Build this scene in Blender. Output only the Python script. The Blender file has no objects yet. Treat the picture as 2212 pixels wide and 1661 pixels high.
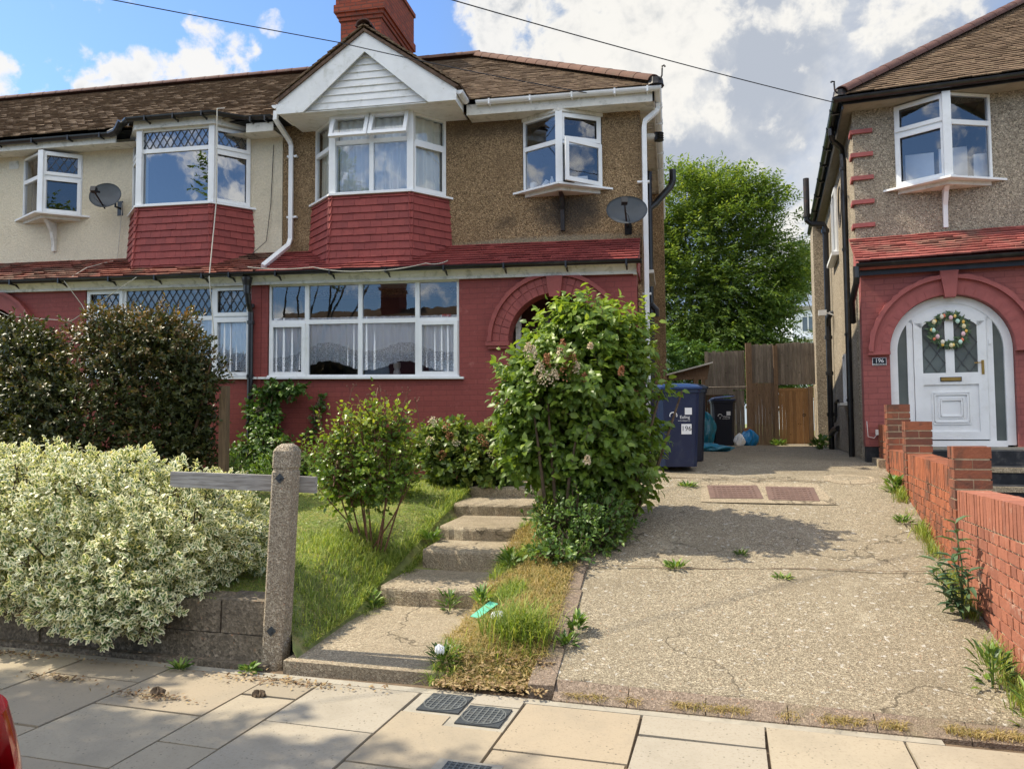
import bpy, math, random
import numpy as np
from mathutils import Vector, Matrix
random.seed(7); rng = np.random.default_rng(7)
sc = bpy.context.scene
COL = sc.collection
rad = math.radians

# ------------------------------------------------------------------ camera
YAW, PITCH, ROLL, EYE, FPX = rad(12.0), rad(2.99), .007, 1.6, 1620.0
_F0 = Vector((-math.sin(YAW), math.cos(YAW), 0)); _R0 = Vector((math.cos(YAW), math.sin(YAW), 0)); _Z = Vector((0, 0, 1))
_F = _F0*math.cos(PITCH)+_Z*math.sin(PITCH); _U1 = -_F0*math.sin(PITCH)+_Z*math.cos(PITCH)
_R = _R0*math.cos(ROLL)-_U1*math.sin(ROLL); _U = _U1*math.cos(ROLL)+_R0*math.sin(ROLL)
cam = bpy.data.objects.new('camera', bpy.data.cameras.new('camera')); COL.objects.link(cam)
cam.data.sensor_width = 36; cam.data.lens = 36*FPX/2212; cam.data.clip_end = 2000; cam.data.clip_start = .05
m3 = Matrix((_R, _U, -_F)).transposed()
cam.matrix_world = Matrix.Translation((0, 0, EYE)) @ m3.to_4x4()
sc.camera = cam
def sky_dir(u, v):
    return (_F+_R*((u-1106)/FPX)-_U*((v-830.5)/FPX)).normalized()

# ------------------------------------------------------------------ light
SUN_EL, SUN_BACK = rad(51), rad(2.6)
sun_to = Vector((-math.cos(SUN_BACK)*math.cos(SUN_EL), math.sin(SUN_BACK)*math.cos(SUN_EL), math.sin(SUN_EL)))
sl = bpy.data.lights.new('sun', 'SUN'); sl.energy = 4.7; sl.angle = rad(.53); sl.color = (1, .90, .72)
so = bpy.data.objects.new('sun', sl); COL.objects.link(so)
so.rotation_euler = sun_to.to_track_quat('Z', 'Y').to_euler(); so.location = (-6, 2, 12)
sc.view_settings.view_transform = 'Standard'; sc.view_settings.look = 'None'
sc.view_settings.exposure = .62; sc.view_settings.gamma = 1

w = bpy.data.worlds.new("World"); sc.world = w; w.use_nodes = True
nt = w.node_tree; nt.nodes.clear()
def N(tree, t, **k):
    n = tree.nodes.new(t)
    for a, b in k.items():
        if a == 'ins':
            for i, v in b.items():
                if isinstance(v, bpy.types.NodeSocket): tree.links.new(v, n.inputs[i])
                else: n.inputs[i].default_value = v
        else: setattr(n, a, b)
    return n
def c4(c): return (c[0], c[1], c[2], 1)
def mathn(t, op, a, b=None, clamp=False):
    n = N(t, 'ShaderNodeMath', operation=op, use_clamp=clamp, ins={0: a})
    if b is not None:
        if isinstance(b, bpy.types.NodeSocket): t.links.new(b, n.inputs[1])
        else: n.inputs[1].default_value = b
    return n.outputs[0]
def mixc(t, f, a, b, blend='MIX'):
    n = N(t, 'ShaderNodeMix', data_type='RGBA', blend_type=blend)
    for i, v in ((0, f), (6, a), (7, b)):
        if isinstance(v, bpy.types.NodeSocket): t.links.new(v, n.inputs[i])
        elif i == 0: n.inputs[0].default_value = v
        else: n.inputs[i].default_value = c4(v)
    return n.outputs[2]
def ramp(t, f, stops):
    n = N(t, 'ShaderNodeValToRGB', ins={0: f}); e = n.color_ramp.elements
    while len(e) < len(stops): e.new(.5)
    for q, (p, c) in zip(e, stops): q.position = p; q.color = c4(c) if len(c) == 3 else c
    return n.outputs[0]
def mrange(t, f, a, b, c=0., d=1.):
    return N(t, 'ShaderNodeMapRange', interpolation_type='SMOOTHSTEP', ins={0: f, 1: a, 2: b, 3: c, 4: d}).outputs[0]
def noise(t, vec, scale, detail=3, rough=.5, dist=0.):
    return N(t, 'ShaderNodeTexNoise', ins={'Vector': vec, 'Scale': scale, 'Detail': detail, 'Roughness': rough, 'Distortion': dist}).outputs[0]

sky = N(nt, 'ShaderNodeTexSky', sky_type='NISHITA', sun_disc=False, sun_elevation=SUN_EL, sun_rotation=math.atan2(sun_to.x, sun_to.y), air_density=1.0, dust_density=.3, ozone_density=3.)
gen = N(nt, 'ShaderNodeTexCoord').outputs['Generated']
dirv = N(nt, 'ShaderNodeVectorMath', operation='NORMALIZE', ins={0: gen}).outputs[0]
# cloud banks: soft caps round directions of the sky, broken up by noise
caps = [((1400, 20), 9, .92), ((1230, 70), 6, .98), ((1640, 0), 8, .62), ((1990, 20), 6, .60), ((1560, 110), 5, .58), ((1110, 60), 4.0, .95), ((1080, 5), 4.0, .95), ((1180, 130), 3.6, .75),
        ((1640, 310), 5, .45), ((1500, 250), 5, .46), ((250, 176), 2.6, .80), ((330, 172), 2.9, .84), ((430, 170), 2.9, .84), ((510, 160), 2.4, .66), ((200, 180), 1.6, .80),
        ((455, 92), 2.6, .60), ((520, 115), 2.4, .62), ((150, 132), 2.4, .60), ((420, 105), 1.6, .6), ((60, 195), 2.2, .62), ((580, 48), 1.6, .55), ((-10, 170), 2.2, .9), ((100, -250), 9, .7), ((1720, 600), 7, .5)]
m = None
for (u, v), r, s in caps:
    d = N(nt, 'ShaderNodeVectorMath', operation='DOT_PRODUCT', ins={0: dirv, 1: tuple(sky_dir(u, v))}).outputs['Value']
    g = mrange(nt, d, math.cos(rad(r)), math.cos(rad(r*.35)), 0., s)
    m = g if m is None else mathn(nt, 'MAXIMUM', m, g)
sep = N(nt, 'ShaderNodeSeparateXYZ', ins={0: dirv})
back = mathn(nt, 'MULTIPLY', mrange(nt, sep.outputs[1], .1, -.3), mrange(nt, sep.outputs[2], .26, .55, .36, .74))  # cloud cover added behind the viewer for fill light and window reflections
m = mathn(nt, 'MAXIMUM', m, back)
n1 = noise(nt, dirv, 7, 9, .58, .3); n2 = noise(nt, dirv, 26, 6, .6, .2)
tex = mathn(nt, 'ADD', mathn(nt, 'MULTIPLY', n1, 1.), mathn(nt, 'MULTIPLY', n2, .85))
dens = mathn(nt, 'ADD', m, mathn(nt, 'MULTIPLY', mathn(nt, 'SUBTRACT', tex, .93), 1.9))
cov = mrange(nt, dens, .40, .78)
sh1 = noise(nt, dirv, 4.2, 6, .55, .3)
shade = mrange(nt, mathn(nt, 'ADD', sh1, mathn(nt, 'MULTIPLY', mathn(nt, 'SUBTRACT', n2, .5), .35)), .40, .60)
grey = mathn(nt, 'MULTIPLY', shade, mrange(nt, dens, .7, 1.25))
cc = mixc(nt, grey, (4.3, 4.25, 4.15), (2.0, 2.2, 2.5))
# unseen cloud behind the viewer, made far brighter to fill the shaded fronts
bb = mrange(nt, sep.outputs[1], .12, -.3, 1., 2.5)
cc = mixc(nt, 1., cc, N(nt, 'ShaderNodeCombineColor', ins={0: bb, 1: mathn(nt, 'MULTIPLY', bb, .985), 2: mathn(nt, 'MULTIPLY', bb, .95)}).outputs[0], 'MULTIPLY')
tint = mixc(nt, 1., sky.outputs[0], (.80, .90, 1.02), 'MULTIPLY')
# thin high veil behind the puffs on the right
vd = N(nt, 'ShaderNodeVectorMath', operation='DOT_PRODUCT', ins={0: dirv, 1: tuple(sky_dir(1720, 300))}).outputs['Value']
veil = mathn(nt, 'MULTIPLY', mrange(nt, vd, math.cos(rad(27)), math.cos(rad(15))), mrange(nt, mathn(nt, 'ADD', noise(nt, dirv, 3.1, 7, .5, .4), mathn(nt, 'MULTIPLY', n2, .12)),   .30, .58, .45, 1.))
veilc = mixc(nt, mrange(nt, noise(nt, dirv, 5.5, 6, .5, .5), .38, .66), (1.45, 2.0, 2.8), (2.2, 2.4, 2.75))
vup = mrange(nt, N(nt, 'ShaderNodeVectorMath', operation='DOT_PRODUCT', ins={0: dirv, 1: tuple(sky_dir(1650, 50))}).outputs['Value'], math.cos(rad(18)), math.cos(rad(7)))
veilc = mixc(nt, vup, veilc, mixc(nt, mrange(nt, n1, .42, .62), (2.15, 2.35, 2.7), (3.3, 3.35, 3.4)))
veil = mathn(nt, 'MAXIMUM', veil, mathn(nt, 'MULTIPLY', vup, .93))
tint = mixc(nt, veil, tint, veilc)
allsky = mixc(nt, mathn(nt, 'MULTIPLY', cov, .93), tint, cc)
bg = N(nt, 'ShaderNodeBackground', ins={0: allsky, 1: .15})
nt.links.new(bg.outputs[0], N(nt, 'ShaderNodeOutputWorld').inputs[0])

# ------------------------------------------------------------------ materials
MATS = {}
def base_mat(name):
    mt = bpy.data.materials.new(name); mt.use_nodes = True; t = mt.node_tree
    MATS[name] = mt
    return mt, t, t.nodes['Principled BSDF']
def ocoord(t): return N(t, 'ShaderNodeTexCoord').outputs['Object']
def bump(t, p, h, strength=.5, dist=.01, prev=None):
    n = N(t, 'ShaderNodeBump', ins={'Height': h, 'Strength': strength, 'Distance': dist})
    if prev is not None: t.links.new(prev, n.inputs['Normal'])
    t.links.new(n.outputs[0], p.inputs['Normal']); return n.outputs[0]
def scl(c, k): return tuple(min(1, x*k) for x in c)
def attr(t, nm='rnd'): return N(t, 'ShaderNodeAttribute', attribute_name=nm).outputs['Fac']
def plain(name, col, rough=.6, var=.12, scale=6, metal=0., bmp=0., spec=.4, dirt=None, dscale=3, damt=.5):
    mt, t, p = base_mat(name); o = ocoord(t)
    n = noise(t, o, scale, 5, .6)
    c = mixc(t, mrange(t, n, .3, .7), scl(col, 1-var), scl(col, 1+var))
    if dirt:
        dn = noise(t, o, dscale, 8, .68, .4)
        c = mixc(t, mathn(t, 'MULTIPLY', mrange(t, dn, .5, .72), damt), c, dirt)
    t.links.new(c, p.inputs['Base Color'])
    p.inputs['Roughness'].default_value = rough; p.inputs['Metallic'].default_value = metal
    p.inputs['Specular IOR Level'].default_value = spec
    if bmp: bump(t, p, noise(t, o, scale*8, 4, .6), bmp, .01)
    return mt
def per_piece(name, c1, c2, rough=.85, c3=None, nscale=14, bmp=.5, c3lo=.55, c3hi=.72, c3s=1.6, spec=.25):
    """colour changes from piece to piece (rnd) with weathering patches"""
    mt, t, p = base_mat(name); o = ocoord(t)
    c = mixc(t, attr(t), c1, c2)
    n = noise(t, o, nscale, 6, .65)
    c = mixc(t, mathn(t, 'MULTIPLY', mrange(t, n, .35, .7), .45), c, scl(c1, .55))
    if c3:
        n3 = noise(t, o, c3s, 9, .72, .3)
        c = mixc(t, mrange(t, n3, c3lo, c3hi, 0, .85), c, c3)
    t.links.new(c, p.inputs['Base Color']); p.inputs['Roughness'].default_value = rough
    p.inputs['Specular IOR Level'].default_value = spec
    bump(t, p, noise(t, o, nscale*4, 4, .6), bmp, .006)
    return mt
def brickmat(name, c1, c2, mortar, axis='x', rough=.8, bw=.225, bh=.075, ms=.008, depth=.006, dirt=None, damt=.5, chalk=None, bstr=.8, vert=False):
    mt, t, p = base_mat(name); o = ocoord(t)
    s = N(t, 'ShaderNodeSeparateXYZ', ins={0: o}).outputs
    wob = noise(t, o, 9, 2, .5)
    z = mathn(t, 'ADD', s[2], mathn(t, 'MULTIPLY', mathn(t, 'SUBTRACT', wob, .5), .012))
    h = s[0] if axis == 'x' else s[1]
    if vert: v = N(t, 'ShaderNodeCombineXYZ', ins={0: z, 1: h}).outputs[0]
    else: v = N(t, 'ShaderNodeCombineXYZ', ins={0: h, 1: z}).outputs[0]
    bt = N(t, 'ShaderNodeTexBrick', offset=.5, squash=1., ins={'Vector': v, 'Scale': 1., 'Mortar Size': ms, 'Mortar Smooth': .35, 'Bias': 0., 'Brick Width': bw, 'Row Height': bh, 'Color1': c4(c1), 'Color2': c4(c2), 'Mortar': c4(mortar)})
    n = noise(t, o, 22, 6, .7)
    c = mixc(t, mathn(t, 'MULTIPLY', mrange(t, n, .35, .7), .35), bt.outputs[0], scl(c1, .6))
    if dirt: c = mixc(t, mrange(t, noise(t, o, 3.1, 9, .7, .5), .50, .70, 0, damt), c, dirt)
    if chalk: c = mixc(t, mrange(t, noise(t, o, 5.3, 9, .75, .2), .56, .70, 0, .55), c, chalk)
    t.links.new(c, p.inputs['Base Color']); p.inputs['Roughness'].default_value = rough
    p.inputs['Specular IOR Level'].default_value = .25
    inv = mathn(t, 'SUBTRACT', 1., bt.outputs[1])
    hh = mathn(t, 'ADD', inv, mathn(t, 'MULTIPLY', n, .5))
    bump(t, p, hh, bstr, depth)
    return mt
def pebble(name, c1, c2, c3, scale=70, dark=None, darkz=None, rough=.95, bd=.012, patch=None):
    mt, t, p = base_mat(name); o = ocoord(t)
    vo = N(t, 'ShaderNodeTexVoronoi', ins={'Vector': o, 'Scale': scale})
    sv = N(t, 'ShaderNodeSeparateColor', ins={0: vo.outputs['Color']}).outputs
    c = ramp(t, sv[0], [(0, scl(c3, .55)), (.25, c1), (.6, c2), (.93, scl(c2, 1.5)), (1, scl(c2, 2.1))])
    big = noise(t, o, 1.1, 7, .6)
    c = mixc(t, mrange(t, big, .35, .75, 0, .55), c, mixc(t, sv[1], scl(c3, .8), c1))
    fine = noise(t, o, scale*.45, 3, .7)
    c = mixc(t, mrange(t, fine, .35, .65, .0, .35), c, c3)
    if dark: c = mixc(t, mrange(t, noise(t, o, 1.9, 8, .65, .4), .56, .74, 0, .75), c, dark)
    if patch:   # local tone patches: (x, z, rx, rz, colour, amount) in object space
        s = N(t, 'ShaderNodeSeparateXYZ', ins={0: o}).outputs
        for (px, pz, rx, rz, pc, am) in patch:
            a = mathn(t, 'POWER', mathn(t, 'ABSOLUTE', mathn(t, 'DIVIDE', mathn(t, 'SUBTRACT', s[0], px), rx)), 2.)
            b = mathn(t, 'POWER', mathn(t, 'ABSOLUTE', mathn(t, 'DIVIDE', mathn(t, 'SUBTRACT', s[2], pz), rz)), 2.)
            d = mathn(t, 'ADD', mathn(t, 'ADD', a, b), mathn(t, 'MULTIPLY', noise(t, o, 5, 6, .7), 1.1))
            c = mixc(t, mrange(t, d, 1.35, .55, 0., am), c, pc)
    t.links.new(c, p.inputs['Base Color']); p.inputs['Roughness'].default_value = rough
    p.inputs['Specular IOR Level'].default_value = .2
    bump(t, p, mathn(t, 'ADD', vo.outputs['Distance'], fine), .9, bd)
    return mt
def leafmat(name, c_dark, c_mid, c_light, rough=.45, trans=.3, edge=None, spec=.5, rare=None):
    mt, t, p = base_mat(name)
    a = attr(t)
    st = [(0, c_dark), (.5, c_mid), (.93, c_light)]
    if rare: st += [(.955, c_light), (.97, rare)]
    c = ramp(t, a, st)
    uv = N(t, 'ShaderNodeUVMap').outputs[0]
    s = N(t, 'ShaderNodeSeparateXYZ', ins={0: uv}).outputs
    e = mathn(t, 'ABSOLUTE', mathn(t, 'SUBTRACT', s[1], .5))
    if edge:
        nn = noise(t, uv, 3.5, 2, .5)
        ee = mathn(t, 'ADD', e, mathn(t, 'MULTIPLY', mathn(t, 'SUBTRACT', nn, .5), .16))
        ee = mathn(t, 'MAXIMUM', ee, mathn(t, 'MULTIPLY', s[0], .31))
        c = mixc(t, mrange(t, ee, .16, .25), c, mixc(t, a, scl(edge, .82), edge))
    else:
        c = mixc(t, mrange(t, e, .05, .0, 0, .35), c, c_light)
    t.links.new(c, p.inputs['Base Color']); p.inputs['Roughness'].default_value = rough
    p.inputs['Specular IOR Level'].default_value = spec
    tr = N(t, 'ShaderNodeBsdfTranslucent', ins={0: mixc(t, 1., c, (1.25, 1.2, .55), 'MULTIPLY')})
    mx = N(t, 'ShaderNodeMixShader', ins={0: trans, 1: p.outputs[0], 2: tr.outputs[0]})
    t.links.new(mx.outputs[0], t.nodes['Material Output'].inputs[0])
    return mt
def glassmat(name, tint=(.9, .93, .95), refl=.26, rough=.0):
    mt, t, p = base_mat(name)
    fr = N(t, 'ShaderNodeFresnel', ins={0: 1.5}).outputs[0]
    f = mathn(t, 'ADD', mathn(t, 'MULTIPLY', fr, 1.4), refl-.05, clamp=True)
    o = ocoord(t)
    b = N(t, 'ShaderNodeBump', ins={'Height': noise(t, o, 2.5, 2, .5), 'Strength': .04, 'Distance': .02}).outputs[0]
    gl = N(t, 'ShaderNodeBsdfGlossy', ins={0: (.95, .97, 1, 1), 'Roughness': rough, 'Normal': b})
    tr = N(t, 'ShaderNodeBsdfTransparent', ins={0: c4(tint)})
    mx = N(t, 'ShaderNodeMixShader', ins={0: f, 1: tr.outputs[0], 2: gl.outputs[0]})
    t.links.new(mx.outputs[0], t.nodes['Material Output'].inputs[0])
    return mt
def curtainmat(name, col, opacity=.8, lace=None):
    mt, t, p = base_mat(name)
    d = N(t, 'ShaderNodeBsdfDiffuse', ins={0: c4(col)})
    tl = N(t, 'ShaderNodeBsdfTranslucent', ins={0: c4(col)})
    ds = N(t, 'ShaderNodeMixShader', ins={0: .08, 1: d.outputs[0], 2: tl.outputs[0]}).outputs[0]
    tr = N(t, 'ShaderNodeBsdfTransparent').outputs[0]
    f = opacity
    if lace:
        uv = N(t, 'ShaderNodeUVMap').outputs[0]; s = N(t, 'ShaderNodeSeparateXYZ', ins={0: uv}).outputs
        vo = N(t, 'ShaderNodeTexVoronoi', feature='DISTANCE_TO_EDGE', ins={'Vector': uv, 'Scale': 42.}).outputs[0]
        pat = mrange(t, vo, .05, .16, 1., .55)
        inl = mrange(t, s[1], lace, lace+.008, 1., 0.)
        band = mathn(t, 'MULTIPLY', mrange(t, s[1], lace-.03, lace-.02), mrange(t, s[1], lace+.01, lace))
        f = mathn(t, 'ADD', mathn(t, 'MULTIPLY', inl, pat), mathn(t, 'MULTIPLY', mathn(t, 'SUBTRACT', 1., inl), opacity))
        f = mathn(t, 'ADD', f, band, clamp=True)
    mx = N(t, 'ShaderNodeMixShader', ins={0: f, 1: tr, 2: ds})
    t.links.new(mx.outputs[0], t.nodes['Material Output'].inputs[0])
    return mt
def woodmat(name, c1, c2, axis=2, rough=.85, scale=5, knots=False):
    mt, t, p = base_mat(name); o = ocoord(t)
    sc3 = [scale*6]*3; sc3[axis] = scale*.5
    mp = N(t, 'ShaderNodeMapping', ins={0: o, 3: tuple(sc3)}).outputs[0]
    n = noise(t, mp, 1.6, 6, .65, .5)
    c = mixc(t, mrange(t, n, .3, .7), c1, c2)
    c = mixc(t, mathn(t, 'MULTIPLY', attr(t), .6), c, scl(c1, .6))
    c = mixc(t, mrange(t, noise(t, o, 1.2, 7, .6), .5, .75, 0, .6), c, scl(c1, .55))
    if knots:
        vo = N(t, 'ShaderNodeTexVoronoi', ins={'Vector': o, 'Scale': 7.}).outputs[0]
        c = mixc(t, mrange(t, vo, .13, .05, 0, .85), c, scl(c1, .25))
    t.links.new(c, p.inputs['Base Color']); p.inputs['Roughness'].default_value = rough
    bump(t, p, n, .5, .006)
    return mt

M = {}
M['white'] = plain('white_upvc', (.80, .81, .81), .35, .04, 3, spec=.5, dirt=(.5, .49, .44), dscale=5, damt=.25)
M['whiteb'] = plain('white_painted_board', (.78, .78, .76), .5, .05, 4, dirt=(.42, .42, .34), dscale=5, damt=.5)
M['offwhite'] = plain('grimy_white_board', (.68, .66, .60), .7, .08, 5, dirt=(.24, .24, .18), dscale=7, damt=.7)
M['cream'] = plain('cream_render', (.74, .66, .50), .9, .07, 30, bmp=0., spec=.2, dirt=(.52, .46, .34), dscale=2.2, damt=.45)
def _cr():
    t = MATS['cream_render'].node_tree; p = t.nodes['Principled BSDF']; o = ocoord(t)
    bump(t, p, mathn(t, 'ADD', noise(t, o, 34, 5, .7), mathn(t, 'MULTIPLY', noise(t, o, 90, 3, .6), .6)), 1., .022)
_cr()
M['brown_peb'] = pebble('brown_pebbledash', (.29, .19, .10), (.40, .28, .155), (.15, .10, .055), 78, dark=(.10, .07, .045), bd=.02,
    patch=[(1.8, 3.86, .75, .42, (.05, .045, .04), .85), (1.0, 5.28, 1.9, .3, (.10, .07, .045), .6), (1.4, 3.46, 2., .10, (.33, .30, .22), .6)])
M['tan_peb'] = pebble('tan_pebbledash', (.37, .31, .235), (.45, .385, .29), (.22, .185, .14), 76, dark=(.22, .185, .14), bd=.02)
M['red_brick'] = brickmat('red_painted_brick', (.28, .068, .058), (.25, .060, .052), (.205, .051, .046), 'x', .6, .225, .075, .006, .005, dirt=(.20, .055, .048), damt=.5, chalk=(.40, .15, .125), bstr=.35)
M['red_paint'] = plain('red_masonry_paint', (.28, .068, .058), .6, .1, 8, bmp=.3, dirt=(.2, .04, .04))
M['pink_brick'] = brickmat('faded_red_painted_brick', (.31, .095, .085), (.28, .086, .077), (.23, .070, .064), 'x', .6, .225, .075, .006, .005, bstr=.6, dirt=(.38, .11, .09), damt=.4)
M['pink_paint'] = plain('faded_red_masonry_paint', (.33, .09, .082), .65, .1, 8, bmp=.3)
M['hang_tile'] = per_piece('red_painted_hanging_tile', (.31, .066, .056), (.235, .051, .046), .6, (.20, .06, .05), 9, .25, .6, .75, 2.)
M['pent_red'] = per_piece('red_painted_roof_tile', (.30, .068, .060), (.21, .05, .046), .6, (.17, .055, .045), 9, .3, .6, .75, 2.2)
M['pent_worn'] = per_piece('worn_red_brown_roof_tile', (.27, .085, .055), (.19, .06, .045), .85, (.12, .085, .06), 9, .4, .42, .62, 1.4)
M['pent_pink'] = per_piece('weathered_pink_roof_tile', (.38, .115, .095), (.28, .088, .075), .85, (.20, .12, .09), 9, .4, .46, .64, 1.6)
M['roof_tile'] = per_piece('brown_clay_roof_tile', (.125, .082, .05), (.195, .13, .08), .92, (.225, .165, .10), 20, .6, .50, .66, 9.)
M['ridge'] = per_piece('red_brown_ridge_tile', (.17, .09, .062), (.13, .072, .052), .85, (.12, .09, .065), 10, .4)
M['ridge_dk'] = per_piece('dark_ridge_tile', (.15, .075, .06), (.11, .06, .05), .85, (.16, .14, .10), 10, .4)
M['stack'] = brickmat('orange_red_chimney_brick', (.36, .085, .045), (.25, .06, .035), (.17, .07, .05), 'x', .85, .225, .078, .012, .01, dirt=(.09, .05, .04), damt=.6)
M['stack_y'] = brickmat('orange_red_chimney_brick_side', (.36, .085, .045), (.25, .06, .035), (.17, .07, .05), 'y', .85, .225, .078, .012, .01, dirt=(.09, .05, .04), damt=.6)
M['gbrick_y'] = brickmat('orange_garden_brick', (.52, .13, .04), (.22, .055, .03), (.27, .19, .10), 'y', .85, .1125, .075, .010, .008, dirt=(.12, .055, .04), damt=.75, chalk=(.55, .42, .36))
M['gbrick_x'] = brickmat('orange_garden_brick_front', (.42, .115, .06), (.16, .05, .04), (.38, .30, .19), 'x', .85, .225, .075, .010, .008, dirt=(.08, .05, .04), damt=.6)
M['soldier'] = brickmat('soldier_course_brick', (.44, .115, .045), (.26, .07, .04), (.13, .075, .05), 'y', .85, .068, .215, .010, .008, dirt=(.10, .055, .045), damt=.9)
M['soldier_pink'] = brickmat('pale_soldier_course_brick', (.44, .17, .12), (.30, .10, .075), (.16, .10, .075), 'y', .85, .068, .215, .010, .008, dirt=(.13, .075, .06), damt=.8, chalk=(.60, .50, .44))
M['pinkbrick_y'] = brickmat('pale_red_garden_brick', (.50, .13, .055), (.27, .07, .045), (.28, .20, .12), 'y', .85, .225, .075, .010, .008, dirt=(.2, .09, .06), damt=.4, chalk=(.58, .38, .32))
M['black'] = plain('black_plastic', (.012, .012, .013), .3, .2, 6, spec=.5, dirt=(.06, .055, .05), dscale=6, damt=.4)
M['blackiron'] = plain('rusty_black_iron', (.018, .016, .016), .55, .3, 12, spec=.4, dirt=(.11, .035, .02), dscale=9, damt=.6)
M['dark'] = plain('dark_plinth_paint', (.018, .02, .025), .6, .3, 8, spec=.3, dirt=(.12, .11, .10), dscale=8, damt=.5)
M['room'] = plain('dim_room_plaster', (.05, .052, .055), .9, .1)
M['glass'] = glassmat('window_glass', (.96, .98, 1.), refl=.115)
M['glass_sky'] = glassmat('clean_window_glass', (.7, .78, .85), refl=.21)
M['frost'] = glassmat('frosted_door_glass', (.30, .34, .36), .16, .12)
def _fr():
    t = MATS['frosted_door_glass'].node_tree; out = t.nodes['Material Output']; sh = out.inputs[0].links[0].from_socket
    o = ocoord(t); c = mixc(t, noise(t, o, 3, 3, .5), (.09, .115, .12), (.30, .35, .32))
    d = N(t, 'ShaderNodeBsdfDiffuse', ins={0: c}); mx = N(t, 'ShaderNodeMixShader', ins={0: .55, 1: sh, 2: d.outputs[0]}); t.links.new(mx.outputs[0], out.inputs[0])
_fr()
M['lead'] = plain('grey_lead_strip', (.06, .065, .07), .5, .1)
M['net'] = curtainmat('net_curtain', (.93, .95, .98), .97, .30)
M['net_plain'] = curtainmat('sheer_curtain', (.66, .76, .86), .62)
M['drape'] = curtainmat('cream_drape', (.86, .82, .70), .98)
M['drape_w'] = curtainmat('white_drape', (.90, .94, .95), .98)
M['drape_dk'] = curtainmat('patterned_drape', (.13, .105, .11), .9)
M['door_brown'] = plain('dark_brown_door_paint', (.065, .022, .018), .45, .15)
M['brass'] = plain('brass', (.62, .42, .13), .3, .1, metal=1.)
M['dish'] = plain('dark_grey_dish_paint', (.06, .068, .075), .55, .15, 4)
M['cable'] = plain('pale_cable', (.55, .52, .44), .6)
M['wire'] = plain('dark_overhead_wire', (.03, .03, .035), .6)
M['bin_blue'] = plain('navy_blue_plastic', (.008, .018, .055), .38, .1, 3, spec=.5, dirt=(.10, .11, .12), dscale=5, damt=.2)
M['bin_lid'] = plain('blue_plastic', (.012, .038, .12), .42, .1, 3, spec=.5, dirt=(.12, .13, .15), dscale=6, damt=.25)
M['bin_dark'] = plain('black_blue_plastic', (.008, .010, .018), .4, .1, 3)
M['sticker'] = plain('white_sticker', (.78, .79, .80), .5, .03)
M['ink'] = plain('black_ink', (.015, .015, .018), .5, .03)
M['redink'] = plain('red_letter', (.45, .03, .03), .5, .03)
M['signwhite'] = plain('sign_white', (.85, .85, .85), .4, .02)
M['slate'] = plain('sign_slate', (.012, .018, .026), .3, .05)
M['bag'] = plain('blue_plastic_sack', (.012, .20, .46), .3, .15, 8, spec=.5)
M['bag_teal'] = plain('teal_plastic_sack', (.01, .16, .24), .32, .2, 8, spec=.5)
M['greenp'] = plain('green_plastic_card', (.13, .50, .34), .5, .08)
M['fence'] = woodmat('grey_weathered_board', (.16, .13, .10), (.32, .27, .215), 2, knots=True)
M['fence_br'] = woodmat('brown_weathered_board', (.17, .105, .06), (.29, .19, .115), 2, knots=True)
M['gate'] = woodmat('orange_brown_gate_board', (.30, .155, .06), (.42, .235, .10), 2, knots=True)
M['shed'] = woodmat('dark_brown_shed_board', (.055, .03, .02), (.10, .058, .036), 2)
M['rail'] = woodmat('grey_timber_rail', (.20, .18, .16), (.45, .43, .40), 0)
M['oldpost'] = woodmat('old_timber_post', (.13, .085, .05), (.26, .17, .10), 2)
M['bark'] = plain('grey_bark', (.17, .14, .105), .9, .3, 10, bmp=.8)
M['barkd'] = plain('brown_stem_bark', (.10, .07, .045), .9, .3, 14, bmp=.5)
M['twig_red'] = plain('reddish_stem', (.13, .06, .035), .7, .2, 14)
M['tail_red'] = plain('red_tail_lamp_lens', (.42, .004, .010), .08, .1, 3, spec=.8)
M['silver'] = plain('silver_car_paint', (.42, .45, .46), .28, .04, 2, metal=.6, spec=.5)
M['tyre'] = plain('black_rubber', (.015, .015, .016), .8, .1)
M['carglass'] = plain('dark_car_glass', (.01, .012, .014), .05, .1, spec=.8)
M['iron_brown'] = plain('brown_painted_iron', (.155, .098, .078), .6, .12, 10, bmp=.3, dirt=(.10, .07, .06), dscale=9)
M['iron_black'] = plain('dark_grey_iron', (.045, .052, .058), .55, .2, 10, bmp=.3, dirt=(.14, .13, .11), dscale=9, damt=.6)
M['cement'] = plain('grey_cement', (.33, .30, .24), .9, .1, 9, bmp=.35, dirt=(.22, .20, .16), dscale=4, damt=.5)
M['soil'] = plain('dry_soil', (.14, .10, .065), .95, .3, 12, bmp=.8)
M['flower'] = plain('faded_cream_petal', (.72, .60, .42), .7, .12, 30)
M['flower_br'] = plain('brown_dead_petal', (.36, .17, .08), .8, .2, 30)
M['white_far'] = plain('white_cladding', (.80, .82, .85), .5, .04)
M['grey_win'] = plain('far_window_glass', (.10, .13, .16), .15, .1, spec=.7)

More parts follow.
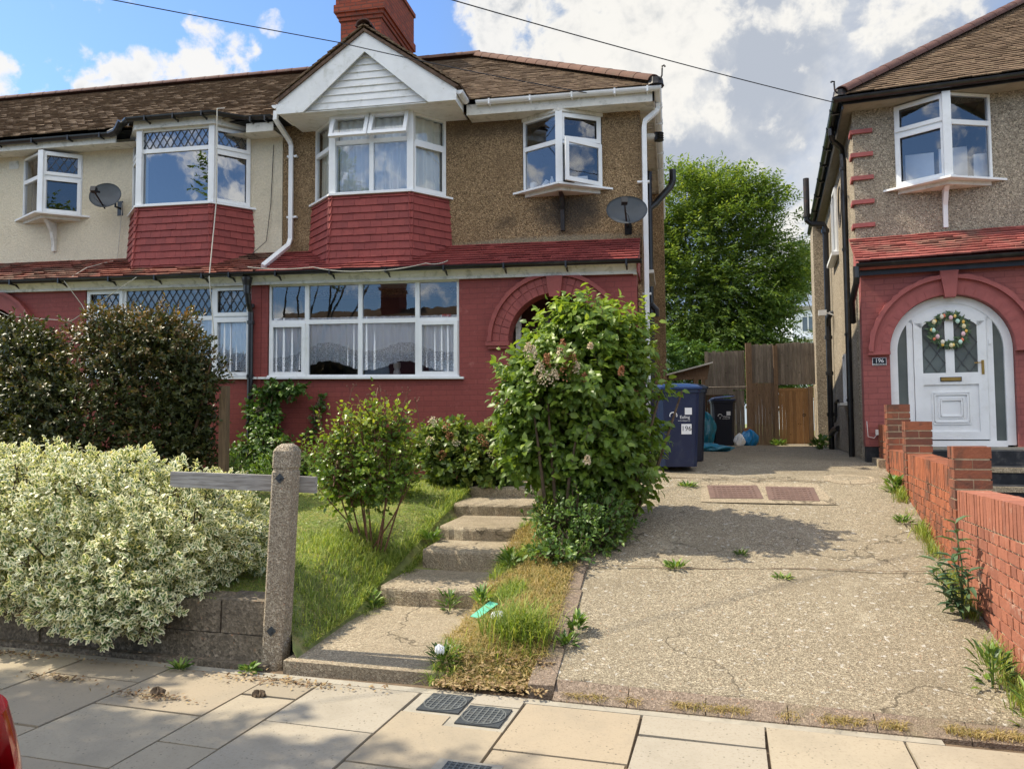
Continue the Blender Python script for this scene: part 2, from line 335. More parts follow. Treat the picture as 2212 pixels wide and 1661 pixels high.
def aggregate(name, c1, c2, c3, sc1=45, white=.0, rough=.95, mossy=None, wscale=7., bd=.006, crack=False):
    mt, t, p = base_mat(name); o = ocoord(t)
    vo = N(t, 'ShaderNodeTexVoronoi', ins={'Vector': o, 'Scale': sc1})
    sv = N(t, 'ShaderNodeSeparateColor', ins={0: vo.outputs['Color']}).outputs
    c = ramp(t, sv[0], [(0, scl(c3, .6)), (.3, c1), (.75, c2), (.97, scl(c2, 1.35)), (1, (.42, .22, .12))])
    f = noise(t, o, sc1*.6, 3, .75)
    c = mixc(t, mrange(t, f, .34, .60, .92, 0), c, c3)
    c = mixc(t, mrange(t, noise(t, o, sc1*.25, 5, .75), .40, .62, .38, 0), c, c3)
    big = noise(t, o, .9, 8, .62, .3)
    c = mixc(t, mrange(t, big, .38, .7, 0, .45), c, scl(c1, .72))
    if white:
        wn = noise(t, o, wscale, 4, .5, .2); wn2 = noise(t, o, 1.3, 3, .5)
        c = mixc(t, mathn(t, 'MULTIPLY', mrange(t, wn, .625, .67), mrange(t, wn2, .36, .6, .3, white)), c, (.55, .53, .48))
    if crack:
        wv = N(t, 'ShaderNodeVectorMath', operation='ADD', ins={0: o, 1: N(t, 'ShaderNodeTexNoise', ins={'Vector': o, 'Scale': 2.2, 'Detail': 6.}).outputs['Color']}).outputs[0]
        ce = N(t, 'ShaderNodeTexVoronoi', feature='DISTANCE_TO_EDGE', ins={'Vector': wv, 'Scale': .42}).outputs[0]
        c = mixc(t, mathn(t, 'MULTIPLY', mrange(t, ce, .006, .002), mrange(t, noise(t, o, 1.1, 2, .5), .42, .52, 0, .7)), c, (.06, .05, .035))
        st = noise(t, o, .55, 9, .7, .9); c = mixc(t, mrange(t, st, .50, .66, 0, .42), c, (.17, .14, .095))
        st2 = noise(t, o, 1.5, 8, .75, .5); c = mixc(t, mrange(t, st2, .56, .70, 0, .35), c, (.50, .45, .34))
    if mossy:
        mn = noise(t, o, 2.2, 9, .7, .4)
        c = mixc(t, mrange(t, mn, .52, .74, 0, .7), c, mossy)
    t.links.new(c, p.inputs['Base Color']); p.inputs['Roughness'].default_value = rough
    p.inputs['Specular IOR Level'].default_value = .2
    bump(t, p, mathn(t, 'ADD', vo.outputs['Distance'], f), .8, bd)
    return mt
M['drive'] = aggregate('exposed_aggregate_concrete', (.35, .295, .205), (.47, .41, .30), (.14, .115, .08), 130, .7, wscale=24., crack=True)
M['steps'] = aggregate('step_concrete', (.40, .33, .23), (.50, .43, .315), (.21, .17, .12), 110, .0, crack=True, mossy=(.20, .165, .11))
M['post'] = aggregate('pebbly_post_concrete', (.42, .35, .255), (.56, .49, .38), (.22, .175, .125), 120, .0, mossy=(.22, .18, .10), bd=.01)
M['block'] = aggregate('stained_wall_block', (.20, .165, .12), (.27, .225, .17), (.10, .085, .065), 60, .0, mossy=(.065, .055, .045))
M['edging'] = aggregate('pinkish_edging_stone', (.26, .20, .155), (.33, .26, .20), (.15, .115, .085), 110, .0, mossy=(.19, .165, .10))
def slabmat():
    mt, t, p = base_mat('concrete_paving_slab'); o = ocoord(t)
    a = attr(t)
    c = ramp(t, a, [(0, (.29, .245, .18)), (.35, (.36, .295, .21)), (.5, (.335, .285, .205)), (.75, (.37, .315, .23)), (1, (.345, .31, .25))])
    n = noise(t, o, 60, 4, .7); b = noise(t, o, 2.2, 8, .65, .3); f = noise(t, o, 18, 3, .6)
    c = mixc(t, mrange(t, n, .52, .68, 0, .55), c, (.25, .205, .14))
    sp = N(t, 'ShaderNodeTexVoronoi', ins={'Vector': o, 'Scale': 34.}).outputs[0]
    c = mixc(t, mathn(t, 'MULTIPLY', mrange(t, sp, .22, .10), mrange(t, noise(t, o, 5, 3, .5), .46, .56, 0, .85)), c, (.13, .11, .08))
    st = noise(t, o, .8, 9, .72, .8)
    c = mixc(t, mrange(t, st, .52, .66, 0, .4), c, (.27, .235, .18))
    c = mixc(t, mrange(t, f, .60, .72, 0, .25), c, (.30, .26, .20))
    c = mixc(t, mrange(t, b, .42, .72, 0, .45), c, (.24, .21, .16))
    t.links.new(c, p.inputs['Base Color']); p.inputs['Roughness'].default_value = .9
    p.inputs['Specular IOR Level'].default_value = .2
    bump(t, p, n, .5, .003)
    return mt
M['slab'] = slabmat()
M['grassbase'] = plain('lawn_thatch', (.17, .19, .06), .95, .35, 9, bmp=.8, dirt=(.34, .27, .12), dscale=3, damt=.8)
M['asphalt'] = plain('asphalt', (.06, .06, .062), .9, .25, 40, bmp=.5)

# leaf materials
M['lf_var'] = leafmat('variegated_euonymus_leaf', (.055, .11, .035), (.10, .18, .05), (.20, .30, .09), .45, .28, edge=(.92, .89, .62), rare=(.42, .25, .08))
M['lf_dark'] = leafmat('dark_bronze_leaf', (.026, .042, .013), (.07, .085, .024), (.27, .15, .055), .40, .22, spec=.4, rare=(.45, .28, .03))
M['lf_lilac'] = leafmat('lilac_leaf', (.07, .135, .026), (.155, .245, .035), (.33, .43, .065), .42, .42)
M['lf_rose'] = leafmat('rose_leaf', (.05, .11, .02), (.15, .24, .03), (.40, .44, .055), .34, .40, spec=.5)
M['lf_hyd'] = leafmat('hydrangea_leaf', (.05, .10, .02), (.13, .20, .035), (.30, .34, .07), .42, .28)
M['lf_ivy'] = leafmat('bramble_leaf', (.035, .08, .018), (.085, .165, .032), (.19, .29, .05), .45, .28)
M['lf_ash'] = leafmat('ash_leaf', (.048, .095, .024), (.125, .20, .038), (.36, .43, .09), .45, .42)
M['lf_weed'] = leafmat('weed_leaf', (.06, .13, .03), (.13, .24, .045), (.28, .38, .07), .5, .3)
M['lf_grey'] = leafmat('grey_green_leaf', (.05, .10, .055), (.085, .15, .075), (.15, .22, .10), .55, .25)
M['blade'] = leafmat('grass_blade', (.09, .16, .025), (.21, .31, .045), (.46, .50, .13), .6, .42)
M['blade_dry'] = leafmat('dry_grass_blade', (.20, .19, .05), (.38, .28, .10), (.52, .40, .19), .7, .3)
M['litter'] = leafmat('dead_leaf', (.10, .05, .025), (.22, .13, .06), (.40, .30, .15), .8, .1)

# ------------------------------------------------------------------ builders
ORG = {}
def same(p): return p
def LH(p): return (p[0], p[1], p[2]-.018*(p[0]+.4))          # the terrace climbs gently to the left
RO = (2.57, 10.56); RD = rad(7.1)
def RH(p):                                                   # frame of the house on the right
    x, y = p[0], p[1]
    return (RO[0]+x*math.cos(RD)+y*math.sin(RD), RO[1]-x*math.sin(RD)+y*math.cos(RD), p[2])
PO, PD = (0, 4.27), rad(4.2)
def PV(p):                                                   # frame of the pavement line
    x, y = p[0], p[1]
    return (PO[0]+x*math.cos(PD)+y*math.sin(PD), PO[1]-x*math.sin(PD)+y*math.cos(PD), p[2])
class B:
    def __init__(s, xf=same, loc=None): s.V = []; s.F = []; s.m = []; s.r = []; s.uv = []; s.xf = xf; s.loc = loc
    def add(s, vs, fs, m=0, r=None):
        o = len(s.V); f = s.loc
        if f: vs = [f(v) for v in vs]
        s.V += [s.xf(v) for v in vs]
        if r is None: r = random.random()
        for q in fs: s.F.append([o+i for i in q]); s.m.append(m); s.r.append(r)
    def quad(s, a, b, c, d, m=0, r=None): s.add([a, b, c, d], [(0, 1, 2, 3)], m, r)
    def hexa(s, p, m=0, r=None):  # p: 4 bottom, 4 top (ccw)
        s.add(p, [(3, 2, 1, 0), (4, 5, 6, 7), (0, 1, 5, 4), (1, 2, 6, 5), (2, 3, 7, 6), (3, 0, 4, 7)], m, r)
    def box(s, x0, x1, y0, y1, z0, z1, m=0, r=None):
        s.hexa([(x0, y0, z0), (x1, y0, z0), (x1, y1, z0), (x0, y1, z0), (x0, y0, z1), (x1, y0, z1), (x1, y1, z1), (x0, y1, z1)], m, r)
    def prism(s, pts, ax, a0, a1, m=0, r=None):   # polygon in the plane across axis ax
        def mk(a, p): return {'y': (p[0], a, p[1]), 'x': (a, p[0], p[1]), 'z': (p[0], p[1], a)}[ax]
        n = len(pts)
        s.add([mk(a0, p) for p in pts]+[mk(a1, p) for p in pts],
              [tuple(range(n)), tuple(range(2*n-1, n-1, -1))]+[(i, i+n, (i+1) % n+n, (i+1) % n) for i in range(n)], m, r)
    def tube(s, path, rads, n=8, m=0, caps=True, r=None, squash=None):
        P = [Vector(p) for p in path]; k = len(P)
        if not hasattr(rads, '__len__'): rads = [rads]*k
        vs = []; up = None
        for i, p in enumerate(P):
            d = (P[min(i+1, k-1)]-P[max(i-1, 0)]).normalized()
            if up is None: up = Vector((0, 0, 1)) if abs(d.z) < .9 else Vector((0, 1, 0))
            sx = d.cross(up)
            if sx.length < 1e-4: sx = Vector((1, 0, 0))
            sx.normalize(); u = sx.cross(d).normalized(); up = u
            for j in range(n):
                a = 2*math.pi*(j+.5)/n
                vs.append(tuple(p+sx*math.cos(a)*rads[i]+u*math.sin(a)*rads[i]))
        fs = [(i*n+j, i*n+(j+1) % n, (i+1)*n+(j+1) % n, (i+1)*n+j) for i in range(k-1) for j in range(n)]
        if caps: fs += [tuple(range(n-1, -1, -1)), tuple((k-1)*n+j for j in range(n))]
        s.add(vs, fs, m, r)
    def lathe(s, prof, c, n=16, m=0, r=None, sx=1, sy=1):
        vs = [(c[0]+q*math.cos(2*math.pi*j/n)*sx, c[1]+q*math.sin(2*math.pi*j/n)*sy, c[2]+z) for q, z in prof for j in range(n)]
        k = len(prof)
        fs = [(i*n+j, i*n+(j+1) % n, (i+1)*n+(j+1) % n, (i+1)*n+j) for i in range(k-1) for j in range(n)]
        fs += [tuple(range(n-1, -1, -1)), tuple((k-1)*n+j for j in range(n))]
        s.add(vs, fs, m, r)
    def build(s, name, mats, parent=None, smooth=False, origin=None, label=None):
        if not s.V: return None
        V = np.array(s.V, dtype=float)
        if parent is not None: og = ORG[parent.name]
        else: og = Vector(origin) if origin else Vector((float(V[:, 0].mean()), float(V[:, 1].mean()), float(V[:, 2].min())))
        me = bpy.data.meshes.new(name)
        me.from_pydata((V-np.array(og)).tolist(), [], s.F)
        for mm in (mats if isinstance(mats, (list, tuple)) else [mats]): me.materials.append(M[mm])
        me.polygons.foreach_set('material_index', s.m)
        at = me.attributes.new('rnd', 'FLOAT', 'FACE'); at.data.foreach_set('value', s.r)
        if smooth: me.shade_smooth()
        me.update()
        o = bpy.data.objects.new(name, me); COL.objects.link(o)
        if parent is not None: o.parent = parent
        else: o.location = og
        ORG[o.name] = og
        if label: o['label'] = label
        return o
def thing(name, label, cat, loc, group=None):
    o = bpy.data.objects.new(name, None); COL.objects.link(o); o.location = loc; o.empty_display_size = .2
    ORG[o.name] = Vector(loc)
    return tag(o, label, cat, group)
def tag(o, label, cat, group=None):
    o['label'] = label; o['category'] = cat
    if group: o['group'] = group
    return o
def struct(o): o['kind'] = 'structure'; return o
def npmesh(name, V, F, mats, parent=None, origin=None, rnd=None, uv=None, mi=None, smooth=False):
    """V (n,3), F (m,k) equal-sided faces; rnd per face; uv (m*k,2)"""
    og = ORG[parent.name] if parent is not None else Vector(origin)
    me = bpy.data.meshes.new(name); k = F.shape[1]
    me.vertices.add(len(V)); me.vertices.foreach_set('co', (V-np.array(og)).astype(np.float32).ravel())
    me.loops.add(F.size); me.loops.foreach_set('vertex_index', F.astype(np.int32).ravel())
    me.polygons.add(len(F)); me.polygons.foreach_set('loop_start', np.arange(0, F.size, k, dtype=np.int32))
    me.polygons.foreach_set('loop_total', np.full(len(F), k, dtype=np.int32))
    for mm in (mats if isinstance(mats, (list, tuple)) else [mats]): me.materials.append(M[mm])
    if mi is not None: me.polygons.foreach_set('material_index', mi.astype(np.int32))
    if rnd is not None:
        at = me.attributes.new('rnd', 'FLOAT', 'FACE'); at.data.foreach_set('value', rnd.astype(np.float32))
    if uv is not None:
        l = me.uv_layers.new(name='UVMap'); l.data.foreach_set('uv', uv.astype(np.float32).ravel())
    me.update(calc_edges=True); me.validate()
    if smooth: me.shade_smooth()
    o = bpy.data.objects.new(name, me); COL.objects.link(o)
    if parent is not None: o.parent = parent
    else: o.location = og
    ORG[o.name] = og
    return o

def wallY(b, x0, x1, z0, z1, y, th, holes=(), arch=None, m=0):
    """upright wall with its outer face at y; holes (x0,x1,z0,z1); arch (cx,r,zs,zb)"""
    hs = list(holes)
    if arch: cx, ar, zs, zb = arch; hs.append((cx-ar, cx+ar, zb, z1))
    xs = sorted({x0, x1}|{h[0] for h in hs}|{h[1] for h in hs}); zz = sorted({z0, z1}|{h[2] for h in hs}|{h[3] for h in hs})
    xs = [x for x in xs if x0 <= x <= x1]; zz = [z for z in zz if z0 <= z <= z1]
    def solid(i, j):
        if i < 0 or j < 0 or i >= len(xs)-1 or j >= len(zz)-1: return False
        cxx, cz = (xs[i]+xs[i+1])/2, (zz[j]+zz[j+1])/2
        return not any(h[0] < cxx < h[1] and h[2] < cz < h[3] for h in hs)
    y2 = y+th
    for i in range(len(xs)-1):
        for j in range(len(zz)-1):
            if not solid(i, j): continue
            a, c, e, f = xs[i], xs[i+1], zz[j], zz[j+1]
            b.quad((a, y, e), (c, y, e), (c, y, f), (a, y, f), m); b.quad((c, y2, e), (a, y2, e), (a, y2, f), (c, y2, f), m)
            if not solid(i-1, j): b.quad((a, y2, e), (a, y, e), (a, y, f), (a, y2, f), m)
            if not solid(i+1, j): b.quad((c, y, e), (c, y2, e), (c, y2, f), (c, y, f), m)
            if not solid(i, j-1): b.quad((a, y2, e), (c, y2, e), (c, y, e), (a, y, e), m)
            if not solid(i, j+1): b.quad((a, y, f), (c, y, f), (c, y2, f), (a, y2, f), m)
    if arch:
        n = 28
        for k in range(n):
            t0, t1 = math.pi*(1-k/n), math.pi*(1-(k+1)/n)
            ax, az, bx_, bz = cx+ar*math.cos(t0), zs+ar*math.sin(t0), cx+ar*math.cos(t1), zs+ar*math.sin(t1)
            b.quad((ax, y, az), (bx_, y, bz), (bx_, y, z1), (ax, y, z1), m)
            b.quad((bx_, y2, bz), (ax, y2, az), (ax, y2, z1), (bx_, y2, z1), m)
            b.quad((ax, y2, az), (bx_, y2, bz), (bx_, y, bz), (ax, y, az), m)
def ringarc(b, cx, zs, r0, r1, y0, y1, t0=180, t1=0, n=32, m=0, wob=0, zmax=None):
    P = []
    for k in range(n+1):
        t = rad(t0+(t1-t0)*k/n); rr = r1+(wob*(random.random()-.5))
        for r_, y_ in ((r0, y0), (rr, y0), (rr, y1), (r0, y1)):
            z_ = zs+r_*math.sin(t); x_ = cx+r_*math.cos(t)
            if zmax: z_ = min(z_, zmax)
            P.append((x_, y_, z_))
    F = []
    for k in range(n):
        a = k*4; c = a+4
        for j in range(4): F.append((a+j, a+(j+1) % 4, c+(j+1) % 4, c+j))
    F += [(3, 2, 1, 0), (n*4, n*4+1, n*4+2, n*4+3)]
    b.add(P, F, m)
def tiles(b, P0, ux, us, length, bounds, gauge=.1, tw=.165, th=.014, m=0, jit=.004, lift=.022, lap=.04, s0=0., camber=0.):
    """plain tiles in staggered courses up a slope; bounds(s) -> (xa, xb)"""
    P0 = Vector(P0); ux = Vector(ux).normalized(); us = Vector(us).normalized(); nn = ux.cross(us).normalized()
    if nn.z < 0: nn = -nn
    k = 0; s = s0
    while s < length-.01:
        g = min(gauge, length-s)
        xa, xb = bounds(s+g*.5)
        off = (k % 2)*tw*.5+(k*.037 % .02)
        i = math.floor((xa-off)/tw)
        while i*tw+off < xb:
            a = max(xa, i*tw+off+.0015); c = min(xb, (i+1)*tw+off-.0015); i += 1
            if c-a < .012: continue
            j1, j2, jl = [random.uniform(-jit, jit) for _ in range(3)]
            l0 = lift+random.uniform(0, jit*1.6)
            def pt(x, ss, h): return tuple(P0+ux*x+us*ss+nn*h)
            b.hexa([pt(a, s+jl+j1*.6, l0-th), pt(c, s+jl-j1*.6, l0-th+j2*.6), pt(c, s+g+lap, .0), pt(a, s+g+lap, .0),
                    pt(a, s+jl+j1*.6, l0), pt(c, s+jl-j1*.6, l0+j2*.6), pt(c, s+g+lap, th), pt(a, s+g+lap, th)], m)
        s += gauge; k += 1
def halfround(b, p, q, r, n=14, seg=.33, m=0, flare=.05):
    """run of half-round ridge tiles from p to q"""
    p, q = Vector(p), Vector(q); L = (q-p).length; k = max(1, round(L/seg)); d = (q-p)/k
    dn = d.normalized(); side = dn.cross(Vector((0, 0, 1))).normalized(); up = side.cross(dn).normalized()
    for i in range(k):
        vs = []
        for e, rr in ((0., r*(1+flare)), (1.0, r)):
            c = p+d*(i+e)
            for rr2 in (rr, rr-.018):
                for j in range(n+1):
                    a = math.pi*j/n; vs.append(tuple(c+side*math.cos(a)*rr2+up*math.sin(a)*rr2*.85))
        N1 = n+1; F = []
        for j in range(n):
            F.append((j, j+1, 2*N1+j+1, 2*N1+j)); F.append((N1+j+1, N1+j, 3*N1+j, 3*N1+j+1))
            F.append((j+1, j, N1+j, N1+j+1)); F.append((2*N1+j, 2*N1+j+1, 3*N1+j+1, 3*N1+j))
        b.add(vs, F, m)

# ---- windows: facets given by two plan points; local (a along, b outward, c up)
def facet(P, Q):
    P, Q = Vector((P[0], P[1], 0)), Vector((Q[0], Q[1], 0)); u = (Q-P).normalized(); n = Vector((u.y, -u.x, 0))
    return (lambda p: (P.x+u.x*p[0]+n.x*p[1], P.y+u.y*p[0]+n.y*p[1], p[2])), (Q-P).length
def ring(b, a0, a1, c0, c1, w, b0, b1, m=0):
    b.box(a0, a1, b0, b1, c0, c0+w, m); b.box(a0, a1, b0, b1, c1-w, c1, m)
    b.box(a0, a0+w, b0, b1, c0+w, c1-w, m); b.box(a1-w, a1, b0, b1, c0+w, c1-w, m)
def diamonds(b, a0, a1, c0, c1, bb, pitch=.125, asp=1.55, w=.006):
    W, H = a1-a0, c1-c0; step = pitch*asp
    for sgn in (1, -1):
        k = -int((W*asp+H)/step)-2
        while k*step < W*asp+H+step:
            pts = []
            # line: c = sgn*asp*a + k*step
            for a in (0, W):
                c = sgn*asp*a+k*step
                pts.append((a, c))
            (ax, ac), (bx_, bc) = pts
            def at_c(cv): return (cv-k*step)/(sgn*asp)
            cand = []
            if 0 <= ac <= H: cand.append((0, ac))
            if 0 <= bc <= H: cand.append((W, bc))
            for cv in (0, H):
                a = at_c(cv)
                if 0 < a < W: cand.append((a, cv))
            if len(cand) >= 2:
                (p0, q0), (p1, q1) = cand[0], cand[1]
                L = math.hypot(p1-p0, q1-q0)
                if L > .01:
                    dx, dy = -(q1-q0)/L*w, (p1-p0)/L*w
                    b.hexa([(a0+p0-dx, bb, c0+q0-dy), (a0+p1-dx, bb, c0+q1-dy), (a0+p1-dx, bb+.004, c0+q1-dy), (a0+p0-dx, bb+.004, c0+q0-dy),
                            (a0+p0+dx, bb, c0+q0+dy), (a0+p1+dx, bb, c0+q1+dy), (a0+p1+dx, bb+.004, c0+q1+dy), (a0+p0+dx, bb+.004, c0+q0+dy)])
            k += 1
class Win:
    def __init__(s, xf): s.fr = B(xf); s.pn = B(xf); s.ld = B(xf); s.cs = B(xf); s.xf = xf
    def cells(s, P, Q, cells, posts=True):
        f, L = facet(P, Q)
        for b in (s.fr, s.pn, s.ld, s.cs): b.loc = f
        for (a0, a1, c0, c1, kind) in cells:
            a0, a1 = a0*L, a1*L
            ring(s.fr, a0, a1, c0, c1, .032, -.06, 0)
            if kind in ('case', 'caselead'):
                ring(s.fr, a0+.018, a1-.018, c0+.018, c1-.018, .055, .0, .022); g = .07
            elif kind == 'open': g = None
            else: g = .03
            if kind == 'tilt':      # top-hung light standing open
                g = None; th = rad(20); h = c1-c0
                def tl(p, f=f, c1=c1, th=th): return f((p[0], .01+math.sin(th)*(-p[2])+p[1]*math.cos(th), c1+p[2]*math.cos(th)+p[1]*math.sin(th)))
                s.cs.loc = tl; s.pn.loc = tl
                ring(s.cs, a0+.01, a1-.01, -h+.0, -.01, .055, .0, .045)
                s.pn.quad((a0+.05, .02, -h+.05), (a1-.05, .02, -h+.05), (a1-.05, .02, -.05), (a0+.05, .02, -.05))
                s.cs.loc = f; s.pn.loc = f
            if kind == 'swing':     # side-hung casement standing open, hinge on its right
                g = None; th = rad(13); wd = a1-a0-.02
                def sw(p, f=f, a1=a1, th=th): return f((a1-.01+p[0]*math.cos(th)+p[1]*math.sin(th)*0, .012-p[0]*math.sin(th)+p[1], p[2]))
                s.cs.loc = sw; s.pn.loc = sw
                ring(s.cs, -wd, 0, c0+.01, c1-.01, .06, .0, .04)
                s.pn.quad((-wd+.05, .02, c0+.06), (-.05, .02, c0+.06), (-.05, .02, c1-.06), (-wd+.05, .02, c1-.06))
                s.cs.loc = f; s.pn.loc = f
            if g is not None:
                s.pn.quad((a0+g, -.025, c0+g), (a1-g, -.025, c0+g), (a1-g, -.025, c1-g), (a0+g, -.025, c1-g))
                if 'lead' in kind: diamonds(s.ld, a0+g, a1-g, c0+g, c1-g, -.02)
    def corner(s, P, z0, z1, r=.045):
        s.fr.loc = None; s.fr.box(P[0]-r, P[0]+r, P[1]-r*.6, P[1]+r*1.4, z0, z1)
    def done(s, parent, glass='glass', frame='white'):
        o = s.fr.build('window', frame, parent); ORG[o.name] = ORG[parent.name]
        s.pn.build('pane', glass, o); s.ld.build('lead_lattice', 'lead', o); s.cs.build('casement', frame, o)
        return o
def curtain(name, parent, xf, P, Q, z0, z1, mat, back=.10, wav=.09, amp=.022, hem=None, a0=0., a1=1., gather=None):
    """pleated cloth behind a window facet; hem(t) gives the height of its lower edge"""
    f, L = facet(P, Q); n = max(12, int(L*(a1-a0)/.012)); rows = 14; V = []; U = []
    ph = random.random()*9
    for j in range(rows+1):
        for i in range(n+1):
            t = a0+(a1-a0)*i/n; a = t*L; zb = hem(t) if hem else z0
            q = j/rows; z = zb+(z1-zb)*q
            wv = math.sin(a/wav*6.28+ph+math.sin(a*9+ph)*1.3)*amp*(1.1-.5*q)+math.sin(a*5+ph)*.012
            aa = a
            if gather and q < .9: c_, k_ = gather; aa = a+(c_*L-a)*k_*math.sin((1-q)*1.57)
            V.append(xf(f((aa, -back+wv, z)))); U.append((a, z-zb))
    V = np.array(V); F = np.array([(j*(n+1)+i, j*(n+1)+i+1, (j+1)*(n+1)+i+1, (j+1)*(n+1)+i) for j in range(rows) for i in range(n)])
    uv = np.array(U)[F.ravel()]
    return npmesh(name, V, F, mat, parent, uv=uv, smooth=True)
def roombox(b, x0, x1, y0, y1, z0, z1):
    b.quad((x0, y1, z0), (x1, y1, z0), (x1, y1, z1), (x0, y1, z1)); b.quad((x0, y0, z0), (x0, y1, z0), (x0, y1, z1), (x0, y0, z1))
    b.quad((x1, y1, z0), (x1, y0, z0), (x1, y0, z1), (x1, y1, z1)); b.quad((x0, y0, z0), (x1, y0, z0), (x1, y1, z0), (x0, y1, z0)); b.quad((x0, y1, z1), (x1, y1, z1), (x1, y0, z1), (x0, y0, z1))
def gutter(b, path, r=.055, n=8):
    """open half-round channel"""
    P = [Vector(p) for p in path]; k = len(P); vs = []
    for i, p in enumerate(P):
        d0 = (P[i]-P[i-1]).normalized() if i else (P[1]-P[0]).normalized(); d1 = (P[i+1]-P[i]).normalized() if i < k-1 else d0
        sd = (d0+d1).normalized().cross(Vector((0, 0, 1))).normalized()/max(.5, (1+d0.dot(d1))/2)**.5
        for rr in (r, r-.006):
            for j in range(n+1):
                a = math.pi+math.pi*j/n; vs.append(tuple(p+sd*math.cos(a)*rr+Vector((0, 0, 1))*math.sin(a)*rr))
    K = n+1; F = []
    for i in range(k-1):
        a, c = i*2*K, (i+1)*2*K
        for j in range(n): F.append((a+j, a+j+1, c+j+1, c+j)); F.append((a+K+j+1, a+K+j, c+K+j, c+K+j+1))
        F.append((a, a+K, c+K, c)); F.append((a+K-1, a+2*K-1, c+2*K-1, c+K-1))
    for a in (0, (k-1)*2*K): F.append(tuple(a+j for j in range(K)))
    b.add(vs, F)
def brackets(parent, xf, xs, fn, mat):
    for x in xs:
        b = B(xf); fn(b, x); b.build('bracket', mat, parent)
def text_mesh(name, txt, size, mat, parent, place, ext=.002, align='CENTER', font_scale=(1, 1)):
    cu = bpy.data.curves.new(name, 'FONT'); cu.body = txt; cu.size = size; cu.extrude = ext; cu.align_x = align; cu.align_y = 'CENTER'
    to = bpy.data.objects.new(name+'_tmp', cu); me = bpy.data.meshes.new_from_object(to)
    og = ORG[parent.name]
    for v in me.vertices:
        v.co = Vector(place((v.co.x*font_scale[0], v.co.z, v.co.y*font_scale[1])))-og
    me.materials.clear(); me.materials.append(M[mat])
    bpy.data.objects.remove(to); bpy.data.curves.remove(cu)
    o = bpy.data.objects.new(name, me); COL.objects.link(o); o.parent = parent; ORG[o.name] = og
    return o

# ------------------------------------------------------------------ setting: ground sheets
def cl(x, a, b): return max(a, min(b, x))
def sstep(x, a, b):
    t = cl((x-a)/(b-a), 0, 1); return t*t*(3-2*t)
def drive_z(Y): return cl(.03+.19*(Y-4.3), -.004, 1.07) if Y < 9.2 else min(1.07, .961+.11*sstep(Y, 9.2, 10.6))
STEPS = [(5.87, .27), (6.63, .45), (7.23, .58), (8.15, .71), (8.88, .84)]
def step_z(Y):
    z = .12
    for y, h in STEPS:
        if Y > y: z = h
    return z
def step_s(Y):  # smoothed
    return float(np.interp(Y, [4.3, 5.4, 6.2, 7., 7.7, 8.5, 9.3, 10], [.1, .14, .3, .46, .6, .72, .84, .85]))
def lawn_z(X, Y):
    L = .40+.44*cl((Y-4.8)/4.3, 0, 1)+.012*math.sin(X*3.1+Y*1.7)+.01*math.sin(X*7+Y*5)
    s_ = step_s(Y)
    if X < -2.42: return s_+(L-s_)*sstep(-2.42-X, 0, .45)-.0*X
    if X < -1.48: return s_-.12
    d = drive_z(Y); t = sstep(X, -1.48, -.9)
    return ((s_+.03)*(1-t)+d*t+.03*math.sin((X+1.48)/.75*3.14))*sstep(Y-(4.27-.0735*X+.07), -.02, .42)
b = B(); b.quad((-300, -300, -.14), (300, -300, -.14), (300, 300, -.14), (-300, 300, -.14))
struct(b.build('road', 'asphalt', origin=(0, 0, -.14)))
b = B(PV); b.quad((-30, -2.72, -.02), (30, -2.72, -.02), (30, .3, -.02), (-30, .3, -.02)); b.box(-30, 30, -2.85, -2.72, -.2, 0)
struct(b.build('kerb_and_bedding', 'soil', origin=(0, 2, 0)))
# paving slabs: rows across the pavement (columns along it); every slab its own tone
b = B(PV)
xs = [-3.99+.64*0]; cols = [-9.2, -8.55, -7.9, -7.25, -6.6, -5.95, -5.3, -4.65, -4.0, -3.28, -2.53, -2.16, -1.5, -.855, -.185, .455, 1.11]
while cols[-1] < 12: cols.append(cols[-1]+.65)
firsts = {-4.0: [-.32, -1.03], -3.28: [-.67, -1.33], -2.53: [-.32, -1.01], -2.16: [-.64, -1.3], -1.5: [-.96, -1.6], -.855: [-.65, -1.3], -.185: [-.295, -.95], .455: [-.95, -1.6], 1.11: [-.62, -1.3], -4.65: [-.64, -1.3]}
tone = {(-2.16, 0): .97, (-2.16, 1): .9, (-1.5, 0): .42, (-.855, 0): .36, (-.855, 1): .4, (-.185, 0): .95, (-.185, 1): .97, (.455, 0): .78, (1.11, 0): .83, (-3.28, 0): .2, (-2.53, 0): .05, (-4.0, 0): .0, (-4.65, 0): .55}
for i in range(len(cols)-1):
    a, c = cols[i], cols[i+1]; js = firsts.get(a, [random.choice([-.32, -.64, -.95]), -1.3]); js = sorted(set(js+[-1.95]), reverse=True)
    prev = -.02
    for k, j in enumerate(js+[-2.7]):
        e = .008; r = tone.get((a, k), random.random())
        ja, jb, jc, jd = [random.uniform(-.004, .004) for _ in range(4)]; dz = random.uniform(-.002, .003)
        z = .0+dz
        if a == -1.5 and k == 0:
            # slab cut round the two stopcock covers: the cut-out is filled with cement
            b.box(a+e, c-e, j+e, -.445, -.02, z, 0, r); b.box(a+e, -1.20, -.445, -.315, -.02, z, 0, r)
            b.box(-1.155, c-e, -.105, .035, -.02, z, 0, .99)
        else:
            b.hexa([(a+e+ja, j+e+jc, -.02), (c-e+jb, j+e+jd, -.02), (c-e+ja, prev-e+jc, -.02), (a+e+jb, prev-e+jd, -.02),
                    (a+e+ja, j+e+jc, z), (c-e+jb, j+e+jd, z), (c-e+ja, prev-e+jc, z), (a+e+jb, prev-e+jd, z)], 0, r)
        prev = j
struct(b.build('pavement', 'slab', origin=(0, 3, 0)))
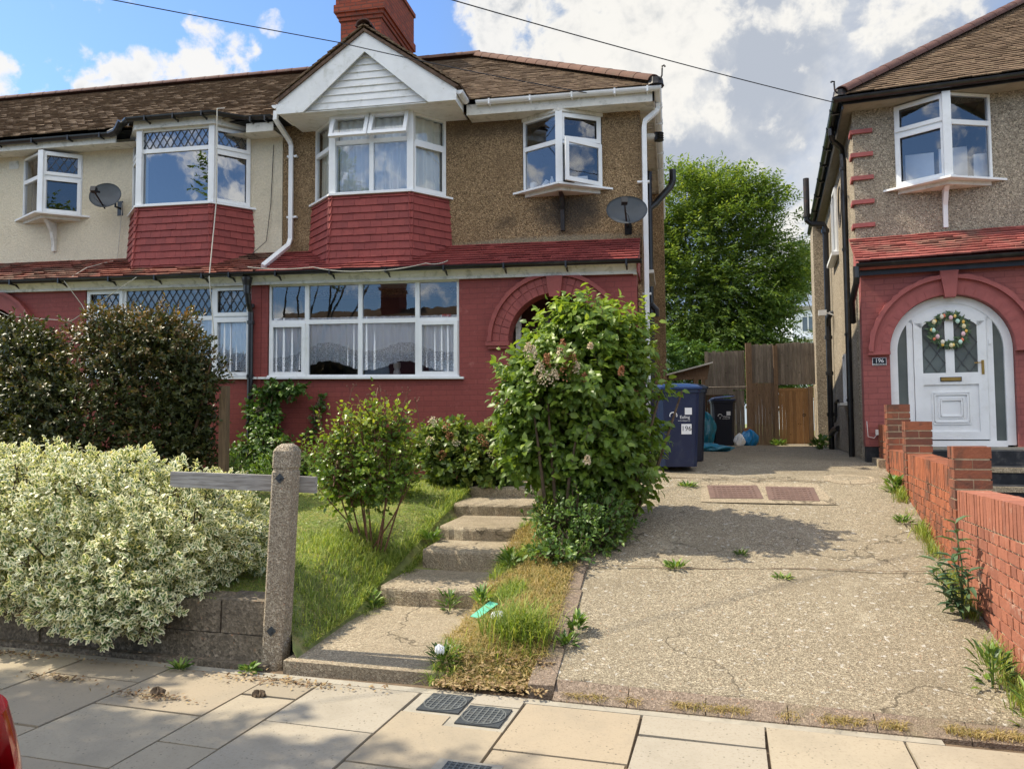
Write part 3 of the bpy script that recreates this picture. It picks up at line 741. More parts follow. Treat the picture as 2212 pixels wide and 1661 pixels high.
b = B(PV); b.box(-9, 1.3, -.013, .06, -.03, -.003); b.box(-1.49, -.865, -.44, .05, -.03, -.005)
struct(b.build('pavement_mortar', 'cement', origin=(0, 4.3, 0)))

# driveway
V = []; F = []; ys = [4.20+.12*i for i in range(125)]; xsr = [-.73+.07*i for i in range(46)]
for y in ys:
    xw = 2.70+.1246*(y-10.56)
    for x in xsr:
        x = -.73+(x+.73)/(xsr[-1]+.73)*(xw+.73)
        yy = max(y, 4.455-.0735*x) if y < 4.7 else y
        V.append((x, yy, drive_z(yy)+.006*math.sin(x*2.3+yy)+.004*math.sin(yy*5+x*3)))
nx = len(xsr)
F = [(j*nx+i, j*nx+i+1, (j+1)*nx+i+1, (j+1)*nx+i) for j in range(len(ys)-1) for i in range(nx-1)]
struct(npmesh('driveway', np.array(V), np.array(F), 'drive', origin=(1, 8, 0), smooth=True))
b = B()
for (x, y, n) in ((-.78, 4.5, 13),):   # pinkish edging stones, along and across
    for i in range(8):
        y0 = 4.43+i*.46; z0, z1 = drive_z(y0)+.012, drive_z(y0+.45)+.012; j = random.uniform(-.01, .01)
        b.hexa([(-.86+j, y0, z0-.1), (-.705+j, y0, z0-.1), (-.705+j, y0+.45, z1-.1), (-.86+j, y0+.45, z1-.1), (-.86+j, y0, z0), (-.705+j, y0, z0), (-.705+j, y0+.45, z1), (-.86+j, y0+.45, z1)])
for i in range(6):
    x0 = -.71+i*.43
    if x0 > 1.9: break
    a = [PV((x0, .052, -.05)), PV((x0+.425, .052, -.05)), PV((x0+.425, .19, -.05)), PV((x0, .19, -.05))]
    j = random.uniform(-.003, .003)
    b.hexa([tuple(q) for q in a]+[(q[0], q[1], (drive_z(q[1])+.010 if k > 1 else .006)+j*.5) for k, q in enumerate(a)])
struct(b.build('driveway_edging', 'edging', origin=(0, 4.5, 0)))

b = B()   # open joints across the concrete, filled with dirt
for (ya, yb_, x0, x1, wv) in ((6.28, 6.42, -.66, 2.1, .03), (9.12, 8.98, -.5, 2.3, .02)):
    n = 40; P = []
    for i in range(n+1):
        t = i/n; x = x0+(x1-x0)*t; y = ya+(yb_-ya)*t+wv*math.sin(t*13)*.5+random.uniform(-.006, .006); hw = random.uniform(.003, .010)
        P += [(x, y-hw, drive_z(y-hw)+.010), (x, y+hw, drive_z(y+hw)+.011)]
    b.add(P, [(2*i, 2*i+2, 2*i+3, 2*i+1) for i in range(n)])
struct(b.build('driveway_joint', 'soil', origin=(1, 7.5, .7)))
# lawn terrain
V = []; xg = np.arange(-13., -.68, .09); yg = np.arange(4.5, 10.2, .09)
for y in yg:
    for x in xg:
        q = max(y, 4.27-.0735*x+(.31 if x < -2.52 else .16 if x < -1.44 else .075)); V.append((x, q, lawn_z(x, q)))
nx = len(xg); F = [(j*nx+i, j*nx+i+1, (j+1)*nx+i+1, (j+1)*nx+i) for j in range(len(yg)-1) for i in range(nx-1)]
struct(npmesh('lawn_ground', np.array(V), np.array(F), 'grassbase', origin=(-5, 7, 0), smooth=True))
# garden steps
b = B()
def rounded_step(x0, x1, y0, y1, zb, zt, bow=.05, xl=0., xr=0.):
    n = 16; fr = []
    for i in range(n+1):
        t = i/n; x = x0+(x1-x0)*t; fr.append((x, y0+bow*(2*t-1)**2+random.uniform(-.009, .009)+.012*math.sin(t*5+y0*3)))
    prof = [(0., zb), (.0, zt-.03), (.008, zt-.012), (.03, zt)]
    vs = []
    for (x, y) in fr:
        for dy, z in prof: vs.append((x, y+dy+random.uniform(-.004, .004), z+random.uniform(-.007, .004)))
        vs.append((x+xl, y1, zt)); 
    m_ = 5; fs = [(i*m_+k, (i+1)*m_+k, (i+1)*m_+k+1, i*m_+k+1) for i in range(n) for k in range(4)]
    vs += [(x0, y1, zb), (x1, y1, zb)]; a = len(vs)-2
    fs += [(0, 1, 2, 3, 4, a), (n*m_+4, n*m_+3, n*m_+2, n*m_+1, n*m_, a+1)]
    b.add(vs, fs)
sx = [(-2.38, -1.46), (-2.28, -1.40), (-2.30, -1.47), (-2.42, -1.50), (-2.46, -1.56)]
ends = [6.66, 7.26, 8.18, 8.91, 10.2]
zprev = .10
for (y, z), (xa, xb), ye in zip(STEPS, sx, ends):
    rounded_step(xa, xb, y, ye, zprev-.05, z); zprev = z
# path slab
vs = [PV((-2.52, .10, -.05)), PV((-1.42, .16, -.05)), (-1.38, 5.95, .0), (-2.42, 5.95, .0)]
b.hexa([tuple(q) for q in vs]+[tuple(list(PV((-2.52, .10, .070)))[:3]), tuple(list(PV((-1.42, .16, .055)))[:3]), (-1.38, 5.95, .125), (-2.42, 5.95, .125)])
struct(b.build('garden_steps', 'steps', origin=(-2, 6, 0)))
# ground behind the houses
b = B(); b.quad((-40, 17, 1.0), (60, 17, 1.0), (60, 120, 1.3), (-40, 120, 1.3)); b.quad((2.0, 4.05, -.02), (30, 2.6, -.02), (30, 17.2, 1.0), (2.6, 17.2, 1.0))
struct(b.build('back_garden_ground', 'grassbase', origin=(0, 30, 1)))

# ------------------------------------------------------------------ the end-of-terrace house
UPY, LOY = 10.7, 10.1
def bay_sill(parent, xf, pts, z, over=.07, th=.03, mat='white', name='sill', back=None):
    """pts: plan points of the bay from left wall to right wall"""
    b = B(xf); c = [(p[0], p[1]) for p in pts]
    n = len(c); out = []
    for i, p in enumerate(c):
        d = Vector((0, 0))
        for j in ((i-1, i), (i, i+1)):
            if j[0] >= 0 and j[1] < n:
                u = Vector((c[j[1]][0]-c[j[0]][0], c[j[1]][1]-c[j[0]][1])).normalized(); d += Vector((u.y, -u.x))
        d = d.normalized()*over/max(.6, 1 if i in (0, n-1) else .92); out.append((p[0]+d.x, p[1]+d.y))
    by = c[0][1]-.002
    out[0] = (out[0][0]-.06, by); out[-1] = (out[-1][0]+.06, by)
    b.prism(out, 'z', z-th, z); return b.build(name, mat, parent)
def oriel(house, xf, x0, x1, xa, ya, z0, z1, wy, cells, curt, bmat, tzoff=0., bracket_curve=False):
    W = Win(xf); L, A, R = (x0, wy), (xa, ya), (x1, wy)
    W.cells(L, A, cells[0]); W.cells(A, R, cells[1]); W.corner(A, z0, z1, .05)
    o = W.done(house)
    bay_sill(o, xf, [(x0-.06, wy), (xa, ya-.03), (x1+.06, wy)], z0, .09, .028)
    b = B(xf); b.prism([(x0+.02, wy-.003), (xa, ya+.02), (x1-.02, wy-.003)], 'z', z0-.08, z0-.03); b.build('sill_board', 'offwhite', o)
    b = B(xf)
    if bracket_curve:
        pts = [(wy-.004, z0-.58), (wy-.05, z0-.58), (wy-.06, z0-.42), (wy-.10, z0-.27), (wy-.18, z0-.15), (wy-.24, z0-.082), (wy-.004, z0-.082)]
        b.prism(pts, 'x', xa-.03, xa+.03)
    else:
        pts = [(wy-.004, z0-.60), (wy-.045, z0-.60), (wy-.06, z0-.3), (wy-.14, z0-.14), (wy-.22, z0-.082), (wy-.004, z0-.082)]
        b.prism(pts, 'x', xa-.028, xa+.028)
    b.build('bracket', bmat, o)
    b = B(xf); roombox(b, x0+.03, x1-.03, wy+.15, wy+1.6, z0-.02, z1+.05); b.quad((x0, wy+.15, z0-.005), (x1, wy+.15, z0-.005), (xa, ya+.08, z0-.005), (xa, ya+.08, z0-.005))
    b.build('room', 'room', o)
    return o
mh = thing('terraced_house', 'brown pebbledash and red brick end-of-terrace house with white gabled bay and white gutters', 'house', (-3.2, 10.1, .8), 'terraced houses of the row')
X0, X1 = -5.96, -.37
# lower wall with window opening and porch arch
b = B(LH); wallY(b, X0+.0, X1-.06, .4, 3.60, LOY, .24, [(-5.86, -2.90, 2.20, 3.60)], (-1.53, .66, 2.70, .98))
b.box(X1-.30, X1-.06, LOY+.24, UPY, .4, 3.60)
b.build('lower_wall', 'red_brick', mh)
b = B(LH); b.box(-2.25, -.85, 10.02, 10.9, .4, .97)
b.build('porch_step', 'red_paint', mh)
# arch mouldings
b = B(LH)
for k in range(23):     # two rings of header bricks
    t0, t1 = 180-k*180/23, 180-(k+1)*180/23
    for r0, r1 in ((.662, .775), (.785, .885)):
        ringarc(b, -1.53, 2.70, r0, r1, LOY-.045+random.uniform(-.004, .003), LOY+.01, t0-.5, t1+.5, 3)
ringarc(b, -1.53, 2.70, .66, .886, LOY-.036, LOY+.01, 180, 0, 40)
ringarc(b, -1.53, 2.70, .89, .945, LOY-.085, LOY+.01, 180, 0, 60, wob=.018, zmax=3.585)
for s_ in (-1, 1):
    b.box(-1.53+s_*.81-.165, -1.53+s_*.81+.165, LOY-.075, LOY+.01, 2.64, 2.70); b.box(-1.53+s_*.80-.15, -1.53+s_*.80+.15, LOY-.05, LOY+.01, 2.60, 2.64)
b.prism([(-1.60, 3.30), (-1.46, 3.30), (-1.43, 3.45), (-1.42, 3.585), (-1.64, 3.585), (-1.63, 3.45)], 'y', LOY-.10, LOY+.01)
b.build('arch_moulding', 'red_paint', mh)
# porch recess and door
b = B(LH); wallY(b, -2.3, -.6, .5, 3.6, 10.86, .1, [(-2.0, -1.06, .97, 3.30)])
b.box(-2.36, -2.19, LOY+.24, 10.86, .5, 3.58); b.box(-.87, -.68, LOY+.24, 10.86, .5, 3.58); b.build('porch_lining', 'door_brown', mh)
b = B(LH); b.box(-2.16, -2.09, 10.45, 10.52, .97, 3.25); b.build('porch_post', 'offwhite', mh)
b = B(LH)
ring(b, -2.0, -1.06, .0, .0, .0, 0, 0) if False else None
f_, _ = facet((-2.0, 10.84), (-1.06, 10.84)); b.loc = f_
b.box(0, .94, -.04, 0, .98, 1.9); ring(b, 0, .94, 1.9, 2.62, .10, -.04, 0); ring(b, 0, .94, 2.62, 3.3, .06, -.04, 0)
for k in range(1, 6):
    a = math.pi*k/6; b.hexa([(.47+.10*math.cos(a)-.012, -.02, 2.68+.10*math.sin(a)), (.47+.10*math.cos(a)+.012, -.02, 2.68+.10*math.sin(a)), (.47+.10*math.cos(a)+.012, 0, 2.68+.10*math.sin(a)), (.47+.10*math.cos(a)-.012, 0, 2.68+.10*math.sin(a)),
        (.47+.42*math.cos(a)-.012, -.02, 2.68+.55*math.sin(a)), (.47+.42*math.cos(a)+.012, -.02, 2.68+.55*math.sin(a)), (.47+.42*math.cos(a)+.012, 0, 2.68+.55*math.sin(a)), (.47+.42*math.cos(a)-.012, 0, 2.68+.55*math.sin(a))])
door = b.build('front_door', 'door_brown', mh)
b = B(LH); b.quad((-1.9, 10.868, 2.0), (-1.16, 10.868, 2.0), (-1.16, 10.868, 3.24), (-1.9, 10.868, 3.24)); b.build('door_glass', 'frost', door)
# side and back walls, upper wall
b = B(LH)
wallY(b, X0, X1, 3.5, 6.25, UPY, .24, [(-5.41, -3.27, 4.0, 6.25), (-2.09, -.92, 4.96, 6.03)])
b.box(X1-.24, X1, UPY+.24, 17.2, .4, 6.25)
b.box(X0, X1, 17.2, 17.44, .4, 6.25)
b.box(X1-.05, X1+.28, 14.7, 16.2, .4, 6.05)
b.box(X1-.05, X1+.0, LOY+.25, UPY+.0, .4, 3.5)
b.build('upper_wall', 'brown_peb', mh)
# ground floor window
W = Win(LH); z0, z1, zt = 2.22, 3.60, 3.03
w_ = 2.90; fr_ = [0, .60/w_, 1.43/w_, 2.29/w_, 1.]
W.cells((-5.85, LOY+.03), (-2.91, LOY+.03), [(fr_[i], fr_[i+1], zt, z1, 'fixed') for i in range(4)]+[(fr_[0], fr_[1], z0, zt, 'case'), (fr_[1], fr_[2], z0, zt, 'fixed'), (fr_[2], fr_[3], z0, zt, 'fixed'), (fr_[3], fr_[4], z0, zt, 'case')])
gw = W.done(mh)
b = B(LH); b.box(-5.97, -2.83, LOY-.06, LOY+.03, 2.185, 2.215); b.box(-5.87, -2.88, LOY-.0, LOY+.04, 2.215, 2.24); b.build('sill', 'white', gw)
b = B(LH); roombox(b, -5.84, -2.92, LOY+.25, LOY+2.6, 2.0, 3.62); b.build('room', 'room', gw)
def hemf(t):
    x = t*2.94
    return 2.30+.045*abs(math.sin(x*20))*-.35+.17*math.exp(-((x-.90)/.42)**2)+.16*math.exp(-((x-2.12)/.36)**2)-.06*math.exp(-((x-.2)/.4)**2)
curtain('net_curtain', gw, LH, (-5.85, LOY), (-2.91, LOY), 0, 3.10, 'net', .08, .11, .024, hemf, .01, .99)
b = B(LH); b.lathe([(.0, 0), (.05, 0), (.055, .05), (.04, .10), (.055, .14), (.05, .2), (.0, .2)], (-3.92, 10.36, 2.24), 12); b.build('vase', 'offwhite', gw)
text_mesh('sticker_letters', 'MAX', .055, 'redink', gw, lambda p: LH((-3.10+p[0], LOY+.05+p[1]*.2, 3.09+p[2])), .001, font_scale=(1.1, 1))
# pent roof over the ground floor
PY0, PZ0, PY1, PZ1 = 9.93, 3.735, 10.70, 4.20
slp = math.hypot(PY1-PY0, PZ1-PZ0); us = ((0, (PY1-PY0)/slp, (PZ1-PZ0)/slp))
b = B(LH); tiles(b, (0, PY0, PZ0), (1, 0, 0), us, slp, lambda s: (X0, X1+.0-.02), .10, .20, .016, lift=.040, jit=.006)
pr = b.build('pent_roof', 'pent_red', mh)
b = B(LH); b.prism([(PY0+.02, PZ0-.02), (PY1, PZ1-.02), (PY1, 3.60), (PY0+.13, 3.60)], 'x', X0+.001, X1-.05); b.build('roof_deck', 'offwhite', pr)
b = B(LH); b.box(X0, X1-.08, 10.035, 10.06, 3.585, 3.725); b.box(X1-.10, X1-.05, 10.025, 10.11, 3.575, 3.73); b.build('fascia', 'offwhite', mh)
b = B(LH); gutter(b, [(X0-.15, 9.895, 3.745), (X1+.02, 9.895, 3.745)], .052); lg = b.build('lower_gutter', 'black', mh)
def gbr(b, x, y=9.895, z=3.745): b.box(x-.012, x+.012, y-.058, y+.15, z-.075, z-.055); b.box(x-.012, x+.012, y-.06, y-.052, z-.075, z+.005); b.prism([(y+.02, z-.055), (y+.15, z-.055), (y+.15, z-.12)], 'x', x-.01, x+.01)
brackets(lg, LH, [-5.6, -4.75, -3.9, -3.05, -2.2, -1.35, -.55], gbr, 'black')
# small oriel window on the right
oc = [[(0, 1, 5.60, 6.02, 'fixed'), (0, 1, 4.97, 5.60, 'fixed')], [(0, 1, 5.60, 6.02, 'case'), (0, 1, 4.97, 5.60, 'swing')]]
ow = oriel(mh, LH, -2.08, -.93, -1.50, 10.40, 4.97, 6.02, UPY, oc, None, 'blackiron')
b = B(LH); b.prism([(-2.1, UPY), (-1.5, 10.36), (-.9, UPY)], 'z', 6.02, 6.07); b.build('lintel_board', 'offwhite', ow)
b = B(LH)
b.lathe([(.05, 0), (.055, .02), (.055, .12), (.05, .14)], (-1.93, 10.72, 4.97), 10); b.tube([(-1.77, 10.6, 4.99), (-1.70, 10.6, 5.09)], .04, 10)
b.lathe([(.03, 0), (.03, .12), (.015, .16), (.015, .18)], (-1.64, 10.6, 4.97), 8); b.box(-1.57, -1.50, 10.62, 10.66, 4.97, 5.22); b.box(-1.32, -1.13, 10.66, 10.72, 4.98, 5.15); b.lathe([(.05, 0), (.05, .05), (.02, .07)], (-1.04, 10.7, 4.97), 10)
b.build('bottles_and_boxes', 'white', ow)
# upper bay
BL, BA, BB, BR = (-5.41, UPY), (-4.90, 10.25), (-3.67, 10.25), (-3.27, UPY)
def bay(house, pts, z0, zt, z1, cellsets, tmat='hang_tile', zb=3.86, glass='glass'):
    L, A, Bq, R = pts
    W = Win(LH)
    for (P, Q), cs_ in zip(((L, A), (A, Bq), (Bq, R)), cellsets): W.cells(P, Q, cs_)
    W.corner(A, z0, z1, .05); W.corner(Bq, z0, z1, .05)
    o = W.done(house, glass)
    bay_sill(o, LH, [L, A, Bq, R], z0, .07, .03)
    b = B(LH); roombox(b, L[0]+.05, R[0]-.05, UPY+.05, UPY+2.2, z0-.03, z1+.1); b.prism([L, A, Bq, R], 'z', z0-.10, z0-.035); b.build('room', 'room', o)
    # tile hanging: slightly flared at its foot
    b = B(LH); h = z0-.035-zb
    for P, Q in ((L, A), (A, Bq), (Bq, R)):
        u = Vector((Q[0]-P[0], Q[1]-P[1], 0)); Lf = u.length; u.normalize(); n_ = Vector((u.y, -u.x, 0))
        fl = .06
        us_ = (Vector((0, 0, 1))*h-n_*fl).normalized()
        p0 = Vector((P[0], P[1], zb))+n_*(fl+.012)
        ex = .055
        tiles(b, p0, u, us_, h, lambda s: (-ex, Lf+ex), .112, .178, .014, jit=.003, lift=.030, lap=.02)
    th = b.build('tile_hanging', 'hang_tile', house)
    b = B(LH); b.prism([(L[0]+.02, L[1]), (A[0]+.02, A[1]+.03), (Bq[0]-.02, Bq[1]+.03), (R[0]-.02, R[1])], 'z', zb, z0-.05); b.build('bay_core', 'dark', th)
    return o
mid = (.5)
cf = [[(0, 1, 5.70, 6.13, 'fixed'), (0, 1, 4.95, 5.70, 'fixed')],
      [(0, .5, 5.73, 6.13, 'tilt'), (.5, 1, 5.73, 6.13, 'tilt'), (0, .5, 4.95, 5.73, 'fixed'), (.5, 1, 4.95, 5.73, 'fixed')],
      [(0, 1, 5.70, 6.13, 'fixed'), (0, 1, 4.95, 5.70, 'case')]]
bw = bay(mh, (BL, BA, BB, BR), 4.95, 5.70, 6.13, cf)
curtain('curtain', bw, LH, BA, BB, 5.0, 6.1, 'drape_w', .12, .14, .03, a0=.03, a1=.97)
curtain('curtain', bw, LH, BB, BR, 5.0, 6.1, 'drape', .10, .12, .025, a0=.05, a1=.98)
curtain('curtain', bw, LH, BL, BA, 5.0, 6.1, 'drape', .12, .12, .025, a0=.05, a1=.95)
# gable over the bay
GC, GW, GZ, GT, GY = -4.28, 1.37, 6.29, 7.24, 9.97
def slopez(x): return GT-(GT-GZ)*abs(x-GC)/GW
b = B(LH)
for s_ in (-1, 1):
    e = GC+s_*GW
    b.prism([(GC, GT), (GC, GT-.29), (e-s_*.40, GZ-.17), (e+s_*.0, GZ-.17), (e+s_*.0, GZ+.0)], 'y', GY, GY+.022)
    b.prism([(e+s_*.02, GZ-.175), (e-s_*.30, GZ-.175), (e-s_*.30, GZ-.13), (e+s_*.02, GZ-.02)], 'y', GY-.012, GY-.001)
bb = b.build('bargeboard', 'whiteb', mh)
b = B(LH)
zz = 6.27; b.prism([(GC-GW+.03, 6.125), (GC+GW-.03, 6.125), (GC+GW-.35, zz), (GC-GW+.35, zz)], 'y', GY+.09, GY+.11)
while zz < GT-.25:      # shiplap boards
    z2 = zz+.105; h0 = GW*(GT-.20-zz)/(GT-GZ); h1 = max(.02, GW*(GT-.20-z2)/(GT-GZ))
    if h0 < .08: break
    b.hexa([(GC-h0, GY+.075, zz), (GC+h0, GY+.075, zz), (GC+h0, GY+.12, zz), (GC-h0, GY+.12, zz), (GC-h1, GY+.095, z2), (GC+h1, GY+.095, z2), (GC+h1, GY+.12, z2), (GC-h1, GY+.12, z2)]); zz = z2
b.build('gable_cladding', 'whiteb', mh)
b = B(LH)
for k in range(9):
    yy = GY+.03+k*.078; b.box(GC-GW+.02, GC+GW-.02, yy+.003, yy+.075, 6.125, 6.14)
b.quad((GC-GW+.02, GY+.02, 6.144), (GC+GW-.02, GY+.02, 6.144), (GC+GW-.02, 10.72, 6.144), (GC-GW+.02, 10.72, 6.144))
b.box(GC+GW-.02, GC+GW-.002, GY+.023, 10.42, 6.12, 6.27); b.box(GC-GW+.002, GC-GW+.02, GY+.023, 10.42, 6.12, 6.27)
b.build('gable_soffit', 'whiteb', mh)
b = B(LH)
for sx_, sz_ in [(-.9, .45), (-.55, .72), (-.25, .95), (.25, .95), (.55, .72), (.9, .45), (-1.2, .12), (1.2, .12)]:
    b.lathe([(.010, 0), (.010, .004)], (0, 0, 0), 6) if False else b.box(GC+sx_-.007, GC+sx_+.007, GY-.004, GY, GZ+sz_*.95-.115, GZ+sz_*.95-.101)
b.build('nail_head', 'offwhite', bb)
M['verge'] = plain('brown_tile_verge', (.12, .075, .05), .9, .35, 22, bmp=.8)
# main roofs
EY, EZ, RY, RZ = 10.32, 6.25, 13.72, 8.60
sl_ = math.hypot(RY-EY, RZ-EZ); usm = (0, (RY-EY)/sl_, (RZ-EZ)/sl_)
b = B(LH)
def mb(s):
    return (X0, -.10-3.45*s/sl_)
tiles(b, (0, EY, EZ), (1, 0, 0), usm, sl_, mb, .098, .165, .015, jit=.005, lift=.026)
# right hip slope and rear slope
sh = math.hypot(3.45, RZ-EZ)
tiles(b, (-.10, EY, EZ), (0, 1, 0), (-3.45/sh, 0, (RZ-EZ)/sh), sh, lambda s: (3.40*s/sh, 6.8-3.40*s/sh), .098, .165, .015, jit=.005, lift=.026)
b.quad((X0, 17.1, EZ), (-.1, 17.1, EZ), (-3.55, RY, RZ), (X0, RY, RZ))
# gable roof
gh = math.hypot(GW+.05, GT-GZ+.03)
for s_ in (-1, 1):
    P0 = (GC+s_*(GW+.06), GY-.045, GZ+.03); 
    tiles(b, P0, (0, 1, 0), (-s_*(GW+.06)/gh, 0, (GT-GZ+.05)/gh), gh, lambda s: (0, .45+1.45*s/gh), .098, .165, .02, jit=.006, lift=.034)
rf = b.build('roof', 'roof_tile', mh)
b = B(LH); b.prism([(EY+.05, EZ-.01), (RY, RZ-.03), (17.1, EZ-.02)], 'x', X0, -3.6); b.add([(-3.6, EY+.05, EZ-.01), (-3.6, RY, RZ-.03), (-3.6, 17.1, EZ-.01), (-.14, EY+.05, EZ-.01), (-.14, 17.1, EZ-.01)], [(0, 3, 1), (1, 4, 2), (3, 4, 1)])
b.prism([(GC-GW, GZ-.01), (GC, GT+.0), (GC+GW, GZ-.01)], 'y', GY+.13, 11.7)
for s_ in (-1, 1): b.prism([(GC, GT+.045), (GC, GT), (GC+s_*GW, GZ-.0), (GC+s_*(GW+.06), GZ+.02)], 'y', GY-.03, GY+.12, 1)
b.build('roof_felt', ['dark', 'verge'], rf)
b = B(LH); halfround(b, (-.16, EY+.03, EZ+.06), (-3.55, RY, RZ+.03), .115); halfround(b, (-3.5, RY, RZ+.04), (-5.2, RY, RZ+.04), .115)
b.build('hip_tile', 'ridge', rf)
b = B(LH); halfround(b, (GC, GY-.05, GT+.07), (GC, 11.75, GT+.07), .12); b.build('gable_ridge_tile', 'ridge_dk', rf)
b = B(LH); b.lathe([(.12, 0), (.11, .03), (.10, .10)], (-.14, EY+.03, EZ+.0), 10); b.tube([(-.10, EY-.03, EZ+.02), (-.05, EY-.07, EZ+.10), (-.045, EY-.07, EZ+.2), (-.05, EY-.05, EZ+.235), (-.02, EY-.07, EZ+.24), (-.005, EY-.08, EZ+.215)], .012, 6); b.build('hip_iron', 'blackiron', rf)
# eaves: gutter, fascia, soffit
b = B(LH); b.box(-2.86, -.16, 10.39, 10.415, 6.06, 6.22); b.box(-.185, -.16, 10.39, 17.1, 6.06, 6.22); b.build('upper_fascia', 'offwhite', mh)
b = B(LH)
b.quad((-2.86, 10.415, 6.075), (-.185, 10.415, 6.075), (-.37, 10.71, 6.075), (-2.86, 10.71, 6.075))
b.quad((-.185, 10.415, 6.075), (-.185, 17.1, 6.075), (-.37, 17.1, 6.075), (-.37, 10.71, 6.075))
for k in range(64): b.box(-.365, -.188, 10.72+k*.1, 10.72+k*.1+.003, 6.068, 6.076)
b.build('soffit', 'offwhite', mh)
b = B(LH); gutter(b, [(-2.70, 10.34, 6.235), (-.115, 10.34, 6.235), (-.115, 17.1, 6.235)], .055); gutter(b, [(-2.86, 10.0, 6.27), (-2.86, 10.34, 6.26)], .055); ug = b.build('upper_gutter', 'white', mh)
def gbw(b, x): b.box(x-.012, x+.012, 10.28, 10.39, 6.165, 6.185); b.box(x-.012, x+.012, 10.279, 10.288, 6.17, 6.245)
brackets(ug, LH, [-2.5, -1.9, -1.3, -.7, -.25], gbw, 'white')
def gbs(b, y): b.box(-.17, -.055, y-.012, y+.012, 6.165, 6.185); b.box(-.062, -.053, y-.012, y+.012, 6.17, 6.245)
brackets(ug, LH, [10.9, 11.5, 12.1, 12.8, 13.6, 14.5, 15.5, 16.5], gbs, 'white')
# downpipes
def sqpipe(b, path, r=.035, m=0): b.tube(path, r*1.3, 4, m)
b = B(LH); gutter(b, [(-5.71, 9.98, 6.27), (-5.71, 10.36, 6.26)], .05); sqpipe(b, [(-5.88, 10.33, 6.33), (-5.89, 10.33, 6.20), (-5.87, 10.38, 6.15), (-5.81, 10.62, 5.97), (-5.80, 10.655, 5.90), (-5.80, 10.655, 4.42), (-5.81, 10.60, 4.30), (-5.90, 10.02, 3.86)]); dp = b.build('white_downpipe', 'white', mh)
for z in (5.72, 4.75): b = B(LH); b.box(-5.87, -5.70, 10.645, 10.695, z, z+.03); b.build('pipe_clip', 'white', dp)
b = B(LH); sqpipe(b, [(-.12, 10.75, 6.17), (-.12, 10.75, 6.08), (-.30, 10.63, 5.88), (-.315, 10.63, 5.80), (-.315, 10.63, 1.1)]); dp = b.build('corner_downpipe', 'white', mh)
for z in (5.0, 3.4, 2.): b = B(LH); b.box(-.42, -.25, 10.62, 10.69, z, z+.025); b.build('pipe_clip', 'white', dp)
b = B(LH); b.lathe([(.05, -.22), (.055, -.1), (.075, -.02), (.08, .02)], (-6.10, 9.93, 3.66), 12); b.tube([(-6.1, 9.93, 3.5), (-6.1, 9.98, 3.3), (-6.1, 10.04, 3.18), (-6.1, 10.04, .8)], .042, 10)
for z in (3.25, 3.0, 2.2, 1.5): b.lathe([(.055, 0), (.055, .05)], (-6.1, 10.04, z), 10)
b.build('black_downpipe', 'black', mh)
b = B(LH); b.tube([(X1+.05, 13.2, 1.1), (X1+.05, 13.2, 6.0)], .055, 10); b.tube([(X1+.05, 13.2, 5.35), (X1+.16, 13.25, 5.45), (X1+.42, 13.3, 5.75), (X1+.46, 13.3, 5.85), (X1+.46, 13.3, 6.05)], .06, 10); b.tube([(X1+.05, 12.6, 3.4), (X1+.05, 12.6, 1.2)], .04, 8)
b.tube([(X1+.0, 12.0, 3.45), (X1+.10, 12.0, 3.45), (X1+.16, 12.0, 3.38), (X1+.16, 12.0, 3.28)], .05, 10); b.tube([(X1+.03, 11.6, 4.0), (X1+.05, 12.2, 3.1), (X1+.05, 12.3, 2.2)], .022, 6)
b.build('soil_pipe', 'black', mh)
b = B(LH); b.tube([(X1-.02, 11.2, 5.86), (X1+.20, 11.2, 5.86)], .055, 12, 0); fl = b.build('flue', 'offwhite', mh)
b = B(LH)
for k in range(4): b.lathe([(.066, 0), (.07, .006), (.066, .012)], (X1+.26, 11.2, 5.80+k*.034), 12)
b.box(X1+.19, X1+.24, 11.15, 11.25, 5.80, 5.92); b.build('flue_cowl', 'black', fl)
W = Win(LH); f1 = [(0, .5, 3.95, 5.35, 'fixed'), (.5, 1, 3.95, 5.35, 'case')]
W.cells((X1+.02, 11.7), (X1+.02, 12.7), f1); sw_ = W.done(mh, 'frost'); b = B(LH); b.box(X1, X1+.14, 11.62, 12.78, 3.90, 3.95); b.build('sill', 'offwhite', sw_)
# chimney on the party wall
b = B(LH)
cx0, cx1, cy0, cy1 = -6.02, -5.20, 12.9, 14.45
for (e, a, c) in ((0, 7.9, 9.13), (.03, 9.13, 9.20), (.06, 9.20, 9.27), (.10, 9.27, 9.42), (.07, 9.42, 10.0), (.10, 10.0, 10.08)):
    x0, x1, y0, y1 = cx0-e, cx1+e, cy0-e, cy1+e
    P = [(x0, y0, a), (x1, y0, a), (x1, y1, a), (x0, y1, a), (x0, y0, c), (x1, y0, c), (x1, y1, c), (x0, y1, c)]
    b.add(P, [(3, 2, 1, 0), (4, 5, 6, 7), (0, 1, 5, 4), (2, 3, 7, 6)], 0); b.add(P, [(1, 2, 6, 5), (3, 0, 4, 7)], 1)
ch = b.build('chimney', ['stack', 'stack_y'], mh)
for k in range(4): b = B(LH); b.lathe([(.12, 0), (.10, .05), (.10, .28), (.12, .3), (.12, .34)], (-5.61, 13.12+k*.36, 10.08), 12); b.build('chimney_pot', 'ridge', ch)
b = B(LH); b.box(-.62, -.32, 16.6, 17.4, 6.2, 6.9, 0); b.box(-.66, -.26, 16.55, 17.45, 6.9, 7.04, 0); b.box(-.62, -.22, 16.6, 17.4, 7.04, 7.3); b.build('rear_chimney', 'stack_y', mh)
b = B(LH); b.prism([(9.94, 3.72), (10.7, 4.17), (10.7, 3.6), (9.97, 3.6)], 'x', X1-.052, X1-.03); b.build('verge_board', 'red_paint', mh)

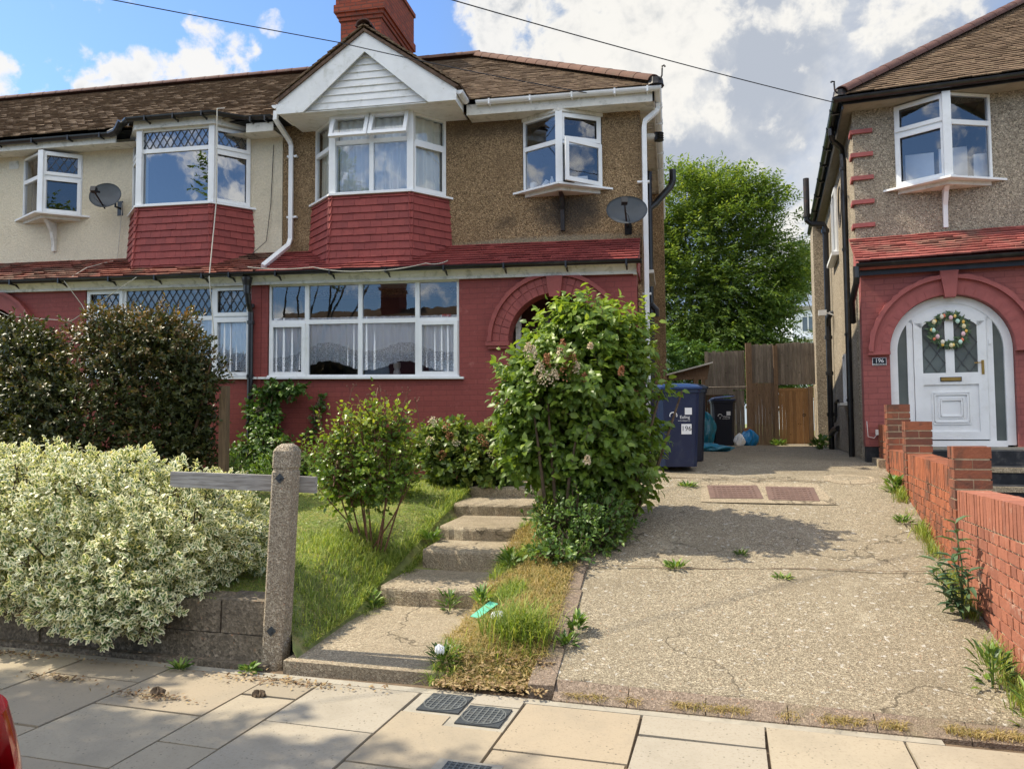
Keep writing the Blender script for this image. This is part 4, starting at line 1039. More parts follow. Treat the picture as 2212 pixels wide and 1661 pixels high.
# ------------------------------------------------------------------ the cream house next door
ch_ = thing('terraced_house', 'cream rendered house with black gutters and leaded windows left of the brown one', 'house', (-9, 10.1, .8), 'terraced houses of the row')
CX0 = -18.
b = B(LH); wallY(b, CX0, X0-.006, .4, 3.60, LOY, .24, [(-9.02, -6.13, 2.20, 3.60)], (-10.45-.35, .66, 2.70, .9)); b.build('lower_wall', 'red_brick', ch_)
b = B(LH); b.box(-11.7, -9.9, 10.9, 11.0, .5, 3.55); b.box(-11.8, -11.7, 10.35, 11.0, .5, 3.55); b.box(-9.9, -9.8, 10.35, 11.0, .5, 3.55); b.box(-11.8, -9.8, 10.35, 11.0, 3.55, 3.59); b.build('porch_lining', 'door_brown', ch_)
b = B(LH); cxx = -10.8
ringarc(b, cxx, 2.70, .66, .886, LOY-.04, LOY+.01, 180, 0, 40); ringarc(b, cxx, 2.70, .89, .945, LOY-.085, LOY+.01, 180, 0, 60, wob=.018, zmax=3.585); b.build('arch_moulding', 'red_paint', ch_)
b = B(LH); wallY(b, CX0, X0-.012, 3.5, 6.25, UPY-.004, .24, [(-8.68, -6.53, 4.0, 6.25), (-10.86, -9.67, 4.96, 6.03)]); b.build('upper_wall', 'cream', ch_)
b = B(LH); b.box(-11.15, -10.96, UPY-.012, UPY-.003, 5.86, 6.0)
for k in range(6): b.box(-11.14+k*.03, -11.125+k*.03, UPY-.016, UPY-.011, 5.87, 5.99)
b.build('air_vent', 'offwhite', ch_)
W = Win(LH); fr_ = [0, .68/2.89, 2.25/2.89, 1.]
W.cells((-9.02, LOY+.03), (-6.14, LOY+.03), [(fr_[0], fr_[1], 3.12, 3.60, 'caselead'), (fr_[1], fr_[2], 3.12, 3.60, 'fixlead'), (fr_[2], fr_[3], 3.12, 3.60, 'caselead'), (fr_[0], fr_[1], 2.22, 3.12, 'case'), (fr_[1], fr_[2], 2.22, 3.12, 'fixed'), (fr_[2], fr_[3], 2.22, 3.12, 'case')])
cw = W.done(ch_)
b = B(LH); b.box(-9.1, -6.0, LOY-.06, LOY+.03, 2.185, 2.215); b.build('sill', 'white', cw)
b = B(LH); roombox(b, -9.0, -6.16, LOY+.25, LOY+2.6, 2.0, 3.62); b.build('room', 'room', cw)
curtain('net_curtain', cw, LH, (-9.02, LOY), (-6.14, LOY), 0, 3.15, 'net', .08, .12, .024, lambda t: 2.30+.02*abs(math.sin(t*50)), .01, .99)
b = B(LH); tiles(b, (0, PY0, PZ0), (1, 0, 0), us, slp, lambda s: (CX0, X0-.01), .10, .20, .018, lift=.042, jit=.010)
pr = b.build('pent_roof', 'pent_worn', ch_)
b = B(LH); b.prism([(PY0+.02, PZ0-.02), (PY1, PZ1-.02), (PY1, 3.60), (PY0+.13, 3.60)], 'x', CX0, X0-.001); b.build('roof_deck', 'offwhite', pr)
b = B(LH); b.box(CX0, X0-.003, 10.035, 10.06, 3.585, 3.725); b.build('fascia', 'offwhite', ch_)
b = B(LH); gutter(b, [(CX0, 9.895, 3.745), (X0-.155, 9.895, 3.745)], .054); lg = b.build('lower_gutter', 'black', ch_)
brackets(lg, LH, [-11.1, -10.2, -9.3, -8.4, -7.6, -6.8, -6.35], gbr, 'black')
oc = [[(0, 1, 5.60, 6.02, 'fixed'), (0, 1, 4.97, 5.60, 'fixed')], [(0, 1, 5.60, 6.02, 'caselead'), (0, 1, 4.97, 5.60, 'case')]]
co = oriel(ch_, LH, -10.86, -9.67, -10.18, 10.38, 4.97, 6.02, UPY, oc, None, 'offwhite', bracket_curve=True)
curtain('curtain', co, LH, (-10.86, UPY), (-10.18, 10.38), 5.0, 6.0, 'drape_dk', .12, .12, .02, a0=.1, a1=.6)
cf = [[(0, 1, 5.80, 6.17, 'caselead'), (0, 1, 4.95, 5.80, 'case')],
      [(0, 1, 5.83, 6.17, 'fixlead'), (0, 1, 4.95, 5.83, 'fixed')],
      [(0, 1, 5.80, 6.17, 'caselead'), (0, 1, 4.95, 5.80, 'case')]]
CL, CA, CB, CR = (-8.68, UPY), (-8.23, 10.28), (-6.94, 10.28), (-6.53, UPY)
# (second bay shares the bay builder, with clearer panes)
_hm = M['hang_tile']
cbw = bay(ch_, (CL, CA, CB, CR), 4.95, 5.8, 6.17, cf, glass='glass_sky')
curtain('curtain', cbw, LH, CB, CR, 5.0, 6.05, 'drape_dk', .10, .12, .025, a0=.05, a1=.98)
curtain('curtain', cbw, LH, CL, CA, 5.0, 6.05, 'drape', .12, .12, .025, a0=.05, a1=.95)
b = B(LH)
tiles(b, (0, EY, EZ), (1, 0, 0), usm, sl_, lambda s: (CX0, X0-.005), .098, .165, .015, jit=.008, lift=.030)
b.quad((CX0, 17.1, EZ), (X0, 17.1, EZ), (X0, RY, RZ), (CX0, RY, RZ)); rf2 = b.build('roof', 'roof_tile', ch_)
b = B(LH); b.prism([(EY+.05, EZ-.01), (RY, RZ-.03), (17.1, EZ-.02)], 'x', CX0, X0-.006)
b.prism([(CL[0]-.12, EY+.3), (CA[0]-.1, 10.17), (CB[0]+.1, 10.17), (CR[0]+.12, EY+.3)], 'z', 6.30, 6.34); b.build('roof_felt', 'dark', rf2)
b = B(LH); halfround(b, (-6.1, RY, RZ+.04), (CX0, RY, RZ+.04), .115); b.build('ridge_tile', 'ridge_dk', rf2)
b = B(LH); b.prism([(CL[0]-.09, UPY), (CA[0]-.07, 10.21), (CB[0]+.07, 10.21), (CR[0]+.09, UPY)], 'z', 6.17, 6.30); b.build('bay_head_board', 'offwhite', ch_)
b = B(LH); b.box(CX0, CL[0]-.1, 10.39, 10.415, 6.06, 6.20); b.box(CR[0]+.1, X0-.01, 10.39, 10.415, 6.06, 6.20)
b.quad((CX0, 10.41, 6.07), (X0, 10.41, 6.07), (X0, 10.71, 6.07), (CX0, 10.71, 6.07)); b.build('upper_fascia', 'offwhite', ch_)
b = B(LH); gutter(b, [(CX0, 10.335, 6.20), (CL[0]-.14, 10.335, 6.20)], .055); b.tube([(CL[0]-.16, 10.335, 6.19), (CL[0]-.02, 10.30, 6.21), (CL[0]+.06, 10.26, 6.25), (CL[0]+.12, 10.24, 6.33)], .06, 10)
gutter(b, [(CL[0]+.10, 10.30, 6.32), (CA[0]-.10, 10.12, 6.32), (CB[0]+.10, 10.12, 6.32), (CR[0]+.10, 10.335, 6.29), (X0+.02, 10.335, 6.27)], .055)
ug = b.build('upper_gutter', 'black', ch_)
brackets(ug, LH, [-11.0, -10.3, -9.6, -9.0], lambda b, x: gbr(b, x, 10.335, 6.20), 'black')
brackets(ug, LH, [-8.0, -7.5, -7.0], lambda b, x: gbr(b, x, 10.12, 6.32), 'black'); brackets(ug, LH, [-6.3, -6.05], lambda b, x: gbr(b, x, 10.335, 6.26), 'black')

# ------------------------------------------------------------------ house number 196
rh = thing('detached_house', 'tan pebbledash house with red bricked white arched front door and black gutters', 'house', RH((2.9, 0, 1.06)))
b = B(RH); wallY(b, -.10, 6.2, 1.27, 3.55, 0, .24, [], (.92, .70, 2.50, 1.24)); b.build('lower_wall', 'pink_brick', rh)
b = B(RH); wallY(b, -.10+.012, .22, .7, 1.27, .01, .22); wallY(b, 1.62, 6.2, .7, 1.27, .01, .22); b.build('plinth', 'dark', rh)
b = B(RH)
ringarc(b, .92, 2.5, .70, .905, -.04, .01, 180, 0, 40)
for k in range(21):
    t0, t1 = 180-k*180/21, 180-(k+1)*180/21
    ringarc(b, .92, 2.5, .705, .80, -.044, .0, t0-.35, t1+.35, 3)
ringarc(b, .92, 2.5, .90, .955, -.09, .01, 180, 0, 60, wob=.018, zmax=3.50)
for s_ in (-1, 1): b.box(.92+s_*.83-.13, .92+s_*.83+.13, -.07, .01, 2.46, 2.505)
b.prism([(.86, 3.16), (.98, 3.16), (1.02, 3.50), (.81, 3.50)], 'y', -.10, .01)
b.build('arch_moulding', 'pink_paint', rh)
# upper walls
b = B(RH); wallY(b, -.08, 6.2, 3.4, 5.99, .6, .24, [(.45, 1.61, 4.80, 5.97)])
b.box(-.08, .16, .84, 8., 1.1, 6.02); b.box(-.08, .1, .24, .6, 1.1, 3.6); b.box(-.30, .0, 6.9, 8., 1.1, 6.02); b.box(-.08, 6.2, 8., 8.2, 1.0, 6.02)
b.build('upper_wall', 'tan_peb', rh)
b = B(RH); b.box(-.07, .15, .25, 6.89, .9, 1.10); b.build('cement_plinth', 'cement', rh)
for zc in (5.66, 5.33, 5.0, 4.66, 4.33):
    b = B(RH); b.box(-.115, .17, .565, .64, zc-.028, zc+.028); b.box(-.115, -.07, .64, .78, zc-.028, zc+.028); b.build('quoin', 'pink_paint', rh)
# oriel
oc = [[(0, 1, 5.56, 5.955, 'case'), (0, 1, 4.80, 5.56, 'case')], [(0, 1, 5.56, 5.955, 'fixed'), (0, 1, 4.80, 5.56, 'fixed')]]
ro = oriel(rh, RH, .45, 1.61, 1.03, .30, 4.80, 5.955, .6, oc, None, 'white')
b = B(RH); b.box(.62, .98, .9, .93, 4.95, 5.35); b.box(1.05, 1.4, .95, .98, 4.95, 5.4); b.box(.60, .85, .6, .62, 4.86, 4.96); b.box(1.42, 1.6, .7, .75, 4.86, 5.2); b.build('shelf_items', 'white_far', ro)
# pent roof
b = B(RH); sp = math.hypot(.80, .47); uq = (0, .80/sp, .47/sp)
tiles(b, (0, -.19, 3.655), (1, 0, 0), uq, sp, lambda s: (-.17, 6.2), .092, .19, .022, lift=.044, jit=.010)
pr = b.build('pent_roof', 'pent_pink', rh)
b = B(RH); b.prism([(-.17, 3.64), (.6, 4.10), (.6, 3.52), (-.05, 3.52)], 'x', -.12, 6.2); b.build('roof_deck', 'pink_paint', pr)
b = B(RH); b.box(-.12, 6.2, -.10, -.075, 3.50, 3.64); b.build('fascia', 'black', rh)
b = B(RH); gutter(b, [(-.17, -.235, 3.635), (6.2, -.235, 3.635)], .055); lg = b.build('lower_gutter', 'black', rh)
b = B(RH); b.tube([(-.17, -.235, 3.60), (-.17, -.235, 3.46), (-.17, -.20, 3.40), (-.20, .10, 3.2), (-.17, .35, 2.95)], .04, 10); b.build('gutter_outlet', 'black', rh)
# roof: hipped at its left end
b = B(RH); e0, ez, r0, rz = .20, 6.05, 3.75, 8.72
sr = math.hypot(r0-e0, rz-ez); tiles(b, (0, e0, ez), (1, 0, 0), (0, (r0-e0)/sr, (rz-ez)/sr), sr, lambda s: (-.31+3.5*s/sr, 6.2), .098, .165, .016, jit=.006, lift=.030)
sq = math.hypot(3.5, rz-ez); tiles(b, (-.31, e0, ez), (0, 1, 0), (3.5/sq, 0, (rz-ez)/sq), sq, lambda s: (3.55*s/sq, 7.1-3.55*s/sq), .098, .165, .016, jit=.006, lift=.030)
b.quad((-.3, 8.0, ez), (6.2, 8.0, ez), (6.2, r0+.05, rz), (3.2, r0+.05, rz)); rf3 = b.build('roof', 'roof_tile', rh)
b = B(RH); b.add([(-.27, e0+.03, ez-.01), (6.2, e0+.03, ez-.01), (6.2, r0, rz-.03), (3.19, r0, rz-.03), (-.27, 7.4, ez-.01)], [(0, 1, 2, 3), (4, 0, 3)]); b.build('roof_felt', 'dark', rf3)
b = B(RH); halfround(b, (-.24, e0+.04, ez+.05), (3.19, r0, rz+.04), .115); b.build('hip_tile', 'ridge_dk', rf3)
b = B(RH); b.lathe([(.10, 0), (.09, .03), (.08, .09)], (-.26, e0+.05, ez+.0), 10); b.tube([(-.28, e0, ez+.02), (-.33, e0-.04, ez+.08), (-.335, e0-.04, ez+.17), (-.33, e0-.03, ez+.20), (-.36, e0-.04, ez+.205), (-.375, e0-.05, ez+.19)], .012, 6); b.build('hip_iron', 'blackiron', rf3)
b = B(RH); b.box(-.24, 6.2, .27, .295, 5.955, 6.04); b.box(-.24, -.215, .295, 8.0, 5.90, 6.04); b.build('upper_fascia', 'black', rh)
b = B(RH); b.quad((-.215, .295, 5.965), (6.2, .295, 5.965), (6.2, .61, 5.965), (-.08, .61, 5.965)); b.quad((-.215, .295, 5.967), (-.08, .61, 5.967), (-.08, 8.0, 5.967), (-.215, 8.0, 5.967)); b.build('soffit', 'cement', rh)
b = B(RH); gutter(b, [(6.2, .215, 6.03), (-.31, .215, 6.03), (-.31, 8.0, 6.03)], .056); ug = b.build('upper_gutter', 'black', rh)
def gr2(b, y): b.box(-.37, -.24, y-.015, y+.015, 5.955, 5.972); b.box(-.373, -.365, y-.015, y+.015, 5.955, 6.035)
brackets(ug, RH, [.6, 1.3, 2.1, 2.9, 3.8, 4.8, 5.9, 7.1], gr2, 'black')
b = B(RH); b.tube([(-.31, 1.2, 6.0), (-.31, 1.2, 5.88), (-.29, 1.25, 5.81), (-.15, 1.5, 5.77), (-.13, 1.6, 5.72), (-.125, 1.6, 5.6), (-.125, 1.6, 1.0)], .042, 10)
for z in (5.45, 4.2, 2.9, 1.9): b.lathe([(.052, 0), (.052, .04)], (-.125, 1.6, z), 10)
b.build('black_downpipe', 'black', rh)
b = B(RH); b.tube([(-.17, 5.0, 1.0), (-.17, 5.0, 5.38), (-.20, 5.0, 5.48), (-.42, 5.0, 5.50), (-.50, 5.0, 5.58), (-.50, 5.0, 5.68)], .055, 12)
for z in (1.7, 2.5, 3.2, 5.3): b.lathe([(.072, 0), (.072, .07)], (-.17, 5.0, z), 12)
b.tube([(-.17, 5.0, 3.45), (-.17, 4.9, 3.6), (-.13, 4.85, 3.68), (-.08, 4.85, 3.7)], .05, 10); b.tube([(-.17, 5.0, 1.35), (-.15, 4.5, 1.45), (-.10, 4.2, 1.47)], .055, 10); b.tube([(-.13, 4.6, 1.6), (-.13, 4.3, 1.7), (-.13, 4.3, 1.95), (-.1, 4.1, 1.98)], .028, 8)
sp_ = b.build('soil_pipe', 'black', rh)
b = B(RH); b.tube([(-.50, 5.0, 5.66), (-.50, 5.0, 6.42)], .058, 12); b.lathe([(.07, 0), (.07, .06)], (-.50, 5.0, 5.64), 12); b.build('vent_stack', 'blackiron', sp_)
W = Win(RH); f1 = [(0, .5, 4.55, 5.72, 'fixed'), (.5, 1, 4.55, 5.72, 'case')]
W.cells((-.11, 4.4), (-.11, 3.3), f1); sw_ = W.done(rh); b = B(RH); b.box(-.2, -.08, 3.25, 4.45, 4.49, 4.55); b.build('sill', 'white', sw_)
W = Win(RH); W.cells((-.11, 2.9), (-.11, 2.5), [(0, 1, 1.9, 2.7, 'fixed')]); sw_ = W.done(rh); b = B(RH); b.box(-.2, -.08, 2.46, 2.94, 1.86, 1.90); b.build('sill', 'offwhite', sw_)
# front door set
Y_ = .10
b = B(RH); cx, zs = .92, 2.50
ringarc(b, cx, zs, .60, .695, Y_-.03, Y_+.04, 180, 0, 40)
for s_ in (-1, 1): b.box(*sorted((cx+s_*.60, cx+s_*.695)), Y_-.03, Y_+.04, 1.29, zs)
for s_ in (-1, 1): b.box(*sorted((cx+s_*.415, cx+s_*.485)), Y_-.02, Y_+.03, 1.29, zs+.41)
b.box(cx-.60, cx+.60, Y_-.03, Y_+.03, 1.27, 1.345)
ringarc(b, cx, zs+.0, .545, .602, Y_-.02, Y_+.03, 140, 40, 20)
ringarc(b, cx, zs+.0, .43, .602, Y_+.012, Y_+.028, 142, 38, 20)
df = b.build('door_frame', 'white', rh)
b = B(RH)
def side_glass(b, s_):
    P = [(cx+s_*.485, 1.345), (cx+s_*.60, 1.345), (cx+s_*.60, zs)]
    for k in range(0, 7):
        t = rad(36*k/6); P.append((cx+s_*.60*math.cos(t), zs+.60*math.sin(t)))
    P.append((cx+s_*.485, zs+.36)); vs = [(p[0], Y_+.01, p[1]) for p in P]
    if s_ > 0: b.add(vs, [tuple(range(len(vs)))])
    else: b.add(vs, [tuple(range(len(vs)-1, -1, -1))])
side_glass(b, -1); side_glass(b, 1); b.build('side_pane', 'frost', df)
b = B(RH); yb = Y_-.015
b.box(cx-.41, cx-.31, yb-.02, yb+.03, 1.36, 2.86); b.box(cx+.31, cx+.41, yb-.02, yb+.03, 1.36, 2.86)
b.box(cx-.31, cx+.31, yb-.02, yb+.03, 1.36, 1.46); b.box(cx-.31, cx+.31, yb-.02, yb+.03, 2.06, 2.21); b.box(cx-.05, cx+.05, yb-.02, yb+.03, 2.21, 3.0)
b.box(cx-.31, cx+.31, yb-.0, yb+.02, 1.46, 2.06)
n = 12
for k in range(n):
    t0, t1 = rad(138-96*k/n), rad(138-96*(k+1)/n); R1 = .55
    q = [(cx+R1*math.cos(t0), zs+R1*math.sin(t0)), (cx+R1*math.cos(t1), zs+R1*math.sin(t1))]
    b.prism([(q[0][0], q[0][1]), (q[1][0], q[1][1]), (cx+.44*math.cos(t1)*1.0, zs+.44*math.sin(t1)), (cx+.44*math.cos(t0), zs+.44*math.sin(t0))], 'y', yb-.02, yb+.03)
dr = b.build('front_door', 'white', rh)
b = B(RH)
for (w2, h2, d) in ((.21, .20, .012), (.185, .175, .018), (.14, .13, .010), (.115, .105, .018)):
    ring(b, cx-w2, cx+w2, 1.76-h2, 1.76+h2, .012, 0, 0) if False else None
    zc = 1.76
    for s_ in (-1, 1): b.box(cx-w2, cx+w2, yb-d, yb, zc+s_*h2-.009, zc+s_*h2+.009); b.box(cx+s_*w2-.009, cx+s_*w2+.009, yb-d, yb, zc-h2+.0091, zc+h2-.0091)
b.build('door_moulding', 'white', dr)
b = B(RH)
for s_ in (-1, 1):
    P = [(cx+s_*.05, 2.21), (cx+s_*.31, 2.21), (cx+s_*.31, 2.80)]+[(cx+.44*math.cos(t), zs+.44*math.sin(t)) for t in ([rad(a) for a in (50, 60, 72, 83)] if s_ > 0 else [rad(a) for a in (130, 120, 108, 97)])]
    vs = [(p[0], yb+.005, p[1]) for p in P]; b.add(vs, [tuple(range(len(vs)))] if s_ > 0 else [tuple(range(len(vs)-1, -1, -1))])
b.build('door_glass', 'frost', dr)
b = B(RH)
for s_ in (-1, 1):
    f2, _ = facet((cx+min(s_*.05, s_*.31), yb), (cx+max(s_*.05, s_*.31), yb)); b.loc = f2; diamonds(b, 0, .26, 2.21, 2.86, .002, .17, 1.5, .004)
b.build('door_lead', 'lead', dr)
b = B(RH); b.box(cx-.12, cx+.12, yb-.032, yb-.018, 2.10, 2.155); lb = b.build('letterbox', 'ink', dr); b = B(RH); b.box(cx-.11, cx+.11, yb-.038, yb-.030, 2.108, 2.147); b.build('letterbox_flap', 'brass', lb) if False else b.build('letterbox_flap', 'brass', dr)
b = B(RH); b.box(cx+.345, cx+.375, yb-.028, yb-.02, 2.18, 2.36); b.tube([(cx+.36, yb-.028, 2.33), (cx+.36, yb-.06, 2.33), (cx+.26, yb-.065, 2.325)], .008, 8); b.build('handle', 'brass', dr)
b = B(RH); b.box(cx+.435, cx+.465, Y_-.035, Y_-.02, 2.56, 2.62); b.build('doorbell', 'white', df)
b = B(RH); b.box(cx-.025, cx+.025, yb-.03, yb-.02, 2.90, 2.95); b.build('wreath_hook', 'whiteb', dr)
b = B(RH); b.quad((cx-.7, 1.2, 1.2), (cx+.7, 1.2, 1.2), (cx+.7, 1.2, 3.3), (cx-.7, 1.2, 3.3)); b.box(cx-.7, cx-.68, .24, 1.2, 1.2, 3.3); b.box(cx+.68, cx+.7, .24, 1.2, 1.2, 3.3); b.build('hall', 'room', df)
b = B(RH); b.box(.14, 1.70, -.05, .07, 1.235, 1.268); b.build('door_sill', 'cement', rh)
b = B(RH); b.box(.27, 6.2, -.45, .0, .9, 1.235); b.build('threshold_step', 'dark', rh)

# ------------------------------------------------------------------ steps, garden wall and piers of number 196
b = B(RH); zt = 1.08
for k in range(4):
    b.box(.30, 3.2, -1.1-.55*k, -.45-.55*k, .4, 1.06-.17*k, 0); b.box(.30, 3.2, -1.12-.55*k, -1.08-.55*k, 1.02-.17*k, 1.075-.17*k, 1)
b.box(-.03, .30, -.62, -.0, .8, 1.13, 1)
tag(b.build('entrance_steps', ['dark', 'steps'], origin=RH((1.5, -1.5, .4))), 'dark painted steps with stone treads up to the white front door', 'steps')
def gz(y): return drive_z(RO[1]+y-.2)    # drive height along the wall
gw_ = thing('garden_wall', 'stepped orange red brick garden wall with square piers beside the driveway', 'wall', RH((.16, -3.5, .3)))
WX0, WX1 = .05, .27
M['brickpc'] = per_piece('weathered_shaded_orange_brick', (.40, .135, .068), (.15, .065, .048), .9, (.105, .06, .045), 16, .8, .47, .63, 4.5)  # dark patches: staining, plus shade of the pier fronts put into the colour
M['brickpk'] = per_piece('chalky_pink_red_brick', (.38, .145, .09), (.20, .08, .058), .9, (.46, .33, .26), 16, .8, .56, .70, 6.)
M['mortar'] = plain('sandy_mortar', (.44, .36, .24), .95, .2, 14, bmp=.6, dirt=(.16, .12, .08))
PIER_SHADE = 0.
def brk(b, x0, x1, y0, y1, z0, z1, dz0=0., dz1=0.):
    j = [random.uniform(-.0018, .0018) for _ in range(6)]; e = .0065
    b.hexa([(x0+j[0], y0+e, z0+e+dz0), (x1+j[1], y0+e, z0+e+dz0), (x1+j[1], y1-e, z0+e+dz1), (x0+j[0], y1-e, z0+e+dz1),
            (x0+j[0]+j[2], y0+e, z1-e+dz0+j[4]), (x1+j[1], y0+e, z1-e+dz0+j[5]), (x1+j[1], y1-e, z1-e+dz1+j[5]), (x0+j[0]+j[3], y1-e, z1-e+dz1+j[4])], 0, min(1, max(0, random.betavariate(.9, 1.6)*.7+PIER_SHADE)))
def wallseg(y0, y1, zt0, zt1, sol='brickpc', low='brickpc', capped=True):
    b = B(RH); b2 = B(RH); b3 = B(RH); L = y1-y0
    def top(y): return zt0+(zt1-zt0)*(y-y0)/L
    b3.hexa([(WX0+.012, y0, gz(y0)-.3), (WX1-.012, y0, gz(y0)-.3), (WX1-.012, y1, gz(y1)-.3), (WX0+.012, y1, gz(y1)-.3), (WX0+.012, y0, zt0-.012), (WX1-.012, y0, zt0-.012), (WX1-.012, y1, zt1-.012), (WX0+.012, y1, zt1-.012)])
    n = max(1, round(L/.072))
    for i in range(n): ya, yb_ = y0+L*i/n, y0+L*(i+1)/n; brk(b2, WX0, WX1, ya, yb_, top((ya+yb_)/2)-.215, top((ya+yb_)/2))
    k = 0
    while k < 16:
        w_ = .225 if k % 2 else .1125; y = y0-(.06 if k % 2 else .0); any_ = False
        while y < y1-.01:
            ya, yb_ = max(y, y0), min(y+w_, y1); y += w_
            if yb_-ya < .02: continue
            z1 = top((ya+yb_)/2)-.217-.075*k
            if z1 < gz(ya)-.06: continue
            any_ = True; brk(b, WX0, WX1, ya, yb_, z1-.075, z1)
        if not any_: break
        k += 1
    b.build('brick_courses', low, gw_); b2.build('soldier_coping', sol, gw_); b3.build('mortar', 'mortar', gw_)
def pier(y0, y1, zt, x0=WX0-.012, x1=.285):
    global PIER_SHADE; PIER_SHADE = .42  # pier bricks toned darker: shade on their front faces painted in
    b = B(RH); b3 = B(RH); b3.box(x0+.010, x1-.010, y0+.010, y1-.010, .1, zt-.02); k = 0; z = zt-.10
    brk(b, x0, x1, y0, y0+(y1-y0)/2, zt-.10, zt); brk(b, x0, x1, y0+(y1-y0)/2, y1, zt-.10, zt)
    while z > .3:
        if k % 2 == 0:
            xm = (x0+x1)/2; b.r.append if False else None
            brk(b, x0, xm-.004, y0, y1, z-.075, z); brk(b, xm+.004, x1, y0, y1, z-.075, z)
        else:
            ym = (y0+y1)/2; brk(b, x0, x1, y0, ym, z-.075, z); brk(b, x0, x1, ym, y1, z-.075, z)
        z -= .075; k += 1
    PIER_SHADE = .0; o = b.build('pier', 'brickpc', gw_); b3.build('pier_mortar', 'mortar', o)
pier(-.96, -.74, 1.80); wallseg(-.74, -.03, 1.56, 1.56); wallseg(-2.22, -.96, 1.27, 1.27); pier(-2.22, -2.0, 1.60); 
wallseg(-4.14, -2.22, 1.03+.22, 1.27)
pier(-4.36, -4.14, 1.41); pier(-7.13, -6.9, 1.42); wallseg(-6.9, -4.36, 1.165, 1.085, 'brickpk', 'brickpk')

# ------------------------------------------------------------------ concrete gate post, rail, timber post, low block wall
def chamfer_post(b, x0, x1, y0, y1, z0, z1, c=.02, top=.05):
    def oc(e, z): return [(x0+e+c, y0+e, z), (x1-e-c, y0+e, z), (x1-e, y0+e+c, z), (x1-e, y1-e-c, z), (x1-e-c, y1-e, z), (x0+e+c, y1-e, z), (x0+e, y1-e-c, z), (x0+e, y0+e+c, z)]
    lv = [oc(0, z0), oc(0, z1-top-.14), oc(.006, z1-top-.13), oc(.006, z1-top-.12), oc(0, z1-top-.11), oc(0, z1-top), oc(.018, z1-top*.35), oc(.04, z1)]
    vs = [p for l in lv for p in l]; fs = [(i*8+j, i*8+(j+1) % 8, (i+1)*8+(j+1) % 8, (i+1)*8+j) for i in range(len(lv)-1) for j in range(8)]
    fs.append(tuple((len(lv)-1)*8+j for j in range(8))); b.add(vs, fs)
def lean(p): return (p[0]+(p[2]-0)*.045, p[1]+(p[2])*.012, p[2])
b = B(lean); chamfer_post(b, -2.715, -2.565, 4.62, 4.77, -.03, 1.475); gp = b.build('gate_post', 'post', origin=(-2.64, 4.7, 0))
tag(gp, 'leaning pebbly concrete gate post beside the garden path', 'post')
for z in (1.245, .235):
    b = B(lean); b.loc = lambda p, z=z: (-2.64+p[0]*.7071-p[2]*.7071, 4.615+p[1], z+p[0]*.7071+p[2]*.7071)
    b.box(-.024, .024, -.004, .0, -.024, .024); b.box(-.009, .009, -.014, -.004, -.009, .009); b.build('bolt_plate', 'iron_black', gp)
b = B(); b.hexa([(-3.54, 4.795, 1.163), (-2.42, 4.81, 1.130), (-2.42, 4.85, 1.130), (-3.54, 4.835, 1.163), (-3.54, 4.795, 1.273), (-2.42, 4.81, 1.242), (-2.42, 4.85, 1.242), (-3.54, 4.835, 1.273)])
tag(b.build('fence_rail', 'rail', origin=(-3, 4.82, 1.15)), 'grey weathered timber rail bolted to the back of the concrete post', 'rail')
b = B(); b.box(-5.21, -5.14, 7.95, 8.03, .7, 2.07); b.box(-5.24, -5.212, 7.96, 8.02, .7, 1.98); tag(b.build('timber_post', 'oldpost', origin=(-5.18, 8, .7)), 'old brown timber post standing between the dark shrubs and the drainpipe', 'post')
lw = thing('block_wall', 'low stained concrete block wall under the variegated hedge', 'wall', (-4.5, 4.6, 0))
b = B(PV); x = -2.665; k = 0
while x > -10:
    w_ = .44 if k else .40; j = random.uniform(-.006, .006); z1 = .425+random.uniform(-.008, .008)-.004*k
    n_ = .02
    b.hexa([(x-w_, .19+j, .19), (x-.008, .19+j, .19), (x-.008, .40, .19), (x-w_, .40, .19), (x-w_, .20+j, z1-n_), (x-.008, .20+j, z1-n_+.004), (x-.008, .40, z1), (x-w_, .40, z1)]); x -= w_+.006; k += 1
b.build('block_course', 'block', lw)
b = B(PV); x = -2.66
for k in range(12):
    w_ = random.uniform(.5, .8); j = random.uniform(-.01, .012)
    b.hexa([(x-w_, .165+j, -.03), (x-.004, .165+j, -.03), (x-.004, .4, -.03), (x-w_, .4, -.03), (x-w_, .18+j, .183), (x-.004, .18+j, .183), (x-.004, .4, .188), (x-w_, .4, .188)]); x -= w_
b.box(-10, -2.66, .10, .165, -.03, .02); b.build('footing', 'block', lw)
b = B(PV); b.box(-10, -2.67, .235, .36, .1, .385); b.build('mortar_core', 'cement', lw)

# ------------------------------------------------------------------ fence, gate, shed at the end of the drive
def boards(b, x0, x1, y, z0, z1, w=.10, jt=.02, m=0):
    x = x0
    while x < x1-.02:
        ww = min(w*random.uniform(.9, 1.08), x1-x); d = random.uniform(0, .012)
        zt = z1+random.uniform(-jt, jt*.4)
        b.hexa([(x+.002, y-.006-d, z0), (x+ww-.002, y-.018-d, z0), (x+ww-.002, y+.0, z0), (x+.002, y, z0), (x+.002, y-.006-d, zt), (x+ww-.002, y-.018-d, zt), (x+ww-.002, y, zt), (x+.002, y, zt)], m); x += ww
fe = thing('timber_fence', 'tall grey close-boarded timber fence across the end of the drive', 'fence', (1.9, 18.2, 1.06))
FY = 18.2
b = B(); boards(b, .78, 1.68, FY, 2.35, 3.27, .095, .03); boards(b, 1.36, 1.68, FY+.01, 1.06, 2.34, .10); boards(b, 1.83, 2.32, FY-.03, 2.50, 3.40, .085, .02); boards(b, 2.38, 3.6, FY-.03, 2.45, 3.42, .09, .02)
b.build('upper_boards', 'fence', fe)
b = B(); boards(b, 1.83, 2.32, FY-.05, 1.06, 2.50, .075, .01); b.build('lower_boards', 'fence_br', fe)
